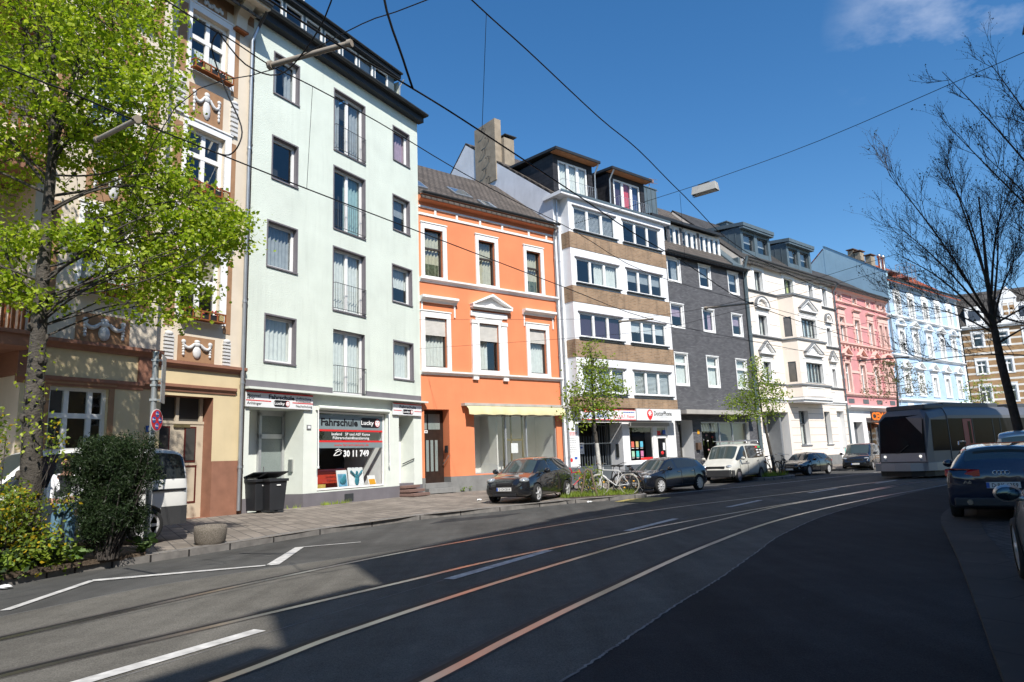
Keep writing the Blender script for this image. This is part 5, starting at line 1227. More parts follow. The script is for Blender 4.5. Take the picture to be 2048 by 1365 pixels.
# ================================================================== the row on the near side of the street (out of frame; it shades the road)
rowd=Vector((.514,.857)); m_rw=[mat('row_render_%s'%n,c,.85,.1,1,.1,40,streak=.2) for n,c in (('beige',(.5,.44,.36)),('grey',(.42,.42,.42)),('rose',(.55,.36,.3)),('ivory',(.6,.57,.5)),('ochre',(.5,.38,.2)))]
segs=[(-24,-9.95,13.4,'beige'),(-9.95,-8.25,15.0,'ochre'),(-8.25,4,17.3,'grey'),(4,13.5,18.2,'rose'),(13.5,25.5,17.4,'ivory')]
proto=None
for i,(u0,u1,hh,nm) in enumerate(segs):
    A=(8+rowd.x*u1,3+rowd.y*u1); B=(8+rowd.x*u0,3+rowd.y*u0)
    h=House('row_house','%s rendered row house on the near side of the street'%nm,A,B)
    W=h.W; n=max(1,int(W/2.6)); fl_=[.9+3.2*k for k in range(int((hh-1.5)/3.2))]
    xs=[(k+.5)*W/n for k in range(n)]; ops=[(x-.55,x+.55,z,z+1.7,.2) for x in xs for z in fl_]
    h.wall(0,W,0,hh,[m_rw[i],m_rw[i]],ops=ops); h.shell([(0,hh),(5,hh+1.2),(10,hh-1)],m_rw[i],m_tile2,eave=.3)
    for o in ops:
        if proto is None: proto=window(h,o[:4],.15,2,.7,cur='none'); px=(o[0],o[2])
        else:
            c=proto.copy(); COL.objects.link(c); c.parent=h.r; c.location=(o[0]-px[0],0,o[2]-px[1])
            for ch in proto.children: d=ch.copy(); COL.objects.link(d); d.parent=c
    if i==2:
        q=MB(); q.box(11.2,12.2,.3,1.2,16.5,17.9); q.box(3,5.5,-.1,2,16.5,17.9); q.build('roof_dormer',m_tile2,h.r)
# ------------------------------------------------------------------ vehicles (x forward, y left, z up)
def paint(name,c,metal=.2,rough=.16,coat=1.):
    n=N(name); k=n.ramp(n.noise(n.coord(),2,3),.3,.7,tuple(x*.9 for x in c),tuple(x*1.06 for x in c)); n.bsdf(k,rough,metal,.5,coat); return n.mat
m_pblack=paint('paint_black',(.012,.013,.016)); m_pblue=paint('paint_dark_blue',(.012,.018,.04)); m_pnavy=paint('paint_navy',(.01,.012,.018))
m_pwhite=paint('paint_white',(.62,.62,.6),0,.35,.6); m_pvan=paint('paint_cream_white',(.5,.49,.44),0,.4,.5); m_psilver=paint('paint_silver',(.48,.48,.47),.7,.3)
m_cglass=mat('car_glass',(.016,.02,.022),.04,.05,2,spec=.7); m_cglass2=mat('car_glass_tint',(.04,.055,.055),.04,.1,2,spec=.8)
m_chrome=mat('chrome',(.6,.6,.6),.12,.03,3,metal=1.); m_alloy=mat('alloy_rim',(.62,.62,.63),.3,.06,5,metal=.4)
m_lamp=mat('headlamp_glass',(.42,.45,.47),.08,.35,14,metal=.5,spec=.8); m_tail=mat('tail_lamp',(.38,.008,.008),.12,.3,20,spec=.8)
m_plate=mat('number_plate',(.62,.62,.6),.45,.04); m_skirt=mat('bumper_plastic',(.035,.036,.038),.65,.1,6)
GL=1;SD=2;AR=3
def lerp_st(st,x):
    st=sorted(st)
    if x<=st[0][0]: return st[0]
    for a,b in zip(st,st[1:]):
        if a[0]<=x<=b[0]:
            t=(x-a[0])/(b[0]-a[0]); return tuple(p+(q-p)*t for p,q in zip(a,b))
    return st[-1]
def ringpts(s):
    x,zb,wb,zt,wt,zr,wr=s; zm=zb+(zt-zb)*.55
    return [(x,0,zb),(x,wb*.8,zb),(x,wb*.97,zb+.07),(x,wb*1.01,zm),(x,wt,zt),(x,wr,zr-.05),(x,wr*.55,zr-.005),(x,0,zr)]
def car_body(t,st,paintm,glass,wheels,arch_r,split=None,sub=2,pillar=.045):
    """st: (x, z_bottom, half width, belt z, belt half width, roof z, roof half width); glass: dict of x ranges"""
    bm=bmesh.new(); vc=bm.verts.layers.float.new('crease_vert'); rings=[]
    for s in st:
        r=ringpts(s); full=[Vector(p) for p in r]+[Vector((p[0],-p[1],p[2])) for p in reversed(r[1:-1])]
        rings.append([bm.verts.new(p) for p in full])
    n=len(rings[0]); F={}
    for i in range(len(rings)-1):
        for j in range(n):
            F[i,j]=bm.faces.new((rings[i][j],rings[i][(j+1)%n],rings[i+1][(j+1)%n],rings[i+1][j]))
    bm.faces.new(list(reversed(rings[0]))); bm.faces.new(rings[-1])
    bm.normal_update()
    def grp(keys,mi,th):
        fs=[F[k] for k in keys if k in F]
        if not fs: return
        bmesh.ops.inset_region(bm,faces=fs,thickness=th,use_even_offset=True)
        for f in fs: f.material_index=mi
    for kind,i0,i1 in glass:
        if kind=='side':
            grp([(i,4) for i in range(i0,i1)],SD,pillar); grp([(i,n-5) for i in range(i0,i1)],SD,pillar)
        else:
            grp([(i,j) for i in range(i0,i1) for j in (5,6,7,8)],GL,pillar)
    bmesh.ops.recalc_face_normals(bm,faces=bm.faces)
    cr=bm.edges.layers.float.get('crease_edge') or bm.edges.layers.float.new('crease_edge')
    for e in bm.edges:
        ms={f.material_index for f in e.link_faces}
        if len(ms)>1: e[cr]=.9
    for i in range(len(rings)-1):
        for j in (1,2,4,5,n-1,n-2,n-4,n-5):
            e=bm.edges.get((rings[i][j],rings[i+1][j]))
            if e: e[cr]=.6 if j in (4,n-4) else .4
    for v in bm.verts:
        ng=[f for f in v.link_faces if f.material_index in (1,2)]
        if len(ng)==1 and len(v.link_faces)>2: v[vc]=.75
    ks=set()
    for kind,i0,i1 in glass:
        if kind=='top': ks|={i0,i1}
    for i in ks|{0,len(rings)-1}:
        for j in range(n):
            e=bm.edges.get((rings[i][j],rings[i][(j+1)%n]))
            if e: e[cr]=max(e[cr],.55 if j in (4,5,6,7,8,9) else .25)
    me=bpy.data.meshes.new('body'); bm.to_mesh(me); bm.free()
    for m_ in (paintm,m_cglass,m_cglass,m_rubber): me.materials.append(m_)
    o=bpy.data.objects.new('body',me); COL.objects.link(o)
    md=o.modifiers.new('s','SUBSURF'); md.levels=sub; md.render_levels=sub
    q=MB(); 
    for wx in wheels:
        for sg in (1,-1):
            n2=20; prof=[(arch_r*math.cos(2*math.pi*k/n2),arch_r*math.sin(2*math.pi*k/n2)) for k in range(n2)]
            w0=max(s[2] for s in st)
            y0,y1=sg*(w0-.34),sg*(w0+.3)
            q.ext([(wx[0]+a,y0,wx[1]+b) for a,b in prof],(0,y1-y0,0),0)
    cut=q.build('cut',m_rubber,None,0,True)
    for p in cut.data.polygons: p.material_index=0
    for k in range(3): cut.data.materials.append(m_rubber)
    cut.data.materials.clear()
    for m_ in (paintm,m_cglass,m_cglass,m_rubber): cut.data.materials.append(m_)
    for p in cut.data.polygons: p.material_index=3
    b=o.modifiers.new('b','BOOLEAN'); b.operation='DIFFERENCE'; b.object=cut; b.solver='EXACT'
    dg=bpy.context.evaluated_depsgraph_get(); dg.update()
    me2=bpy.data.meshes.new_from_object(o.evaluated_get(dg))
    bpy.data.objects.remove(o); bpy.data.objects.remove(cut)
    if len(me2.polygons)<50: me2=me
    bm=bmesh.new(); bm.from_mesh(me2)
    out=[]
    for name,sel,mt in (('body',(0,3),None),('windscreen',(1,),m_cglass2),('side_window',(2,),m_cglass)):
        b2=bm.copy(); bmesh.ops.delete(b2,geom=[f for f in b2.faces if f.material_index not in sel],context='FACES')
        if name=='body': parts=[b2]
        else:
            parts=[]
            sgn=[(lambda f:f.calc_center_median().y>0),(lambda f:f.calc_center_median().y<=0)] if name=='side_window' else [(lambda f:f.calc_center_median().x>0),(lambda f:f.calc_center_median().x<=0)]
            for fn in sgn:
                b3=b2.copy(); bmesh.ops.delete(b3,geom=[f for f in b3.faces if not fn(f)],context='FACES'); parts.append(b3)
        for pi,pb in enumerate(parts):
            if not pb.faces: continue
            nm=name if not (name=='windscreen' and pi==1) else 'rear_window'
            for f in pb.faces: f.smooth=True
            m3=bpy.data.meshes.new(nm); pb.to_mesh(m3)
            if mt:
                m3.materials.clear(); m3.materials.append(mt)
                for p in m3.polygons: p.material_index=0
            else:
                m3.materials.clear()
                for m_ in (paintm,m_cglass,m_cglass,m_rubber): m3.materials.append(m_)
            ob=bpy.data.objects.new(nm,m3); COL.objects.link(ob); ob.parent=t
            if name=='body':
                try:
                    m3.set_sharp_from_angle(angle=R(40))
                except Exception: pass
            out.append(ob)
    return out
def add_wheel(t,x,y,z,r,w=.2,rim=.68,spokes=7,side=1,steel=False):
    q=MB(); q.lathe([(r*rim,-w/2),(r*.93,-w/2),(r,-w*.3),(r,w*.3),(r*.93,w/2),(r*rim,w/2)],(0,0,0),24,0,'y',True,False); o=q.build('wheel',m_rubber,t); o.location=(x,y,z)
    q=MB(); R_=r*rim; yy=side*w*.36
    q.lathe([(R_,-w*.4),(R_,w*.4)],(0,0,0),24,0,'y',True,False); q.lathe([(R_*.86,yy),(R_*1.0,yy+side*.02),(R_*1.0,yy-side*.02),(R_*.86,yy-side*.01)],(0,0,0),24,0,'y',True,False)
    if steel:
        q.lathe([(.01,yy-side*.03),(R_*.35,yy-side*.02),(R_*.6,yy-side*.05),(R_*.88,yy-side*.01)],(0,0,0),24,0,'y')
    else:
        for k in range(spokes):
            a=2*math.pi*k/spokes; c,s_=math.cos(a),math.sin(a); px,pz=-s_,c
            A=[(c*R_*.1+px*R_*.13,s_*R_*.1+pz*R_*.13),(c*R_*.1-px*R_*.13,s_*R_*.1-pz*R_*.13),(c*R_*.92-px*R_*.1,s_*R_*.92-pz*R_*.1),(c*R_*.92+px*R_*.1,s_*R_*.92+pz*R_*.1)]
            q.ext([(u,yy-side*.012,v) for u,v in A],(0,side*.03,0))
        q.lathe([(.0,yy+side*.03),(R_*.2,yy+side*.028),(R_*.22,yy-side*.02)],(0,0,0),12,0,'y')
    q.lathe([(.0,-side*.02),(R_*.98,-side*.02)],(0,0,0),20,1,'y')
    q.build('rim',[m_alloy if not steel else m_grey_paint,m_black],o)
def sidepath(st,x,off,zs,sg=1,y_extra=.004):
    s=lerp_st(st,x); r=ringpts(s); P=[]
    for z in zs:
        y=None
        for a,b in zip(r[2:6],r[3:7]):
            lo,hi=sorted((a[2],b[2]))
            if lo-1e-6<=z<=hi+1e-6 and hi>lo: y=a[1]+(b[1]-a[1])*(z-a[2])/(b[2]-a[2]); break
        if y is None: continue
        P.append((x+off,sg*(y+y_extra),z))
    return P
def vehicle(name,label,cat,x,y,z,az,sc,st,paintm,glass,wheels,wr,L,W,H,lamps,plate=None,steel=False,doors=(),skirt=False,grille=None,spokes=7,taper=.0,mirror=None,tails=None,group=None,badge=None,arch=None,handle_z=None,tread=.09,platetext=None):
    t=thing(name,label,cat,(x,y,z),R(90-az),group); t.scale=(sc,sc,sc)
    car_body(t,st,paintm,glass,wheels,arch or wr*1.16)
    for wx,wz in wheels:
        for sg in (1,-1): add_wheel(t,wx,sg*(W/2-tread),wz,wr,.2,.74,spokes,sg,steel)
    for lp in lamps:
        for sg in (1,-1):
            q=MB(); q.ball((lp[0],sg*lp[1],lp[2]),(lp[3],lp[4],lp[5]),0,14,8); q.build('headlight',m_lamp,t)
    for lp in (tails or []):
        for sg in (1,-1):
            q=MB(); q.ball((lp[0],sg*lp[1],lp[2]),(lp[3],lp[4],lp[5]),0,14,8); q.build('tail_light',m_tail,t)
    if grille:
        for g_ in grille: q=MB(); q.box(*g_); q.build('grille',m_black,t,.01)
    if mirror:
        for sg in (1,-1):
            q=MB(); q.ball((mirror[0],sg*mirror[1],mirror[2]),(.07,.12,.085),0,12,8); q.tube([(mirror[0],sg*(mirror[1]-.16),mirror[2]-.06),(mirror[0],sg*mirror[1],mirror[2]-.03)],.03,6); q.build('wing_mirror',paintm,t)
    zz=[wheels[0][1]+.02+.07*k for k in range(14)]
    for dx in doors:
        for sg in (1,-1):
            s=lerp_st(st,dx); P=sidepath(st,dx,0,[s[1]+.12+(s[3]-s[1]-.13)*k/6 for k in range(7)],sg)
            if len(P)>2: q=MB(); q.tube(P,.007,4); q.build('door_gap',m_black,t)
    if handle_z:
        for dx in doors[1:]:
            for sg in (1,-1):
                P=sidepath(st,dx+.16,0,[handle_z],sg,.015)
                if P: q=MB(); q.obox(P[0],(.08,0,0),(0,.012,0),(0,0,.014)); q.build('door_handle',m_chrome if paintm is not m_pvan else m_black,t)
    if plate:
        px,pz,sg=plate; q=MB(); q.box(px-.012,px+.012,-.26,.26,pz-.055,pz+.055); p=q.build('number_plate',m_plate,t)
        q=MB(); xx=px+sg*.014; yy=.26 if sg<0 else -.26
        q.quad((xx,yy,pz-.05),(xx,yy-(.05 if sg<0 else -.05),pz-.05),(xx,yy-(.05 if sg<0 else -.05),pz+.05),(xx,yy,pz+.05)); q.build('plate_blue_field',m_blue_print,p)
        if platetext:
            tx=text(platetext,p,0,0,0,.075,m_blk_print,.4,'CENTER',.01)
            tx.rotation_euler=(0,0,R(90) if sg>0 else R(-90)); tx.location=(xx,.0+(.025 if sg>0 else -.025),pz-.037)
    return t
# --- profiles: (x, z_bottom, half width, belt z, belt half w, roof z, roof half w)
hatch=[(-1.98,.36,.6,.80,.58,.84,.5),(-1.93,.26,.76,.92,.74,.98,.6),(-1.8,.2,.82,.99,.78,1.2,.6),(-1.45,.19,.84,1.0,.8,1.42,.56),(-.55,.18,.85,.97,.82,1.48,.58),(.05,.18,.85,.95,.82,1.47,.58),(.42,.18,.85,.93,.82,1.4,.56),(1.12,.18,.85,.9,.8,.95,.64),(1.6,.19,.83,.83,.76,.86,.6),(1.85,.22,.76,.72,.7,.75,.55),(1.97,.3,.62,.56,.56,.58,.44)]
hg=[('side',3,5),('side',5,7),('top',6,7),('top',1,3)]
vehicle('parked_car','small black hatchback parked on the pavement in front of the orange house','car',.44,23.25,.13,207,.96,hatch,m_pblack,hg,[(1.2,.3),(-1.25,.3)],.3,3.98,1.71,1.49,[(1.68,.6,.72,.24,.16,.1)],(1.985,.46,1),doors=(.95,-.45),grille=[(1.9,1.985,-.42,.42,.24,.33),(1.93,1.975,-.3,.3,.58,.66)],mirror=(.72,.98,1.0),tails=[(-1.9,.68,.86,.08,.1,.16)],handle_z=.86,spokes=5,platetext='D CH 2014')
golf=[(-2.1,.36,.62,.82,.6,.86,.5),(-2.04,.26,.8,.92,.76,1.0,.62),(-1.88,.2,.87,.97,.8,1.24,.6),(-1.5,.18,.89,.97,.83,1.4,.58),(-.55,.17,.895,.95,.85,1.46,.6),(.15,.17,.895,.93,.85,1.44,.6),(.5,.17,.895,.92,.85,1.36,.58),(1.2,.17,.89,.89,.83,.93,.66),(1.75,.19,.87,.8,.8,.84,.64),(2.0,.22,.8,.7,.72,.73,.58),(2.1,.3,.66,.56,.58,.58,.46)]
vehicle('parked_car','dark hatchback with bright alloy wheels parked beside the bicycles, in front of the white van','car',5.75,27.5,.0,230,.92,golf,m_pnavy,[('side',3,5),('side',5,7),('top',6,7),('top',1,3)],[(1.3,.32),(-1.33,.32)],.32,4.25,1.79,1.45,[(1.84,.62,.68,.2,.19,.09)],(2.11,.42,1),doors=(.98,-.12,-1.05),grille=[(2.0,2.09,-.45,.45,.58,.67),(2.0,2.1,-.5,.5,.24,.36)],mirror=(.82,1.02,.99),tails=[(-2.0,.68,.84,.08,.14,.1)],handle_z=.84,spokes=10,platetext='D AU 158')
bmw=[(-2.2,.38,.64,.84,.62,.88,.5),(-2.14,.27,.82,.95,.78,1.05,.62),(-2.0,.2,.87,.98,.8,1.3,.6),(-1.6,.17,.89,.97,.82,1.4,.58),(-.5,.17,.9,.95,.84,1.45,.6),(.1,.17,.9,.93,.84,1.43,.6),(.45,.17,.9,.92,.84,1.35,.58),(1.15,.17,.89,.89,.82,.94,.66),(1.8,.19,.87,.8,.8,.86,.64),(2.1,.22,.8,.7,.72,.74,.58),(2.24,.3,.66,.56,.58,.58,.46)]
vehicle('parked_car','black estate car with silver wheels parked in front of the cream house','car',16.1,38.9,.0,228,.86,bmw,m_pblack,[('side',3,5),('side',5,7),('top',6,7),('top',1,3)],[(1.38,.32),(-1.38,.32)],.32,4.5,1.8,1.45,[(1.95,.62,.68,.2,.2,.08)],(2.25,.42,1),doors=(.95,-.15,-1.1),grille=[(2.1,2.2,-.3,.3,.58,.68)],mirror=(.78,1.02,.99),tails=[(-2.1,.7,.86,.08,.12,.1)],handle_z=.84,spokes=14)
van=[(-2.4,.45,.84,1.1,.84,1.3,.74),(-2.36,.32,.92,1.15,.9,1.9,.74),(-2.2,.3,.95,1.15,.92,1.96,.78),(-.6,.28,.95,1.12,.93,1.98,.78),(.3,.28,.95,1.12,.93,1.97,.78),(.85,.28,.95,1.12,.93,1.9,.76),(1.6,.28,.95,1.06,.9,1.17,.74),(2.05,.28,.93,.92,.86,.99,.7),(2.35,.32,.86,.72,.8,.76,.62),(2.44,.4,.74,.58,.66,.6,.5)]
v=vehicle('parked_van','cream white van with roof rack and text stickers on its rear side window','van',10.65,34.3,.0,220,.92,van,m_pvan,[('side',2,4),('side',4,6),('top',5,6)],[(1.55,.33),(-1.45,.33)],.33,4.89,1.9,1.97,[(2.13,.66,.8,.17,.17,.1)],(2.43,.4,1),steel=True,doors=(1.35,.35,-1.2),grille=[(2.25,2.37,-.5,.5,.72,.84)],mirror=(1.25,1.08,1.2),tails=[(-2.36,.86,1.0,.04,.06,.2)],handle_z=1.02)
q=MB(); q.box(2.2,2.5,-.84,.84,.3,.66); q.box(2.02,2.3,-.93,.93,.3,.64); q.box(-2.47,-2.2,-.92,.92,.32,.6); q.build('bumper',m_skirt,v,.04)
q=MB()
for x in (-1.6,.0):
    q.tube([(x,-.85,1.98),(x,-.8,2.1),(x,.8,2.1),(x,.85,1.98)],.03,6)
for y in (-.7,.7): q.tube([(-2.1,y,2.13),(.7,y,2.13)],.02,5)
q.build('roof_rack',m_steel,v)
for sg in (1,-1):
    s0=sidepath(van,-1.6,0,[1.25],sg,.012)[0]; s1=sidepath(van,-1.6,0,[1.8],sg,.012)[0]; q=MB()
    for (xa,xb,za,zb,mi) in ((-1.45,-1.15,1.72,1.8,1),(-1.85,-1.5,1.72,1.8,2),(-1.5,-1.2,1.58,1.63,0),(-1.9,-1.65,1.58,1.63,0),(-1.5,-1.2,1.44,1.5,0),(-1.9,-1.65,1.46,1.5,0),(-1.9,-1.6,1.36,1.39,0),(-1.5,-1.2,1.3,1.34,0)):
        f=lambda z:(s0[1]+(s1[1]-s0[1])*(z-1.25)/.55)
        q.quad((xa,f(za),za),(xb,f(za),za),(xb,f(zb),zb),(xa,f(zb),zb),mi)
    q.build('window_sticker',[m_white_print,m_red,mat('green_print',(.05,.4,.1),.5,.05)],v)
    p=sidepath(van,.5,0,[.92],sg,.006)[0]; lines(v,[(.15,1.1,.9,.07,m_grey_print)],p[1])
vito=[(-2.5,.42,.84,1.1,.84,1.3,.74),(-2.46,.3,.93,1.15,.9,1.82,.74),(-2.2,.26,.96,1.15,.93,1.9,.78),(-.6,.25,.96,1.12,.94,1.91,.78),(.3,.25,.96,1.1,.94,1.9,.78),(.75,.25,.96,1.08,.93,1.83,.76),(1.55,.25,.96,1.08,.9,1.16,.76),(2.2,.26,.94,.98,.86,1.05,.72),(2.5,.3,.88,.78,.8,.84,.64),(2.6,.38,.74,.58,.66,.62,.5)]
vehicle('parked_van','black people carrier van parked behind the estate car, left of the tram','van',21.6,43.6,.0,216,.86,vito,m_pblack,[('side',2,3),('side',3,5),('top',5,6)],[(1.65,.33),(-1.55,.33)],.33,5.1,1.92,1.9,[(2.36,.7,.84,.16,.18,.08)],(2.6,.48,1),doors=(1.3,.3),grille=[(2.45,2.56,-.5,.5,.62,.82)],mirror=(1.2,1.1,1.18),handle_z=1.0)
caddy=[(-2.2,.45,.74,1.05,.76,1.2,.68),(-2.16,.32,.86,1.12,.84,1.72,.66),(-2.0,.28,.895,1.14,.86,1.82,.68),(-1.2,.26,.9,1.12,.88,1.85,.7),(-.2,.25,.9,1.1,.88,1.86,.7),(.5,.25,.9,1.08,.87,1.8,.68),(1.25,.25,.89,1.02,.85,1.1,.68),(1.85,.27,.86,.86,.8,.92,.64),(2.1,.32,.78,.68,.72,.72,.56),(2.2,.4,.62,.54,.58,.56,.46)]
c=vehicle('parked_van','white delivery van standing behind the evergreen bush on the pavement','van',-8.66,12.93,.17,216,1.0,caddy,m_pwhite,[('side',1,3),('side',3,4),('side',4,6),('top',5,6),('top',0,1)],[(1.25,.33),(-1.35,.33)],.33,4.4,1.8,1.86,[(1.92,.6,.78,.2,.16,.11)],doors=(1.0,-.05,-1.1),mirror=(.85,1.04,1.1),handle_z=.98,spokes=6)
q=MB()
for sg in (1,-1):
    P=[]
    for x in (-2.14,-2.0,-1.8,-1.6): P.append((x,sg*(lerp_st(caddy,x)[2]+.008),.62))
    q.add([(p[0],p[1],.3) for p in P]+[(p[0],p[1],.66) for p in P],[(i,i+1,5+i,4+i) for i in range(3)])
q.build('bumper',m_skirt,c)
q=MB()
for sg in (1,-1): q.tube([(x,sg*(lerp_st(caddy,x)[2]+.006),.98) for x in (-2.1,-1.6,-1.0,-.4)],.022,5)
q.build('door_rail',m_black,c)
# --- dark blue estate seen from behind on the right
a6=[(-2.45,.42,.66,.8,.7,.88,.56),(-2.4,.3,.86,.92,.84,1.0,.66),(-2.3,.22,.91,.98,.87,1.12,.62),(-1.95,.18,.93,.98,.87,1.38,.6),(-1.2,.17,.935,.97,.88,1.44,.62),(-.2,.17,.935,.95,.88,1.46,.62),(.45,.17,.935,.93,.88,1.4,.6),(1.3,.17,.93,.9,.86,.95,.68),(2.0,.19,.9,.8,.84,.85,.64),(2.35,.24,.82,.68,.74,.72,.58),(2.46,.32,.66,.56,.6,.58,.46)]
A=vehicle('parked_car','dark blue estate car seen from behind with red tail lights and a white number plate','car',10.1,14.5,.05,36,.97,a6,m_pblue,[('side',3,5),('side',5,7),('top',6,7),('top',2,3)],[(1.45,.33),(-1.45,.33)],.33,4.93,1.87,1.46,[(2.2,.64,.68,.18,.2,.08)],(-2.45,.67,-1),doors=(1.0,-.1,-1.1),mirror=(.9,1.06,1.0),handle_z=.86,platetext='D·RK 6359')
q=MB()
for k in range(4): q.lathe([(.03,-2.455),(.04,-2.46),(.04,-2.45),(.03,-2.45)],(0,.1-.062*k,.9),16,0,'x',True,False)
q.build('ring_badge',m_chrome,A)
for sg in (1,-1):
    q=MB(); P=[(-2.43,.34,.84),(-2.43,.34,.96),(-2.36,.8,.99),(-2.2,.905,.97),(-2.2,.92,.86),(-2.36,.83,.8)]
    q.ext([(x,sg*y,z) for x,y,z in P],(-.035,0,0)); q.build('tail_light',m_tail,A,.01)
q=MB(); q.box(-2.47,-2.3,-.8,.8,.28,.44); q.build('rear_diffuser',m_skirt,A,.03)
for sg in (1,-1): q=MB(); q.lathe([(.05,-2.5),(.05,-2.4)],(0,sg*.55,.36),12,0,'x'); q.build('exhaust_pipe',m_chrome,A)
q=MB(); q.box(-2.05,-2.0,-.45,.45,1.43,1.45); q.build('brake_light',m_tail,A)
q=MB()
for sg in (1,-1): q.tube([(-1.8,sg*.64,1.42),(-1.7,sg*.64,1.49),(.2,sg*.64,1.5),(.35,sg*.64,1.45)],.016,6)
q.build('roof_rail',m_chrome,A)
q=MB(); q.box(-2.46,-2.44,-.62,-.38,.79,.81) ; q.build('badge_strip',m_chrome,A); tx=text('A6',A,0,0,0,.06,m_chrome,.13); tx.rotation_euler=(0,0,R(-90)); tx.location=(-2.465,.62,.7)
# --- silver car at the right edge, only its front corner in view
S=vehicle('parked_car','silver car at the right edge of the picture with chrome rimmed wing mirror','car',5.37,5.96,.05,30,1.0,golf,m_psilver,[('side',3,5),('side',5,7),('top',6,7),('top',1,3)],[(1.3,.32),(-1.33,.32)],.32,4.25,1.79,1.45,[(1.84,.62,.68,.2,.19,.09)],doors=(.98,-.12,-1.05),mirror=(.58,.96,.93),handle_z=.84,spokes=5)
q=MB(); q.ball((.505,.965,.93),(.012,.1,.066),0,14,8); q.build('mirror_glass',mat('mirror_glass',(.05,.08,.1),.05,.05,2,metal=.9),S)
# --- pale van beyond the blue estate
vehicle('parked_van','pale silver van parked beyond the dark blue estate on the right','van',14.6,19.6,.05,40,.92,caddy,m_psilver,[('side',1,3),('side',3,4),('side',4,6),('top',5,6),('top',0,1)],[(1.25,.33),(-1.35,.33)],.33,4.4,1.8,1.86,[(1.92,.6,.78,.2,.16,.11)],doors=(1.0,-.05,-1.1),mirror=(.85,1.04,1.1),handle_z=.98)

# ------------------------------------------------------------------ tram
m_tram=mat('tram_silver',(.13,.135,.15),.42,.06,1.5,metal=.25,spec=.3); m_tramf=mat('tram_front_silver',(.3,.31,.34),.35,.05,1.5,metal=.3,spec=.5); m_tramd=mat('tram_dark_roof',(.06,.065,.075),.5,.1,2); m_tglass=mat('tram_glass',(.012,.013,.016),.09,.2,2,spec=.16)
m_tred=mat('tram_red_door',(.3,.012,.02),.4,.1,3)
T=thing('tram','silver low floor tram with dark windscreen and red door coming round the bend','tram',(16.75,30.45,0),R(180+90-60)); T.scale=(.92,)*3
# x forward; body 2.4 wide; nose at x=0; tail towards -x
def tsec(x,zb,w,zt,rf=.12): return [(x,-w,zb),(x,-w,zt-.45),(x,-w+.12,zt-.15),(x,-w+.4,zt),(x,w-.4,zt),(x,w-.12,zt-.15),(x,w,zt-.45),(x,w,zb)]
def tbody(x0,x1,name):
    q=MB(); 
    xs=[x0,x1]; A_=tsec(x0,.3,1.2,3.35);B_=tsec(x1,.3,1.2,3.35); o=len(q.v); n=8
    q.add(A_+B_,[(i,(i+1)%n,n+(i+1)%n,n+i) for i in range(n)]+[tuple(range(n)),tuple(range(2*n-1,n-1,-1))]); return q.build(name,m_tram,T,.03)
# nose: raked windscreen
q=MB(); R0=tsec(-2.2,.3,1.2,3.35); R1=tsec(-.75,.3,1.2,3.2); R2=[(-.25,-1.16,.75),(-.25,-1.16,1.15),(-.48,-1.13,2.75),(-.62,-.9,3.0),(-.62,.9,3.0),(-.48,1.13,2.75),(-.25,1.16,1.15),(-.25,1.16,.75)]
n=8; q.add(R0+R1+R2,[(i,(i+1)%n,n+(i+1)%n,n+i) for i in range(n)]+[(n+i,n+(i+1)%n,2*n+(i+1)%n,2*n+i) for i in range(n)]+[tuple(range(2*n,3*n))]); q.build('cab',m_tram,T)
q=MB(); m_tglass.node_tree.nodes['Principled BSDF'].inputs['IOR'].default_value=1.18
q=MB(); q.poly([(-.235,-1.09,1.18),(-.235,1.09,1.18),(-.455,1.06,2.72),(-.59,.84,2.95),(-.59,-.84,2.95),(-.455,-1.06,2.72)]); q.build('windscreen',m_tglass,T)
for sg in (1,-1):
    q=MB(); q.poly([(-.75,sg*1.215,1.25),(-2.15,sg*1.225,1.25),(-2.15,sg*1.225,2.7),(-.85,sg*1.205,2.7)]); q.build('cab_side_window',m_tglass,T)
q=MB(); q.poly([(-.235,-1.09,.78),(-.235,1.09,.78),(-.235,1.07,1.17),(-.235,-1.07,1.17)]); q.build('front_panel',m_tramf,T)
q=MB()
for k in range(14):
    a=math.pi*k/13; 
P=[(-1.6,-1.4),(-.5,-1.42),(.1,-1.25),(.42,-.7),(.5,0),(.42,.7),(.1,1.25),(-.5,1.42),(-1.6,1.4),(-4.4,1.22),(-4.4,-1.22)]
q.ext([(a,b,.36) for a,b in P],(0,0,.36)); q.build('bumper_skirt',m_tramf,T,.13)
q=MB(); P2=[(a*.9-.15,b*.85) for a,b in P]; q.ext([(a,b,.1) for a,b in P2],(0,0,.3)); q.build('underframe',m_black,T)
for sg in (1,-1):
    for z in (1.02,.88): q=MB(); q.lathe([(.0,-.2),(.055,-.205),(.06,-.26)],(0,sg*.86,z),12,0,'x'); q.build('headlight',emis('tram_lamp',(1,.95,.85),1.2) if z>1 and sg>0 else (bpy.data.materials['tram_lamp'] if z>1 else m_lamp),T)
q=MB(); q.tube([(-.2,-.1,1.2),(-.24,.35,1.55)],.025,5); q.tube([(-.2,-.05,1.2),(-.2,-.3,1.18)],.02,4); q.build('wiper',m_black,T)
q=MB(); q.box(-2.6,-.9,-.95,.95,3.2,3.45); q.build('roof_fairing',m_tramd,T,.06)
cars=[(-2.2,-8.6),(-9.0,-15.5),(-15.9,-22),(-22.4,-30)]
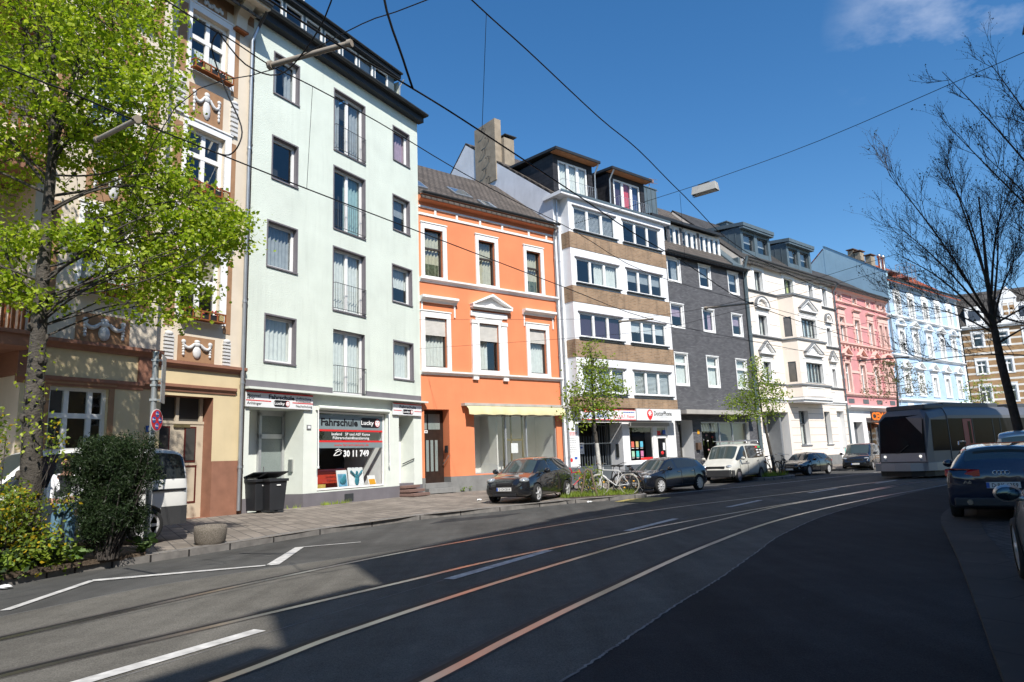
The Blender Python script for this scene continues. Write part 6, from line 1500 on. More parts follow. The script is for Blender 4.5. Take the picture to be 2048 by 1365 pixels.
for i,(b,a) in enumerate(cars):
    tbody(a,b,'car_module')
    for sg in (1,-1):
        q=MB(); L=b-a; y=sg*1.206
        xs=[a+.3,a+.3+L*.45,a+.4+L*.45,b-.2]
        q.box(a+.25,b-.1,min(y,y-sg*.01),max(y,y-sg*.01),1.2,2.75); q.build('side_glazing',m_tglass,T)
        if i%2==0:
            q=MB(); x=b-1.6 if i==0 else (a+b)/2; q.box(x-.55,x+.25,min(y+sg*.012,y),max(y+sg*.012,y),.4,2.72); d=q.build('red_door',m_tred,T); q=MB(); q.box(x-.42,x-.2,min(y+sg*.02,y+sg*.012),max(y+sg*.02,y+sg*.012),1.1,2.6); q.build('pane',m_tglass,d)
    q=MB(); q.box(a+.6,b-.6,-.8,.8,3.3,3.55); q.build('roof_equipment',m_tramd,T,.05)
    if i: 
        q=MB(); q.box(b,b+.4,-1.1,1.1,.5,3.2); q.build('gangway_bellows',m_black,T)
    for k in range(2):
        q=MB(); q.box(a+.8,b-.8,-.95,.95,.12,.34) ; q.build('bogie_frame',m_black,T); break
    for sg in (1,-1):
        q=MB()
        for x in (a+1.5,a+L*.35,a+L*.65): q.box(x-.04,x+.04,min(sg*1.2,sg*1.215),max(sg*1.2,sg*1.215),1.2,2.75)
        q.build('window_post',m_black,T)
# ------------------------------------------------------------------ trees and plants
m_bark=mat('bark_grey',(.075,.066,.056),.95,.45,5,.9,22,dist=.04); m_bark2=mat('bark_dark',(.05,.043,.038),.95,.4,8,.6,30,dist=.02)
m_birch=mat('trunk_lime_wash',(.52,.51,.48),.9,.25,6)
LF=[leafmat('leaf_lime_%s'%n,c,.5) for n,c in (('a',(.36,.45,.035)),('b',(.23,.34,.024)),('c',(.45,.53,.07)))]
LY=[leafmat('leaf_young_%s'%n,c,.45) for n,c in (('a',(.29,.37,.06)),('b',(.19,.28,.035)))]
LG=[leafmat('leaf_greyish_%s'%n,c,.3) for n,c in (('a',(.15,.17,.08)),('b',(.2,.16,.09)))]
LD=[leafmat('needle_%s'%n,c,.15) for n,c in (('a',(.02,.038,.013)),('b',(.032,.052,.018)),('c',(.014,.026,.01)))]
LFo=[leafmat('forsythia_%s'%n,c,.4) for n,c in (('green',(.15,.22,.03)),('yellow',(.48,.34,.02)),('lime',(.24,.3,.04)))]
rnd=random.Random(5)
def rv(r=1): 
    while True:
        v=Vector((rnd.uniform(-1,1),rnd.uniform(-1,1),rnd.uniform(-1,1)))
        if 0.01<v.length<1: return v*r
def leaf(mb,p,s,mi,flat=.5,asp=.8):
    n=Vector((rnd.gauss(0,1),rnd.gauss(0,1),rnd.gauss(0,1)+flat*2)).normalized()
    u=n.orthogonal().normalized(); a=rnd.uniform(0,6.283); w=n.cross(u); u2=u*math.cos(a)+w*math.sin(a); w2=n.cross(u2)
    b=p-u2*s*.5; t=p+u2*s*.5; l=p+w2*s*asp*.45-u2*s*.1-n*s*.06; r=p-w2*s*asp*.45-u2*s*.1-n*s*.06
    mb.add([b,r,t,l],[(0,1,2,3)],mi)
def curve(a,b,bend=.15,n=6,sag=0):
    a=Vector(a);b=Vector(b); L=(b-a).length; o=rv(L*bend); P=[]
    for i in range(n+1):
        t=i/n; P.append(a.lerp(b,t)+o*math.sin(math.pi*t)*.6+Vector((0,0,sag*L*math.sin(math.pi*t))))
    return P
def limb(mb,a,b,r0,r1,bend=.12,n=6,sides=6,sag=0,mi=0):
    P=curve(a,b,bend,n,sag); mb.tube(P,[r0+(r1-r0)*i/n for i in range(n+1)],sides,mi,True,False); return P
def twigs(mb,P,r,L,count,lev,sides=3,spread=.9,up=.3,tips=None):
    for _ in range(count):
        t=rnd.uniform(.25,1)*(len(P)-1); i=min(int(t),len(P)-2); p=P[i].lerp(P[i+1],t-i); d=(P[i+1]-P[i]).normalized()
        v=(d*rnd.uniform(.4,1)+rv(spread)+Vector((0,0,up))).normalized()*L*rnd.uniform(.5,1.15)
        Q=limb(mb,p,p+v,r,r*.45,.12,4 if lev else 3,sides)
        if tips is not None and not lev: tips.append(Q)
        if lev: twigs(mb,Q,r*.55,L*.55,max(2,int(count*.6)) if lev>1 else 3,lev-1,3,spread,up,tips)
# --- the big lime tree on the left
def big_tree():
    t=thing('lime_tree','large lime tree in fresh green leaf growing from the planted bed','tree',(-7.68,10.98,.1)); t.scale=(.88,.88,.88)
    wood=MB()
    trunk=[(-8.54,12.46,.1),(-8.55,12.46,1.5),(-8.62,12.47,3),(-8.65,12.5,4.3),(-8.66,12.5,5.75),(-8.7,12.55,7.8),(-8.85,12.6,9.6),(-9.0,12.6,11.4)]
    wood.tube([Vector(p) for p in trunk],[.22,.175,.15,.13,.105,.08,.05,.02],12)
    for k in range(26):
        z=rnd.uniform(.3,4.5); a=rnd.uniform(0,6.28); wood.ball((-8.56-.02*z+.17*math.cos(a)*(1-z*.06),12.46+.17*math.sin(a)*(1-z*.06),z),(.06,.06,.09),0,6,4)
    B=[(-9.6,10.7,1.2),(-8.4,10.8,1.3),(-7.3,10.0,.85),(-8.1,9.5,1.1),(-9.3,9.3,1.1),(-7.2,8.9,.8),(-9.6,8.0,.8),(-8.5,8.1,.8),(-7.5,7.9,.85),(-6.9,7.3,.75),(-6.15,7.9,.38),(-6.0,6.75,.62),(-5.4,6.35,.5),(-4.95,6.0,.34),(-5.6,5.85,.5),(-6.4,6.1,.75),(-7.3,6.5,.75),(-6.8,5.35,.7),(-6.15,5.15,.5),(-6.5,4.65,.42),(-6.0,4.4,.28),(-7.9,5.8,.45),(-9.1,6.1,.45),(-9.5,5.1,.45),(-8.9,4.85,.42),(-6.0,7.35,.35),(-10.4,9.4,1.0),(-10.6,7.6,.8),(-10.3,11.5,1.2),(-8.8,12.0,1.2),(-7.4,11.2,.9),(-10.4,5.6,.6),(-7.6,4.95,.4)]
    leaves=MB()
    for (x,z,r) in B:
        for dy in ((.1,-1.1,1.2) if r>.7 else (0,.6,-.5) if r>.42 else (0,)):
            kk=1.08 if x>-7.7 and z<8.2 else 1.0
            c=Vector((x*kk+rnd.uniform(-.15,.15),12.5*kk+(abs(dy) if kk>1 and dy<0 else dy)*r*1.1+rnd.uniform(-.2,.2),1.5+(z-1.5)*kk+rnd.uniform(-.15,.15)))
            f=max(0,min(1,(z-3.2)/8.5)); bz=max(3.9,min(c.z*.7+1.0+rnd.uniform(-.9,.6),c.z-.1 if c.z>4.6 else c.z+.3,11)); ii=max(k for k in range(len(trunk)-1) if trunk[k][2]<=bz); base=Vector(trunk[ii]).lerp(Vector(trunk[ii+1]),(bz-trunk[ii][2])/(trunk[ii+1][2]-trunk[ii][2]))
            if dy<.3 and dy>-1: P=limb(wood,base,c,.012+.026*r,.006,.38,10,6,.05); c0=c
            else: P=limb(wood,c0,c,.012,.006,.1,7,4)
            tips=[]; twigs(wood,P[3:],.012,r*.9,int(3+4*r),1,3,1.0,.15,tips)
            for _ in range(int((11 if dy==.1 or dy==0 else 7)*r*r+5)):
                d=rv(1); d=d.normalized()*(.35+.65*rnd.random()**.6); e=c+Vector((d.x*r*1.08,d.y*r*1.15,d.z*r*.82))
                nl=rnd.randint(30,56); sp=rnd.uniform(.13,.25); ax=rv(1)
                for k in range(nl):
                    q=e+Vector((rnd.gauss(0,sp),rnd.gauss(0,sp),rnd.gauss(0,sp*.42)-.25*sp))
                    leaf(leaves,q,rnd.uniform(.055,.12),rnd.choice((0,0,1,1,2)),.45,.9)
            for Q in tips:
                for k in range(4): leaf(leaves,Q[-1]+rv(.14),rnd.uniform(.07,.13),rnd.choice((0,1,2)),.4,.95)
    for z in (3.0,2.6,2.2,3.6):   # epicormic shoots
        for k in range(26): leaf(leaves,Vector((-8.45+rnd.gauss(0,.16),12.2+rnd.gauss(0,.1),z+rnd.gauss(0,.16))),.08,rnd.choice((0,2)))
    for mb in (wood,leaves): mb.v=[(a+8.54,b-12.46,c-.1+.17) for a,b,c in mb.v]
    wood.add([],[]); wood.tube([(0,0,-.1),(0,0,.2)],[.26,.24],12); wood.build('trunk',m_bark,t); leaves.build('crown',LF,t)
big_tree()
# --- leafless trees on the right
def bare(name,label,trunk,rad,limbs,lev,cnt,L,leafy=0):
    t=thing(name,label,'tree',(0,0,0)); w=MB(); w.tube([Vector(p) for p in trunk],rad,9); br=MB(); tips=[]
    for (a,b,r) in limbs:
        P=limb(br,a,b,r*.8,.008,.1,9,6,.04); twigs(br,P,r*.13+.004,L,cnt,lev,3,.75,.35,tips)
    w.build('trunk',m_bark2,t); 
    lv=MB()
    for Q in tips:
        for p in Q[1:]:
            if rnd.random()<.5: lv.ball(p,(.012,.012,.02),0,4,2)
        if rnd.random()<leafy:
            for k in range(3): leaf(lv,Q[-1]+rv(.03),rnd.uniform(.04,.07),1)
    br.build('branches',m_bark2,t); lv.build('buds',[m_bark2,LD[1]],t); return t
f=(15.71,22,5.2)
bare('street_tree','leafless street tree with forked crown beside the tram on the right',[(16.1,22,.0),(15.95,22,2),(15.76,22,4),f,(15.75,22,6.7),(15.85,22,8.3),(15.9,22,9.6)],[.16,.135,.12,.1,.06,.035,.02],
 [(f,(13.0,22,10.5),.06),((15.7,22,5.0),(12.8,21.6,7.5),.05),(f,(13.2,22.4,8.9),.05),((15.73,22,5.6),(14.4,21,9.8),.05),((15.75,22,6.5),(15.3,22.5,11.2),.05),((15.8,22,6.2),(16.6,21.5,9.6),.05),(f,(17.3,22.4,7.8),.06),(f,(17.6,21.5,6.2),.05),((15.72,22,4.9),(13.6,22.8,6.1),.04),((15.75,22,5.6),(17.2,23,9.6),.05),((15.7,22,5.0),(14.1,20.8,6.6),.04),((15.78,22,4.6),(17.4,21.2,5.4),.05)],2,14,1.25,.08)
g_=(16.6,18.6,4.2)
bare('street_tree','second leafless street tree whose long twigs enter from the right edge',[(17.0,18.8,0),(16.8,18.7,2.4),g_,(16.5,18.5,7),(16.4,18.4,10)],[.24,.2,.17,.12,.05],
 [((16.55,18.5,6.2),(12.55,18,11.9),.055),((16.55,18.5,5.6),(12.5,18,10.2),.05),((16.6,18.5,5.2),(13.3,18,9.4),.05),((16.5,18.4,7.2),(13.9,18,12.2),.05),(g_,(13.4,17.6,7.2),.05),((16.6,18.6,3.9),(10.7,18,5.5),.045),((16.7,18.6,3.3),(10.6,18.2,3.6),.04),((16.6,18.6,4.4),(13.6,18.4,5.6),.05),((16.5,18.5,6.6),(14.6,17.6,9.6),.05)],2,12,1.05,.1)
# --- smaller trees
def small_tree(name,label,trunk,rad,blobs,LM,n,ls,paint=None,group=None,sp=.2,wm=None):
    t=thing(name,label,'tree',(0,0,0)); w=MB(); w.tube([Vector(p) for p in trunk],rad,9); lv=MB(); top=trunk[-1]
    for (x,y,z,r) in blobs:
        c=Vector((x,y,z)); f=min(1,max(0,(z-trunk[-2][2])/(max(.1,top[2]-trunk[-2][2])))); b=Vector(trunk[-2]).lerp(Vector(top),f*.8)
        P=limb(w,b,c,.03,.008,.12,5,5,.03); tips=[]; twigs(w,P,.008,r*.9,6,1,3,1,.3,tips)
        for _ in range(int(n*r*r+3)):
            d=rv(1); e=c+Vector((d.x*r,d.y*r,d.z*r*.85))
            for k in range(rnd.randint(5,10)): leaf(lv,e+Vector((rnd.gauss(0,sp),rnd.gauss(0,sp),rnd.gauss(0,sp*.5))),rnd.uniform(ls*.7,ls*1.3),rnd.randrange(len(LM)),.4)
        for Q in tips:
            for k in range(3): leaf(lv,Q[-1]+rv(.1),ls,rnd.randrange(len(LM)))
    w.build('trunk',wm or m_bark,t); lv.build('crown',LM,t)
    if paint:
        q=MB(); q.tube([Vector(p) for p in paint[0]],paint[1],9); q.build('lime_wash',m_birch,t)
    return t
small_tree('young_tree','young street tree with lime washed trunk beside the bicycles, before the phone shop',[(3.11,25.8,.1),(3.05,25.8,1.2),(2.98,25.8,2.4),(2.95,25.8,3.2),(3.0,25.8,5.6)],[.085,.075,.065,.05,.015],
 [(2.95,25.8,5.6,.4),(3.1,25.9,5.05,.5),(2.75,25.7,4.6,.55),(3.35,25.9,4.6,.55),(2.5,25.8,4.0,.6),(3.1,25.8,4.0,.65),(3.7,25.8,4.1,.5),(2.2,25.9,3.6,.45),(2.8,25.7,3.35,.6),(3.5,25.7,3.45,.55),(4.0,25.9,3.9,.3),(2.1,25.8,3.05,.35),(2.55,25.8,2.85,.4),(3.2,25.7,3.0,.35),(3.6,25.8,2.95,.3)],LY,75,.1,([(3.1,25.8,.12),(3.06,25.8,1.0),(3.01,25.8,1.95)],[.092,.082,.074]),'young trees along the pavement')
small_tree('young_tree','young street tree behind the white van, in front of the cream house',[(13.5,36.5,.1),(13.35,36.5,1.4),(13.2,36.5,2.7),(13.1,36.5,3.4),(13.0,36.5,6.0)],[.085,.075,.065,.05,.015],
 [(13.0,36.5,6.1,.4),(12.8,36.5,5.5,.5),(13.3,36.5,5.2,.55),(12.5,36.5,4.8,.6),(13.2,36.5,4.5,.7),(13.9,36.5,4.6,.55),(12.0,36.5,4.2,.6),(12.8,36.5,4.0,.65),(13.6,36.5,3.9,.6),(14.3,36.5,4.2,.4),(11.6,36.5,3.9,.4),(12.2,36.5,3.4,.5),(12.9,36.5,3.3,.5),(13.8,36.5,3.4,.45),(11.5,36.5,3.2,.25)],LY,70,.11,None,'young trees along the pavement')
small_tree('blossom_tree','thin spring tree with sparse greyish leaves behind the tram roof',[(23.05,42.3,.0),(23.3,42.3,2),(23.55,42.3,3.6),(23.6,42.3,4.2),(23.7,42.3,5.6)],[.12,.1,.08,.06,.02],
 [(23.8,42.3,6.2,.55),(23.0,42.3,5.9,.6),(24.6,42.3,5.8,.6),(22.3,42.3,5.4,.6),(23.6,42.3,5.3,.6),(25.2,42.3,5.2,.55),(21.9,42.3,4.7,.45),(22.8,42.3,4.5,.5),(24.4,42.3,4.6,.5),(25.6,42.3,4.6,.4),(23.3,42.3,6.5,.35)],LG,34,.1,None,None,.22,m_bark2)
small_tree('background_tree','small yellow green tree standing before the brick corner house',[(35.4,52,0),(35.4,52,2),(35.4,52,3),(35.4,52,3.6),(35.4,52,5.6)],[.12,.1,.09,.07,.03],
 [(34.6,52,5.4,.8),(35.6,52,5.9,.8),(36.3,52,5.2,.8),(34.5,52,4.3,.8),(35.4,52,4.2,.9),(36.4,52,4.0,.7)],LY,9,.13,None,None,.3)
# --- shrubs in the bed
def bush(name,label,cat,blobs,LM,n,ls,stems,asp=.8,sp=.12,w=None,flat=.2,cl=(7,12)):
    t=thing(name,label,cat,(0,0,0)); lv=MB(); st=MB()
    base=Vector(stems)
    for (x,y,z,r) in blobs:
        c=Vector((x,y,z)); limb(st,base+Vector((rnd.uniform(-.15,.15),rnd.uniform(-.15,.15),0)),c,.02,.006,.12,5,4)
        wi=w or [1]*len(LM)
        for _ in range(int(n*r*r+2)):
            d=rv(1).normalized()*(.55+.5*rnd.random()); e=c+Vector((d.x*r,d.y*r,d.z*r))
            for k in range(rnd.randint(*cl)): leaf(lv,e+rv(sp*1.6),rnd.uniform(ls*.7,ls*1.3),rnd.choices(range(len(LM)),wi)[0],flat,asp)
    st.build('stems',m_bark2,t); lv.build('foliage',LM,t); return t
yb=[]
for i in range(60):
    a=rnd.random()**.8; z=.55+1.5*rnd.random(); half=.5*math.sin(min(1,max(.2,(z-.1)/1.5))*1.9)*(1 if z<1.6 else .85)
    yb.append((-7.45+rnd.uniform(-half,half),12.75+rnd.uniform(-.45,.45),z,rnd.uniform(.18,.32)))
yb+=[(-6.8,12.7,1.75,.18),(-6.72,12.7,1.5,.16),(-7.45,12.7,2.12,.18),(-7.15,12.7,2.15,.15),(-7.9,12.7,1.85,.13)]
yb=[b for b in yb if not (b[0]>-7.2 and b[2]<.95 and rnd.random()<.65)]+[(-7.0+rnd.uniform(-.9,.3),12.7+rnd.uniform(-.4,.3),rnd.uniform(1.2,2.3),.1) for _ in range(14)]
yb=[((x+.06)*.9,y*.9,(z-.15)*.92+.15,r) for x,y,z,r in yb]
bush('yew_bush','dark evergreen yew bush in front of the white delivery van','bush',yb,LD,1150,.06,(-6.68,11.45,.15),.26,.06,[3,2,2],.0,(10,15))
fb_=[]
for i in range(48):
    x=rnd.uniform(-9.5,-7.75); zt=(2.1-.3*abs(x+8.9)) if x<-8.5 else 1.25; z=.35+rnd.random()*(zt-.3); fb_.append((x,11.35+rnd.uniform(-.5,.5)+.0,z,rnd.uniform(.15,.28)))
fb_+=[(-8.65,11.4,2.45,.14),(-8.7,11.4,2.25,.16),(-8.45,11.4,2.2,.14),(-7.75,11.5,2.15,.12),(-7.65,11.5,1.95,.12),(-7.55,11.5,1.1,.15),(-7.5,11.5,.7,.15),(-7.7,11.5,2.4,.1)]
fb_=[(x*.93,y*.93,(z-.1)*.95+.1,r*1.05) for x,y,z,r in fb_]
bush('forsythia_bush','loose bush with yellow blossom and green leaves around the foot of the big tree','bush',fb_,LFo,190,.065,(-7.8,10.6,.15),.65,.1,[4,1.6,2.4],.2,(7,11))
gc=[(rnd.uniform(-9.2,-6.9),rnd.uniform(9.6,11.2),.22+rnd.random()*.18,.16) for _ in range(46)]
gc=[(x,y,z,r) for x,y,z,r in gc if x<-7.3+ (y-9.6)*.25]
gcv=bush('ground_cover','low green leaves spilling over the kerb at the front of the planted bed','ground cover',gc,LY+LD[:2],260,.09,(-8,10.5,.15),.8,.1,[2,3,2,2],.6); gcv['kind']='stuff'
LC=[leafmat('leaf_mallow',(.1,.17,.05),.3),leafmat('leaf_mallow_pale',(.17,.25,.1),.3)]
for i,(x,y,l) in enumerate(((-7.05,11.15,'leafy mallow plant with round leaves at the kerb, beside the forsythia'),(-6.78,11.55,'leafy mallow plant at the kerb below the yew bush, middle of the three'),(-6.42,12.05,'round leafy mallow plant nearest the sign post'))):
    t=thing('mallow_plant',l,'plant',(x,y,.15),0,'mallow plants along the kerb'); lv=MB(); st=MB()
    for k in range(34):
        a=rnd.uniform(0,6.28); d=rnd.random()**.6*.24; p=Vector((d*math.cos(a),d*math.sin(a),.08+.2*rnd.random()*(1.3-d*2))); st.tube([(0,0,0),p*.6+Vector((0,0,.03)),p],.006,3); s=rnd.uniform(.08,.14); n=Vector((rnd.gauss(0,.5),rnd.gauss(0,.5),1)).normalized(); u=n.orthogonal().normalized(); w_=n.cross(u)
        lv.poly([p+(u*math.cos(b)+w_*math.sin(b))*s*.55*(1 if j%2 else .85) for j,b in enumerate([q_*math.pi/5 for q_ in range(10)])],rnd.randrange(2))
    st.build('stems',LC[0],t); lv.build('foliage',LC,t)
bush('laurel_shrub','bright green shrub inside the wooden frame beside the bicycles','bush',[(2.45,24.4,.4,.25),(2.3,24.4,.65,.25),(2.6,24.4,.75,.28),(2.75,24.4,.5,.25),(2.5,24.5,.95,.22),(2.25,24.4,.9,.18),(2.8,24.5,.9,.2)],LY+[LFo[2]],110,.1,(2.5,24.4,.15),.45,.1,None,.2)
def grass(name,label,poly_pts,n,h0,group=None):
    g=MB(); xs=[p[0] for p in poly_pts]; ys=[p[1] for p in poly_pts]
    for _ in range(n):
        x,y=rnd.uniform(min(xs),max(xs)),rnd.uniform(min(ys),max(ys)); c=False
        for i in range(len(poly_pts)):
            (xa,ya),(xb,yb_)=poly_pts[i],poly_pts[i-1]
            if (ya>y)!=(yb_>y) and x<(xb-xa)*(y-ya)/(yb_-ya)+xa: c=not c
        if not c: continue
        hh=h0*rnd.uniform(.5,1.3); a=rnd.uniform(0,6.28); d=Vector((math.cos(a),math.sin(a),0)); p=Vector((x,y,.14)); b=d*hh*.4
        g.add([p-Vector((d.y,-d.x,0))*.008,p+Vector((d.y,-d.x,0))*.008,p+b+Vector((0,0,hh))],[(0,1,2)],rnd.randrange(2))
    tag(g.build(name,LY,None),label,'grass',None,'stuff')
grass('grass','short grass round the foot of the young tree and bicycles',[(1.5,23.3),(3.9,24.0),(4.3,24.8),(3.4,26.2),(2.1,25.6),(1.4,24.2)],5200,.16)
grass('grass','rough grass beside the rear of the white van',[(12.1,34.3),(13.0,34.9),(14.0,36.0),(13.1,37.3),(11.9,36.3)],2600,.25)
wd=MB()
for (s_,k) in ((2.0,14),(3.4,60),(3.9,40),(4.3,30)):
    for _ in range(k):
        p=mint.w(s_+rnd.gauss(0,.12),-.06-rnd.random()*.1,.2); hh=rnd.uniform(.04,.16); d=rv(.07); wd.add([p-Vector((.008,0,0)),p+Vector((.008,0,0)),p+Vector((d.x,d.y,hh))],[(0,1,2)],0)
for (s_,k) in ((1.95,30),(2.3,14)):
    for _ in range(k): p=orange.w(s_+rnd.gauss(0,.06),-.1-rnd.random()*.08,.25+rnd.random()*.15); leaf(wd,p,.07,1)
tag(wd.build('weeds',LY,None),'tufts of weeds growing along the foot of the house walls','weeds',None,'stuff')
# ------------------------------------------------------------------ street furniture
m_conc=mat('exposed_aggregate',(.2,.175,.145),.95,.5,45,.9,55,dist=.03); m_bin=mat('bin_plastic',(.022,.024,.028),.5,.15,3)
m_bagg=mat('bag_green',(.05,.32,.24),.5,.2,6); m_wood=mat('weathered_wood',(.14,.105,.075),.9,.3,12)
m_galv=mat('galvanised_pole',(.36,.38,.38),.45,.2,4,metal=.6,streak=.3)
t=thing('planter','round concrete planter bowl standing at the kerb','planter',(-5.87,13.4,.13)); t.scale=(.8,.8,.84)
q=MB(); q.lathe([(.3,0),(.34,.06),(.37,.3),(.36,.4),(.3,.41),(.28,.36),(.0,.36)],(0,0,0),28); q.build('bowl',m_conc,t); q=MB(); q.lathe([(.0,.362),(.285,.362)],(0,0,0),20); q.build('soil',m_soil,t)
def bin_(label,loc,rz):
    t=thing('wheelie_bin',label,'bin',loc,rz,'black wheelie bins'); q=MB()
    def fr(w,d,z): return [(-w/2,-d/2,z),(w/2,-d/2,z),(w/2,d/2,z),(-w/2,d/2,z)]
    A=fr(.44,.5,.06)+fr(.56,.66,.94); q.add(A,[(0,3,2,1),(0,1,5,4),(1,2,6,5),(2,3,7,6),(3,0,4,7)]); q.build('body',m_bin,t,.02)
    q=MB()
    for b in ((-.31,.31,-.37,-.31,.9,.98),(-.31,.31,.31,.37,.9,.98),(-.31,-.26,-.31,.31,.9,.98),(.26,.31,-.31,.31,.9,.98)): q.box(*b)
    q.build('rim',m_bin,t,.012)
    q=MB(); P=[(-.33,.36,1.0),(.33,.36,1.0),(.33,-.3,1.16),(-.33,-.3,1.16)]; q.ext(P,(0,0,.03)); q.tube([(-.3,.4,1.0),(.3,.4,1.0)],.02,6); q.build('lid',m_bin,t,.01)
    for sx in (-.27,.27): q=MB(); q.lathe([(.02,-.03),(.1,-.03),(.1,.03),(.02,.03)],(sx,.33,.1),16,0,'x'); q.build('wheel',m_rubber,t)
    q=MB(); q.box(-.06,.06,-.345,-.33,.78,.81); q.build('label_strip',m_white_print,t); return t
rzm=mint.r.rotation_euler.z
bin_('black wheelie bin with green bag under its raised lid, left of the pair',(-7.82,20.95,.2),rzm-.1); bin_('black wheelie bin with white and green bags, right of the pair',(-7.3,20.85,.2),rzm-.25)
for (x,y,z,r,mt,l) in ((-7.85,20.9,1.04,(.19,.15,.1),m_bagg,'green rubbish bag bulging from the left wheelie bin'),(-7.42,20.8,1.03,(.12,.12,.08),m_bagg,'small green bag in the right wheelie bin'),(-7.2,20.82,1.03,(.13,.12,.08),m_white,'white bag in the right wheelie bin')):
    q=MB(); q.ball((x,y,z),r,0,10,7)
    for i,v in enumerate(q.v): q.v[i]=(v[0]+random.uniform(-.02,.02),v[1]+random.uniform(-.02,.02),v[2]+random.uniform(-.02,.02))
    tag(q.build('rubbish_bag',mt),l,'bag')
# sign post
t=thing('sign_post','grey steel pole with round red no stopping sign and sign backs at the top','street sign',(-6.55,12.39,.15))
q=MB(); q.tube([(0,0,0),(0,0,3.52)],.05,12); q.lathe([(.055,3.5),(.055,3.54),(.0,3.55)],(0,0,0),12); q.build('pole',m_galv,t)
rzs=R(-52)
def disc(r,z,off,mt,nm,par,dx=0,dz=0,th=.003):
    q=MB(); q.lathe([(.0,-off-th),(r,-off-th),(r,-off),(.0,-off)],(dx,0,z+dz),28,0,'y',False); o=q.build(nm,mt,par); return o
sg=disc(.2,2.28,.075,m_white_print,'sign_plate',t); sg.rotation_euler=(0,0,R(88))
for r,off,mt,nm,dx,dz in ((.185,.08,mat('sign_red',(.6,.02,.03),.4,.05),'sign_face',0,0),(.055,.084,m_blue_print,'sign_symbol',0,.105),(.055,.084,m_blue_print,'sign_symbol',0,-.11),(.055,.084,m_blue_print,'sign_symbol',-.1,0),(.055,.084,m_blue_print,'sign_symbol',.1,0)): disc(r,2.28,off,mt,nm,sg,dx,dz)
for dx,dz in ((0,.105),(-.1,0),(.1,0),(0,-.11)):
    q=MB(); q.box(dx-.035,dx+.035,-.092,-.09,2.28+dz-.006,2.28+dz+.006); q.prism([(dx-.035,2.28+dz-.022),(dx-.035,2.28+dz+.022),(dx-.06 if dx<=0 else dx-.06,2.28+dz)],-.093,-.09); q.build('arrow',m_white_print,sg)
for z,h_ in ((3.2,.5),(2.78,.38)):
    q=MB(); q.box(-.2,.2,.14,.15,z-h_/2,z+h_/2); q.box(-.2,.2,.13,.14,z-h_/2,z-h_/2+.015); q.box(-.2,.2,.13,.14,z+h_/2-.015,z+h_/2); s_=q.build('sign_back',m_galv,t); s_.rotation_euler=(0,0,R(-72))
    q=MB()
    for zz in (z-h_*.35,z+h_*.35): q.box(-.06,.06,-.06,.06,zz-.02,zz+.02); q.box(-.015,.015,.05,.14,zz-.015,zz+.015)
    c_=q.build('bracket',m_galv,s_)
# wooden tree guard
t=thing('tree_guard','weathered wooden arch stakes around the bright green shrub','tree guard',(2.0,24.1,.12)); 
q=MB(); q.tube([(.15,.0,0),(.28,.02,.45),(.36,.05,.85)],.04,7); q.build('stake',m_wood,t); q=MB(); q.tube([(.72,-.05,0),(.62,-.02,.45),(.55,.02,.9)],.04,7); q.build('stake',m_wood,t); q=MB(); q.tube([(.3,.05,.8),(.45,.02,.92),(.6,.02,.8)],.035,7); q.build('crosspiece',m_wood,t)
# bicycles
def bike(label,loc,rz,lean,fm,tm,group,hm=None):
    t=thing('bicycle',label,'bicycle',loc,0,group); t.rotation_euler=(lean,0,rz); r=.34
    for x in (-.52,.52):
        q=MB(); n=26
        ring=[(x+r*math.cos(2*math.pi*i/n),0,r+r*math.sin(2*math.pi*i/n)) for i in range(n+1)]; q.tube(ring,.02,5,0,True,False); w=q.build('wheel',tm,t)
        q=MB()
        for i in range(14): a=2*math.pi*i/14; q.tube([(x,0,r),(x+.32*math.cos(a),0,r+.32*math.sin(a))],.0025,3)
        q.lathe([(.02,-.04),(.02,.04)],(x,0,r),8,0,'y'); q.build('spokes',m_steel,w)
        q=MB()
        for a in (2.6,5.7): q.box(x+.2*math.cos(a)-.03,x+.2*math.cos(a)+.03,-.008,.008,r+.2*math.sin(a)-.018,r+.2*math.sin(a)+.018)
        q.build('reflector',m_orange_p,w)
    q=MB(); bb=(-.08,0,.3); st=(-.22,0,.82); hd=(.36,0,.86); h2=(.39,0,.68)
    for a,b,rr in ((bb,st,.018),(st,hd,.018),(bb,h2,.02),(h2,(.33,0,.95),.018),(st,(-.52,0,r),.011),(bb,(-.52,0,r),.013),(h2,(.52,0,r),.016)): q.tube([a,b],rr,6)
    q.build('frame',fm,t)
    q=MB(); q.tube([(-.22,0,.82),(-.25,0,.95)],.013,5); q.ball((-.26,0,.98),(.14,.07,.035)); q.build('saddle',m_black,t)
    q=MB(); q.tube([(.33,0,.95),(.33,0,1.03)],.014,5); q.tube([(.22,-.28,1.03),(.34,-.2,1.06),(.35,0,1.04),(.34,.2,1.06),(.22,.28,1.03)],.013,6); q.build('handlebar',hm or m_steel,t)
    q=MB(); q.lathe([(.0,-.03),(.09,-.03),(.09,-.025),(.0,-.025)],(bb[0],0,bb[2]),14,0,'y'); q.tube([(bb[0],-.06,.3),(bb[0]+.12,-.06,.18)],.01,4); q.tube([(bb[0],.06,.3),(bb[0]-.12,.06,.42)],.01,4); q.box(bb[0]+.08,bb[0]+.16,-.14,-.05,.165,.185); q.build('crank',m_dark_metal,t)
    for x in (-.52,.52):
        q=MB(); q.tube([(x+(r+.035)*math.cos(a),0,r+(r+.035)*math.sin(a)) for a in [.3+i*.24 for i in range(10)]],.016,4); q.build('mudguard',fm,t)
    q=MB(); q.box(-.78,-.35,-.06,.06,.74,.755); q.tube([(-.75,.05,.74),(-.52,.05,.34)],.006,4); q.tube([(-.75,-.05,.74),(-.52,-.05,.34)],.006,4); q.build('carrier',m_dark_metal,t)
    return t
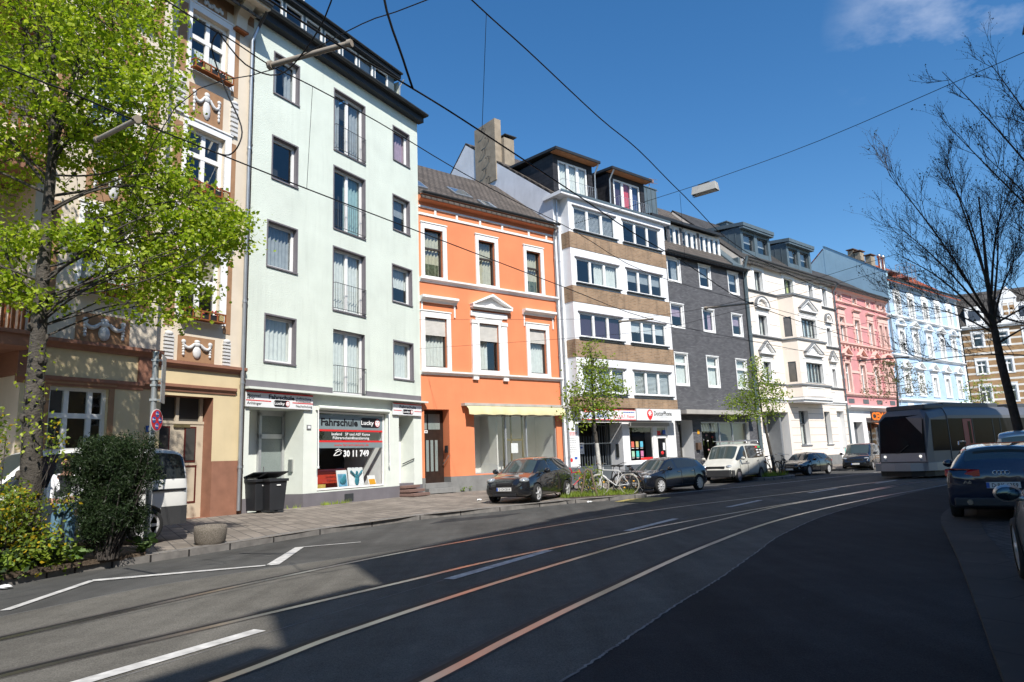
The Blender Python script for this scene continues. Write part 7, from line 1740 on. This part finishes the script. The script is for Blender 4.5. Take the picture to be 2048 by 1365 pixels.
m_fw=mat('frame_white',(.55,.55,.55),.4,.1); m_fr=mat('frame_red',(.4,.02,.03),.4,.1); m_fk=mat('frame_black',(.02,.02,.022),.4,.1); m_cream=mat('tyre_cream',(.3,.28,.24),.8,.15); m_fg=mat('frame_grey',(.3,.3,.31),.4,.1)
bg='bicycles leaning round the young trees'
bike('white framed bicycle with cream tyres at the lime washed tree',(3.35,24.25,.14),R(178),R(9),m_fw,m_cream,bg)
bike('grey bicycle with black handlebar leaning right beside the dark hatchback',(4.05,25.1,.12),R(118),R(-12),m_fg,m_rubber,bg,m_black)
bike('red bicycle partly hidden behind the green shrub',(2.05,24.9,.13),R(20),R(-20),m_fr,m_rubber,bg)
bike('black bicycle standing behind the white bicycle at the tree',(3.2,24.95,.14),R(160),R(8),m_fk,m_rubber,bg)
bike('black bicycle at the rear corner of the white van',(13.6,35.9,.15),R(60),R(8),m_fk,m_rubber,bg)
bike('bicycle with orange tyres leaning on the second young tree',(13.0,35.4,.15),R(35),R(-8),m_fk,mat('tyre_orange',(.3,.11,.03),.8,.15),bg)
# scooters at the cream house door
def scooter(label,s_,k):
    p=cream.w(s_,-.55,.2); t=thing('kick_scooter',label,'scooter',p,cream.r.rotation_euler.z+R(70+k*8),'rental scooters at the cream house')
    for x in (-.45,.45): q=MB(); q.lathe([(.02,-.025),(.11,-.025),(.11,.025),(.02,.025)],(x,0,.11),14,0,'y'); q.build('wheel',m_rubber,t)
    q=MB(); q.box(-.42,.35,-.08,.08,.12,.17); q.build('deck',m_black,t,.01); q=MB(); q.tube([(.45,0,.12),(.33,0,1.15)],.028,8); q.build('stem',mat('scooter_mint',(.1,.55,.48),.4,.1) if k==0 else bpy.data.materials['scooter_mint'],t); q=MB(); q.tube([(.33,-.25,1.15),(.33,.25,1.15)],.02,6); q.build('handlebar',m_black,t)
scooter('kick scooter with mint green stem by the cream house door, left of two',11.3,0); scooter('kick scooter with mint green stem by the cream house door, right of two',12.3,1)
# litter
for x,y,l in ((-7.05,9.75,'crumpled white tissue in the gutter below the planted bed'),(-1.3,23.5,'scrap of white paper lying on the pavement before the shops'),(2.3,22.6,'white scrap lying by the kerb near the bicycles')):
    q=MB(); q.ball((x,y,.03 if x<-2 or x>2 else .18),(.09,.06,.025),0,8,5)
    for i,v in enumerate(q.v): q.v[i]=(v[0]+random.uniform(-.015,.015),v[1]+random.uniform(-.015,.015),max(.013,v[2]+random.uniform(-.01,.02)))
    tag(q.build('litter',m_white),l,'litter')
# ------------------------------------------------------------------ hanging lamp
lamp_c=Vector((5.62,18.37,8.82))
t=thing('street_lamp','grey box street lamp hanging from the span wire above the road','street lamp',lamp_c,R(-40))
q=MB(); q.add([(-.36,-.14,-.13),(.36,-.14,-.13),(.36,.14,-.13),(-.36,.14,-.13),(-.34,-.1,.1),(.34,-.1,.1),(.34,.1,.1),(-.34,.1,.1)],[(0,1,5,4),(1,2,6,5),(2,3,7,6),(3,0,4,7),(4,5,6,7)]); q.build('housing',mat('lamp_housing',(.42,.42,.4),.5,.12,4),t)
q=MB(); q.box(-.33,.33,-.12,.12,-.14,-.125); q.build('diffuser',mat('lamp_glass_off',(.22,.21,.2),.2,.2,9),t); q=MB(); q.box(-.2,.15,-.02,.02,.1,.16); q.tube([(-.34,0,.05),(-.38,0,-.15),(-.33,.02,-.18)],.012,5); q.build('bracket',m_dark_metal,t)
# ------------------------------------------------------------------ overhead wires
m_wire=mat('wire_black',(.012,.012,.013),.6,.1); m_tube=mat('insulator_tube',(.3,.26,.21),.6,.15,5)
wg='overhead tram wires'
def wire(name,label,P,r,mt=None,sm=4):
    q=MB(); P=[tuple(p) for p in P]; C=catmull(P,sm) if len(P)>2 else [Vector(p) for p in P]; q.tube(C,r*.72,5,0,True,True); return tag(q.build(name,mt or m_wire),label,'wire',wg)
LC_=[(-6.2,2,5.0),(-5.2,3.7,5.0),(-4.31,5.36,5.0),(-4.01,5.83,5),(-3.7,6.41,5),(-3.24,7.16,5),(-2.55,8.28,5),(-1.48,9.93,5),(1.04,13.8,5),(3.76,17.88,5),(8.28,22.59,5),(15,29,5),(25,37.5,5)]
wire('contact_wire','lower contact wire over the left track, passing behind the tree crown',LC_,.012)
LM_=[(-5.4,2.2,6.3),(-3.37,6.21,6.2),(-3.01,6.86,6.2),(-2.74,7.42,6.2),(-2.38,7.91,6.2),(-1.73,8.92,6.2),(-.91,10.37,6.2),(.07,11.94,6.2),(1.4,13.88,6.2),(3.65,17.53,6.2),(7.76,21.69,6.2),(15,28.6,6.2),(25,37.2,6.2)]
wire('carrier_wire','upper carrier wire of the left track running across the mint house',LM_,.011)
RC_=[(-3.2,2.2,5.0),(-1.59,4.92,5),(-1.0,5.78,5),(-.55,6.44,5),(.07,7.42,5),(.99,8.89,5),(1.98,10.5,5),(3.35,12.51,5),(5.82,16.27,5),(10,21,5),(16.5,27.8,5),(26,35.5,5)]
wire('contact_wire','lower contact wire over the right track, crossing the white gable',RC_,.013)
RM_=[(-1.6,4.2,6.2),(-.28,6.39,6.2),(.32,7.33,6.2),(1.36,9.01,6.2),(2.11,10.11,6.2),(3.31,12.12,6.2),(5.62,15.8,6.2),(10,20.8,6.2),(16.5,27.5,6.2),(26,35.2,6.2)]
wire('carrier_wire','upper carrier wire of the right track, highest line against the blue sky',RM_,.012)
for a,b,l in (((-2.38,7.91,6.2),(-2.55,8.28,5),'thin dropper wire hanging in front of the mint house'),((-.14,6.62,6.2),(-.24,6.95,5),'thin dropper wire hanging against the sky above the white gable'),((3.2,12.0,6.2),(3.3,12.4,5.05),'thin dropper wire in front of the white building'),((-4.35,8.2,6.25),(-4.1,7.6,5.25),'thin dropper wire hanging in front of the ornate house')):
    wire('dropper_wire',l,[a,b],.0045)
wire('feeder_cable','thick black cable loop hanging between the wires in front of the ornate house',[(-3.07,6.75,6.2),(-3.2,6.9,6.1),(-3.1,7.05,5.7),(-2.95,7.15,5.3),(-2.95,7.1,5.05),(-3.1,7.2,4.98),(-3.24,7.16,5.0)],.012)
wire('feeder_cable','thick black cable swinging down from the top edge to the right contact wire',[(-.95,4.95,7.4),(-1.0,5.15,6.4),(-1.02,5.4,5.6),(-.9,5.75,5.15),(-.85,6.0,5.0)],.016)
wire('feeder_cable','thick black cable sagging across the top of the mint house',[(-3.07,6.75,6.2),(-2.9,7.1,6.02),(-2.6,7.3,6.0),(-2.2,7.0,6.1),(-1.8,6.6,6.4),(-1.5,6.1,7.0)],.012)
wire('span_wire','thin span wire rising from the ornate house to the top edge',[(-7.6,12.8,6.4),(-4.3,8.3,6.2),(-2.72,7.5,6.2),(-1.49,6.71,6.2),(-.74,6.36,6.2),(2.5,4.8,6.3)],.009)
wire('span_wire','thin span wire carrying the street lamp across the sky',[(2.1,20.6,8.7),(4.39,19.36,8.95),(5.41,18.59,9.0),(5.85,18.14,9.0),(7.89,16.07,9.05),(10.49,12.65,9.15),(13,9.5,9.2)],.011)
def orange_w(s_,z): return orange.w(s_,-.02,z)
wire('span_wire','thin span wire from the orange house to the white building',[orange_w(-.05,7.45),(2.6,19.5,5.4),(3.76,17.88,5.1),(5.7,16.6,5.15),(8.5,14.5,5.6)],.007)
wire('span_wire','lower thin span wire from the orange house wall over the brick bands',[orange_w(-.05,6.2),(3.4,21,5.2),(5.4,18.4,5.1),(8.8,15.5,5.5)],.007)
wire('span_wire','thin span wire between the white building and the tubes near the cream house',[(9.0,38.2,8.2),(9.6,30,6.4),(9.7,24.2,5.3),(13,20.5,5.6)],.008)
wire('span_wire','far thin span wire in front of the cream house',[(15.6,43.5,8.0),(15.4,33,6.0),(15.6,29.4,5.3),(19,25.5,5.8)],.008)
def tube_(label,a,b,r=.032):
    q=MB(); a=Vector(a);b=Vector(b); d=(b-a); q.tube([a,b],r,8); q.tube([a-d*.02,a+d*.03],r*1.7,7); q.tube([b-d*.03,b+d*.02],r*1.4,7); return tag(q.build('registration_arm',m_tube),label,'wire arm','insulated arms holding the tram wires')
tube_('pale insulated arm in front of the top of the mint house',(-2.74,7.42,6.2),(-1.71,7.08,6.22)); tube_('pale insulated arm among the leaves in front of the ornate house',(-3.7,6.41,5.02),(-4.46,6.99,5.12),.026)
tube_('thin insulated arm in front of the white building',(3.0,18.57,5.12),(3.76,17.88,5.02),.024); tube_('thin insulated arm in front of the grey brick house',(5.0,17.2,5.12),(5.9,16.35,5.02),.026); tube_('thin insulated arm near the pink house',(15.2,29.8,5.15),(16.4,28.2,5.03),.03)
for (s_,z) in ((-.05,7.45),(-.05,6.2)): pass
# ------------------------------------------------------------------ person beside the yew bush
m_skin=mat('skin',(.42,.24,.17),.6,.08,8); m_hair=mat('hair_dark',(.018,.013,.011),.8,.2,30); m_shirt=mat('shirt_white',(.72,.73,.76),.85,.08,6,.3,18,dist=.02); m_vest=mat('padded_vest',(.025,.027,.035),.7,.2,9,.6,14,dist=.03); m_jeans=mat('jeans_blue',(.11,.21,.30),.85,.2,8); m_shoe=mat('shoe_brown',(.09,.05,.035),.7,.2)
def skin(name,V,E,mt,par,sub=2,rad=None):
    me=bpy.data.meshes.new(name); me.from_pydata([v[:3] for v in V],E,[]); me.materials.append(mt)
    o=bpy.data.objects.new(name,me); COL.objects.link(o)
    o.modifiers.new('k','SKIN'); sd=o.modifiers.new('s','SUBSURF'); sd.levels=sub; sd.render_levels=sub
    for i,v in enumerate(V):
        sv=me.skin_vertices[0].data[i]; r=v[3]; sv.radius=(r if not hasattr(r,'__len__') else r[0], r if not hasattr(r,'__len__') else r[1]); sv.use_root=(i==0)
    dg=bpy.context.evaluated_depsgraph_get(); dg.update(); m2=bpy.data.meshes.new_from_object(o.evaluated_get(dg)); bpy.data.objects.remove(o)
    for p in m2.polygons: p.use_smooth=True
    m2.materials.clear(); m2.materials.append(mt); o2=bpy.data.objects.new(name,m2); COL.objects.link(o2)
    if par is not None: o2.parent=par
    return o2
t=thing('person','person in white shirt, dark padded vest and blue jeans looking down beside the yew bush','person',(-7.75,11.95,.17),R(18)); t.scale=(.91,)*3
# facing -y; body: one surface
V=[(0,0,.95,(.15,.11)),(0,.0,1.15,(.14,.1)),(0,.01,1.36,(.17,.11)),(0,.02,1.5,(.08,.075)),(0,-.02,1.58,(.055,.06)),(0,-.05,1.68,(.075,.095)),(0,-.055,1.77,(.065,.085)),
 (-.19,.02,1.44,.065),(-.25,-.0,1.2,.05),(-.2,-.16,1.02,.04),(-.12,-.27,1.0,.032),(.19,.02,1.44,.065),(.26,.02,1.2,.05),(.27,-.08,.97,.04),(.25,-.13,.86,.032),
 (-.095,0,.88,.1),(-.13,-.02,.5,.075),(-.15,.02,.1,.05),(-.16,-.12,.04,.045),(.095,0,.88,.1),(.12,-.06,.5,.075),(.12,.0,.1,.05),(.13,-.14,.04,.045)]
E=[(0,1),(1,2),(2,3),(3,4),(4,5),(5,6),(2,7),(7,8),(8,9),(9,10),(2,11),(11,12),(12,13),(13,14),(0,15),(15,16),(16,17),(17,18),(0,19),(19,20),(20,21),(21,22)]
skin('body',V,E,m_skin,t)
def grown(ids,edges,add,mt,nm):
    mp={k:i for i,k in enumerate(ids)}; VV=[]
    for k in ids:
        v=V[k]; r=v[3]; VV.append((*v[:3],tuple(a+add for a in r) if hasattr(r,'__len__') else r+add))
    return skin(nm,VV,[(mp[a],mp[b]) for a,b in edges],mt,t)
grown([2,1,0,7,8,9,11,12,13],[(0,1),(1,2),(2,7),(7,8),(8,9),(2,11),(11,12),(12,13)],.016,m_shirt,'shirt')
skin('vest',[(-.02,0,1.3,(.19,.135)),(-.02,0,1.05,(.17,.125)),(-.01,.01,1.44,(.12,.11))],[(0,1),(0,2)],m_vest,t)
grown([0,15,16,17,19,20,21],[(0,15),(15,16),(16,17),(0,19),(19,20),(20,21)],.017,m_jeans,'trousers')
for sx in (-.155,.125): q=MB(); q.ball((sx,-.07,.045),(.05,.14,.05),0,12,7); q.build('shoe',m_shoe,t)
q=MB(); q.ball((0,-.025,1.8),(.085,.105,.075),0,14,8); q.ball((0,.025,1.74),(.085,.075,.11),0,12,7); q.build('hair',m_hair,t)
q=MB()
for sx in (-.03,.03): q.ball((sx,-.139,1.712),(.009,.006,.005),0,8,5); q.box(sx-.02,sx+.02,-.143,-.136,1.73,1.738)
q.build('eyes',m_hair,t); q=MB(); q.ball((0,-.155,1.685),(.014,.022,.025),0,8,6)
for sx in (-.078,.078): qe=MB(); qe.ball((sx,-.045,1.69),(.014,.03,.035),0,8,6); qe.build('ear',m_skin,t)
q.build('nose',m_skin,t); q=MB(); q.box(-.024,.024,-.145,-.138,1.642,1.65); q.build('mouth',mat('lips',(.3,.11,.09),.6),t)
q=MB(); q.ball((0,-.1,1.635),(.058,.052,.04),0,10,6); q.build('beard',m_hair,t)
def hand(c,d,par):
    c=Vector(c); d=Vector(d).normalized(); s_=d.cross(Vector((0,-1,.2))).normalized(); n=s_.cross(d)
    V2=[(*c,.028),(*(c+d*.045),.03)]; E2=[(0,1)]
    for i,(o,l) in enumerate(((-.03,.075),(-.01,.085),(.01,.08),(.03,.062))):
        k=len(V2); V2+=[(*(c+d*.08+s_*o),.0095),(*(c+d*(.08+l*.5)+s_*o*1.1+n*.012),.009),(*(c+d*(.08+l*.85)+s_*o*1.1+n*.035),.007)]; E2+=[(1,k),(k,k+1),(k+1,k+2)]
    k=len(V2); V2+=[(*(c+d*.03-s_*.04+n*.01),.011),(*(c+d*.07-s_*.055+n*.025),.009)]; E2+=[(0,k),(k,k+1)]
    skin('hand',V2,E2,m_skin,par)
hand((-.12,-.27,1.0),(.5,-.85,0),t); hand((.25,-.13,.86),(-.1,-.3,-.95),t)

# ------------------------------------------------------------------ camera, sun and sky
F_=1368.; PITCH=R(9.75); ROLL=R(2.2)
cam=bpy.data.cameras.new('camera'); co=bpy.data.objects.new('camera',cam); COL.objects.link(co)
cam.sensor_width=36; cam.lens=36*F_/2048; cam.clip_end=2000; cam.clip_start=.05
fwd=Vector((0,math.cos(PITCH),math.sin(PITCH))); right0=Vector((1,0,0)); up0=right0.cross(fwd)
rgt=right0*math.cos(ROLL)-up0*math.sin(ROLL); upv=right0*math.sin(ROLL)+up0*math.cos(ROLL)
M4=Matrix((rgt,upv,-fwd)).transposed().to_4x4(); M4.translation=Vector((0,0,1.5)); co.matrix_world=M4
SC.camera=co
SUN_AZ=157; SUN_EL=47
sd=Vector((math.sin(R(SUN_AZ))*math.cos(R(SUN_EL)),math.cos(R(SUN_AZ))*math.cos(R(SUN_EL)),math.sin(R(SUN_EL))))
L=bpy.data.lights.new('sun','SUN'); L.energy=5.0; L.angle=R(.5); L.color=(1,.95,.87); lo=bpy.data.objects.new('sun',L); COL.objects.link(lo); lo.rotation_euler=sd.to_track_quat('Z','Y').to_euler()
W=bpy.data.worlds.new('World'); SC.world=W; W.use_nodes=True; nt=W.node_tree; nt.nodes.clear()
out=nt.nodes.new('ShaderNodeOutputWorld'); bgn=nt.nodes.new('ShaderNodeBackground'); sky=nt.nodes.new('ShaderNodeTexSky'); sky.sky_type='NISHITA'; sky.sun_disc=False
sky.sun_elevation=R(SUN_EL); sky.sun_rotation=R(SUN_AZ); sky.air_density=1.0; sky.dust_density=.4; sky.ozone_density=2.5
bgn.inputs[1].default_value=.088
# faint cirrus, fixed by direction in the sky
tc=nt.nodes.new('ShaderNodeTexCoord'); mp=nt.nodes.new('ShaderNodeMapping'); mp.inputs['Scale'].default_value=(3.2,5.5,7.5); mp.inputs['Rotation'].default_value=(0,.35,.3); mp.inputs['Location'].default_value=(.35,.1,.2)
nz=nt.nodes.new('ShaderNodeTexNoise'); nz.inputs['Scale'].default_value=1.3; nz.inputs['Detail'].default_value=6; nz.inputs['Roughness'].default_value=.6
rp=nt.nodes.new('ShaderNodeValToRGB'); rp.color_ramp.elements[0].position=.52; rp.color_ramp.elements[1].position=.78
def vm(dirv,p0,p1):
    d=nt.nodes.new('ShaderNodeVectorMath'); d.operation='DOT_PRODUCT'; v=Vector(dirv).normalized(); d.inputs[1].default_value=v
    nn=nt.nodes.new('ShaderNodeVectorMath'); nn.operation='NORMALIZE'; nt.links.new(tc.outputs['Generated'],nn.inputs[0]); nt.links.new(nn.outputs[0],d.inputs[0])
    r=nt.nodes.new('ShaderNodeMapRange'); r.inputs[1].default_value=p0; r.inputs[2].default_value=p1; nt.links.new(d.outputs['Value'],r.inputs[0]); return r.outputs[0]
m1=vm((.655,.91,.615),.991,.9995)
nt.links.new(tc.outputs['Generated'],mp.inputs[0]); nt.links.new(mp.outputs[0],nz.inputs['Vector']); nt.links.new(nz.outputs['Fac'],rp.inputs[0])
ml=nt.nodes.new('ShaderNodeMath'); ml.operation='MULTIPLY'; nt.links.new(rp.outputs[0],ml.inputs[0]); nt.links.new(m1,ml.inputs[1])
ml2=nt.nodes.new('ShaderNodeMath'); ml2.operation='MULTIPLY'; ml2.inputs[1].default_value=.6; nt.links.new(ml.outputs[0],ml2.inputs[0])
mx=nt.nodes.new('ShaderNodeMix'); mx.data_type='RGBA'; mx.inputs[7].default_value=(7,7.6,9,1); nt.links.new(ml2.outputs[0],mx.inputs[0]); hs=nt.nodes.new('ShaderNodeHueSaturation'); hs.inputs['Saturation'].default_value=1.3; hs.inputs['Value'].default_value=1.36; nt.links.new(sky.outputs[0],hs.inputs['Color']); nt.links.new(hs.outputs[0],mx.inputs[6]); nt.links.new(mx.outputs[2],bgn.inputs[0]); nt.links.new(bgn.outputs[0],out.inputs[0])
SC.view_settings.view_transform='Standard'; SC.view_settings.look='None'; SC.view_settings.exposure=.45; SC.view_settings.gamma=1
SC.cycles.max_bounces=8; SC.cycles.transparent_max_bounces=16; SC.cycles.diffuse_bounces=3; SC.cycles.glossy_bounces=3
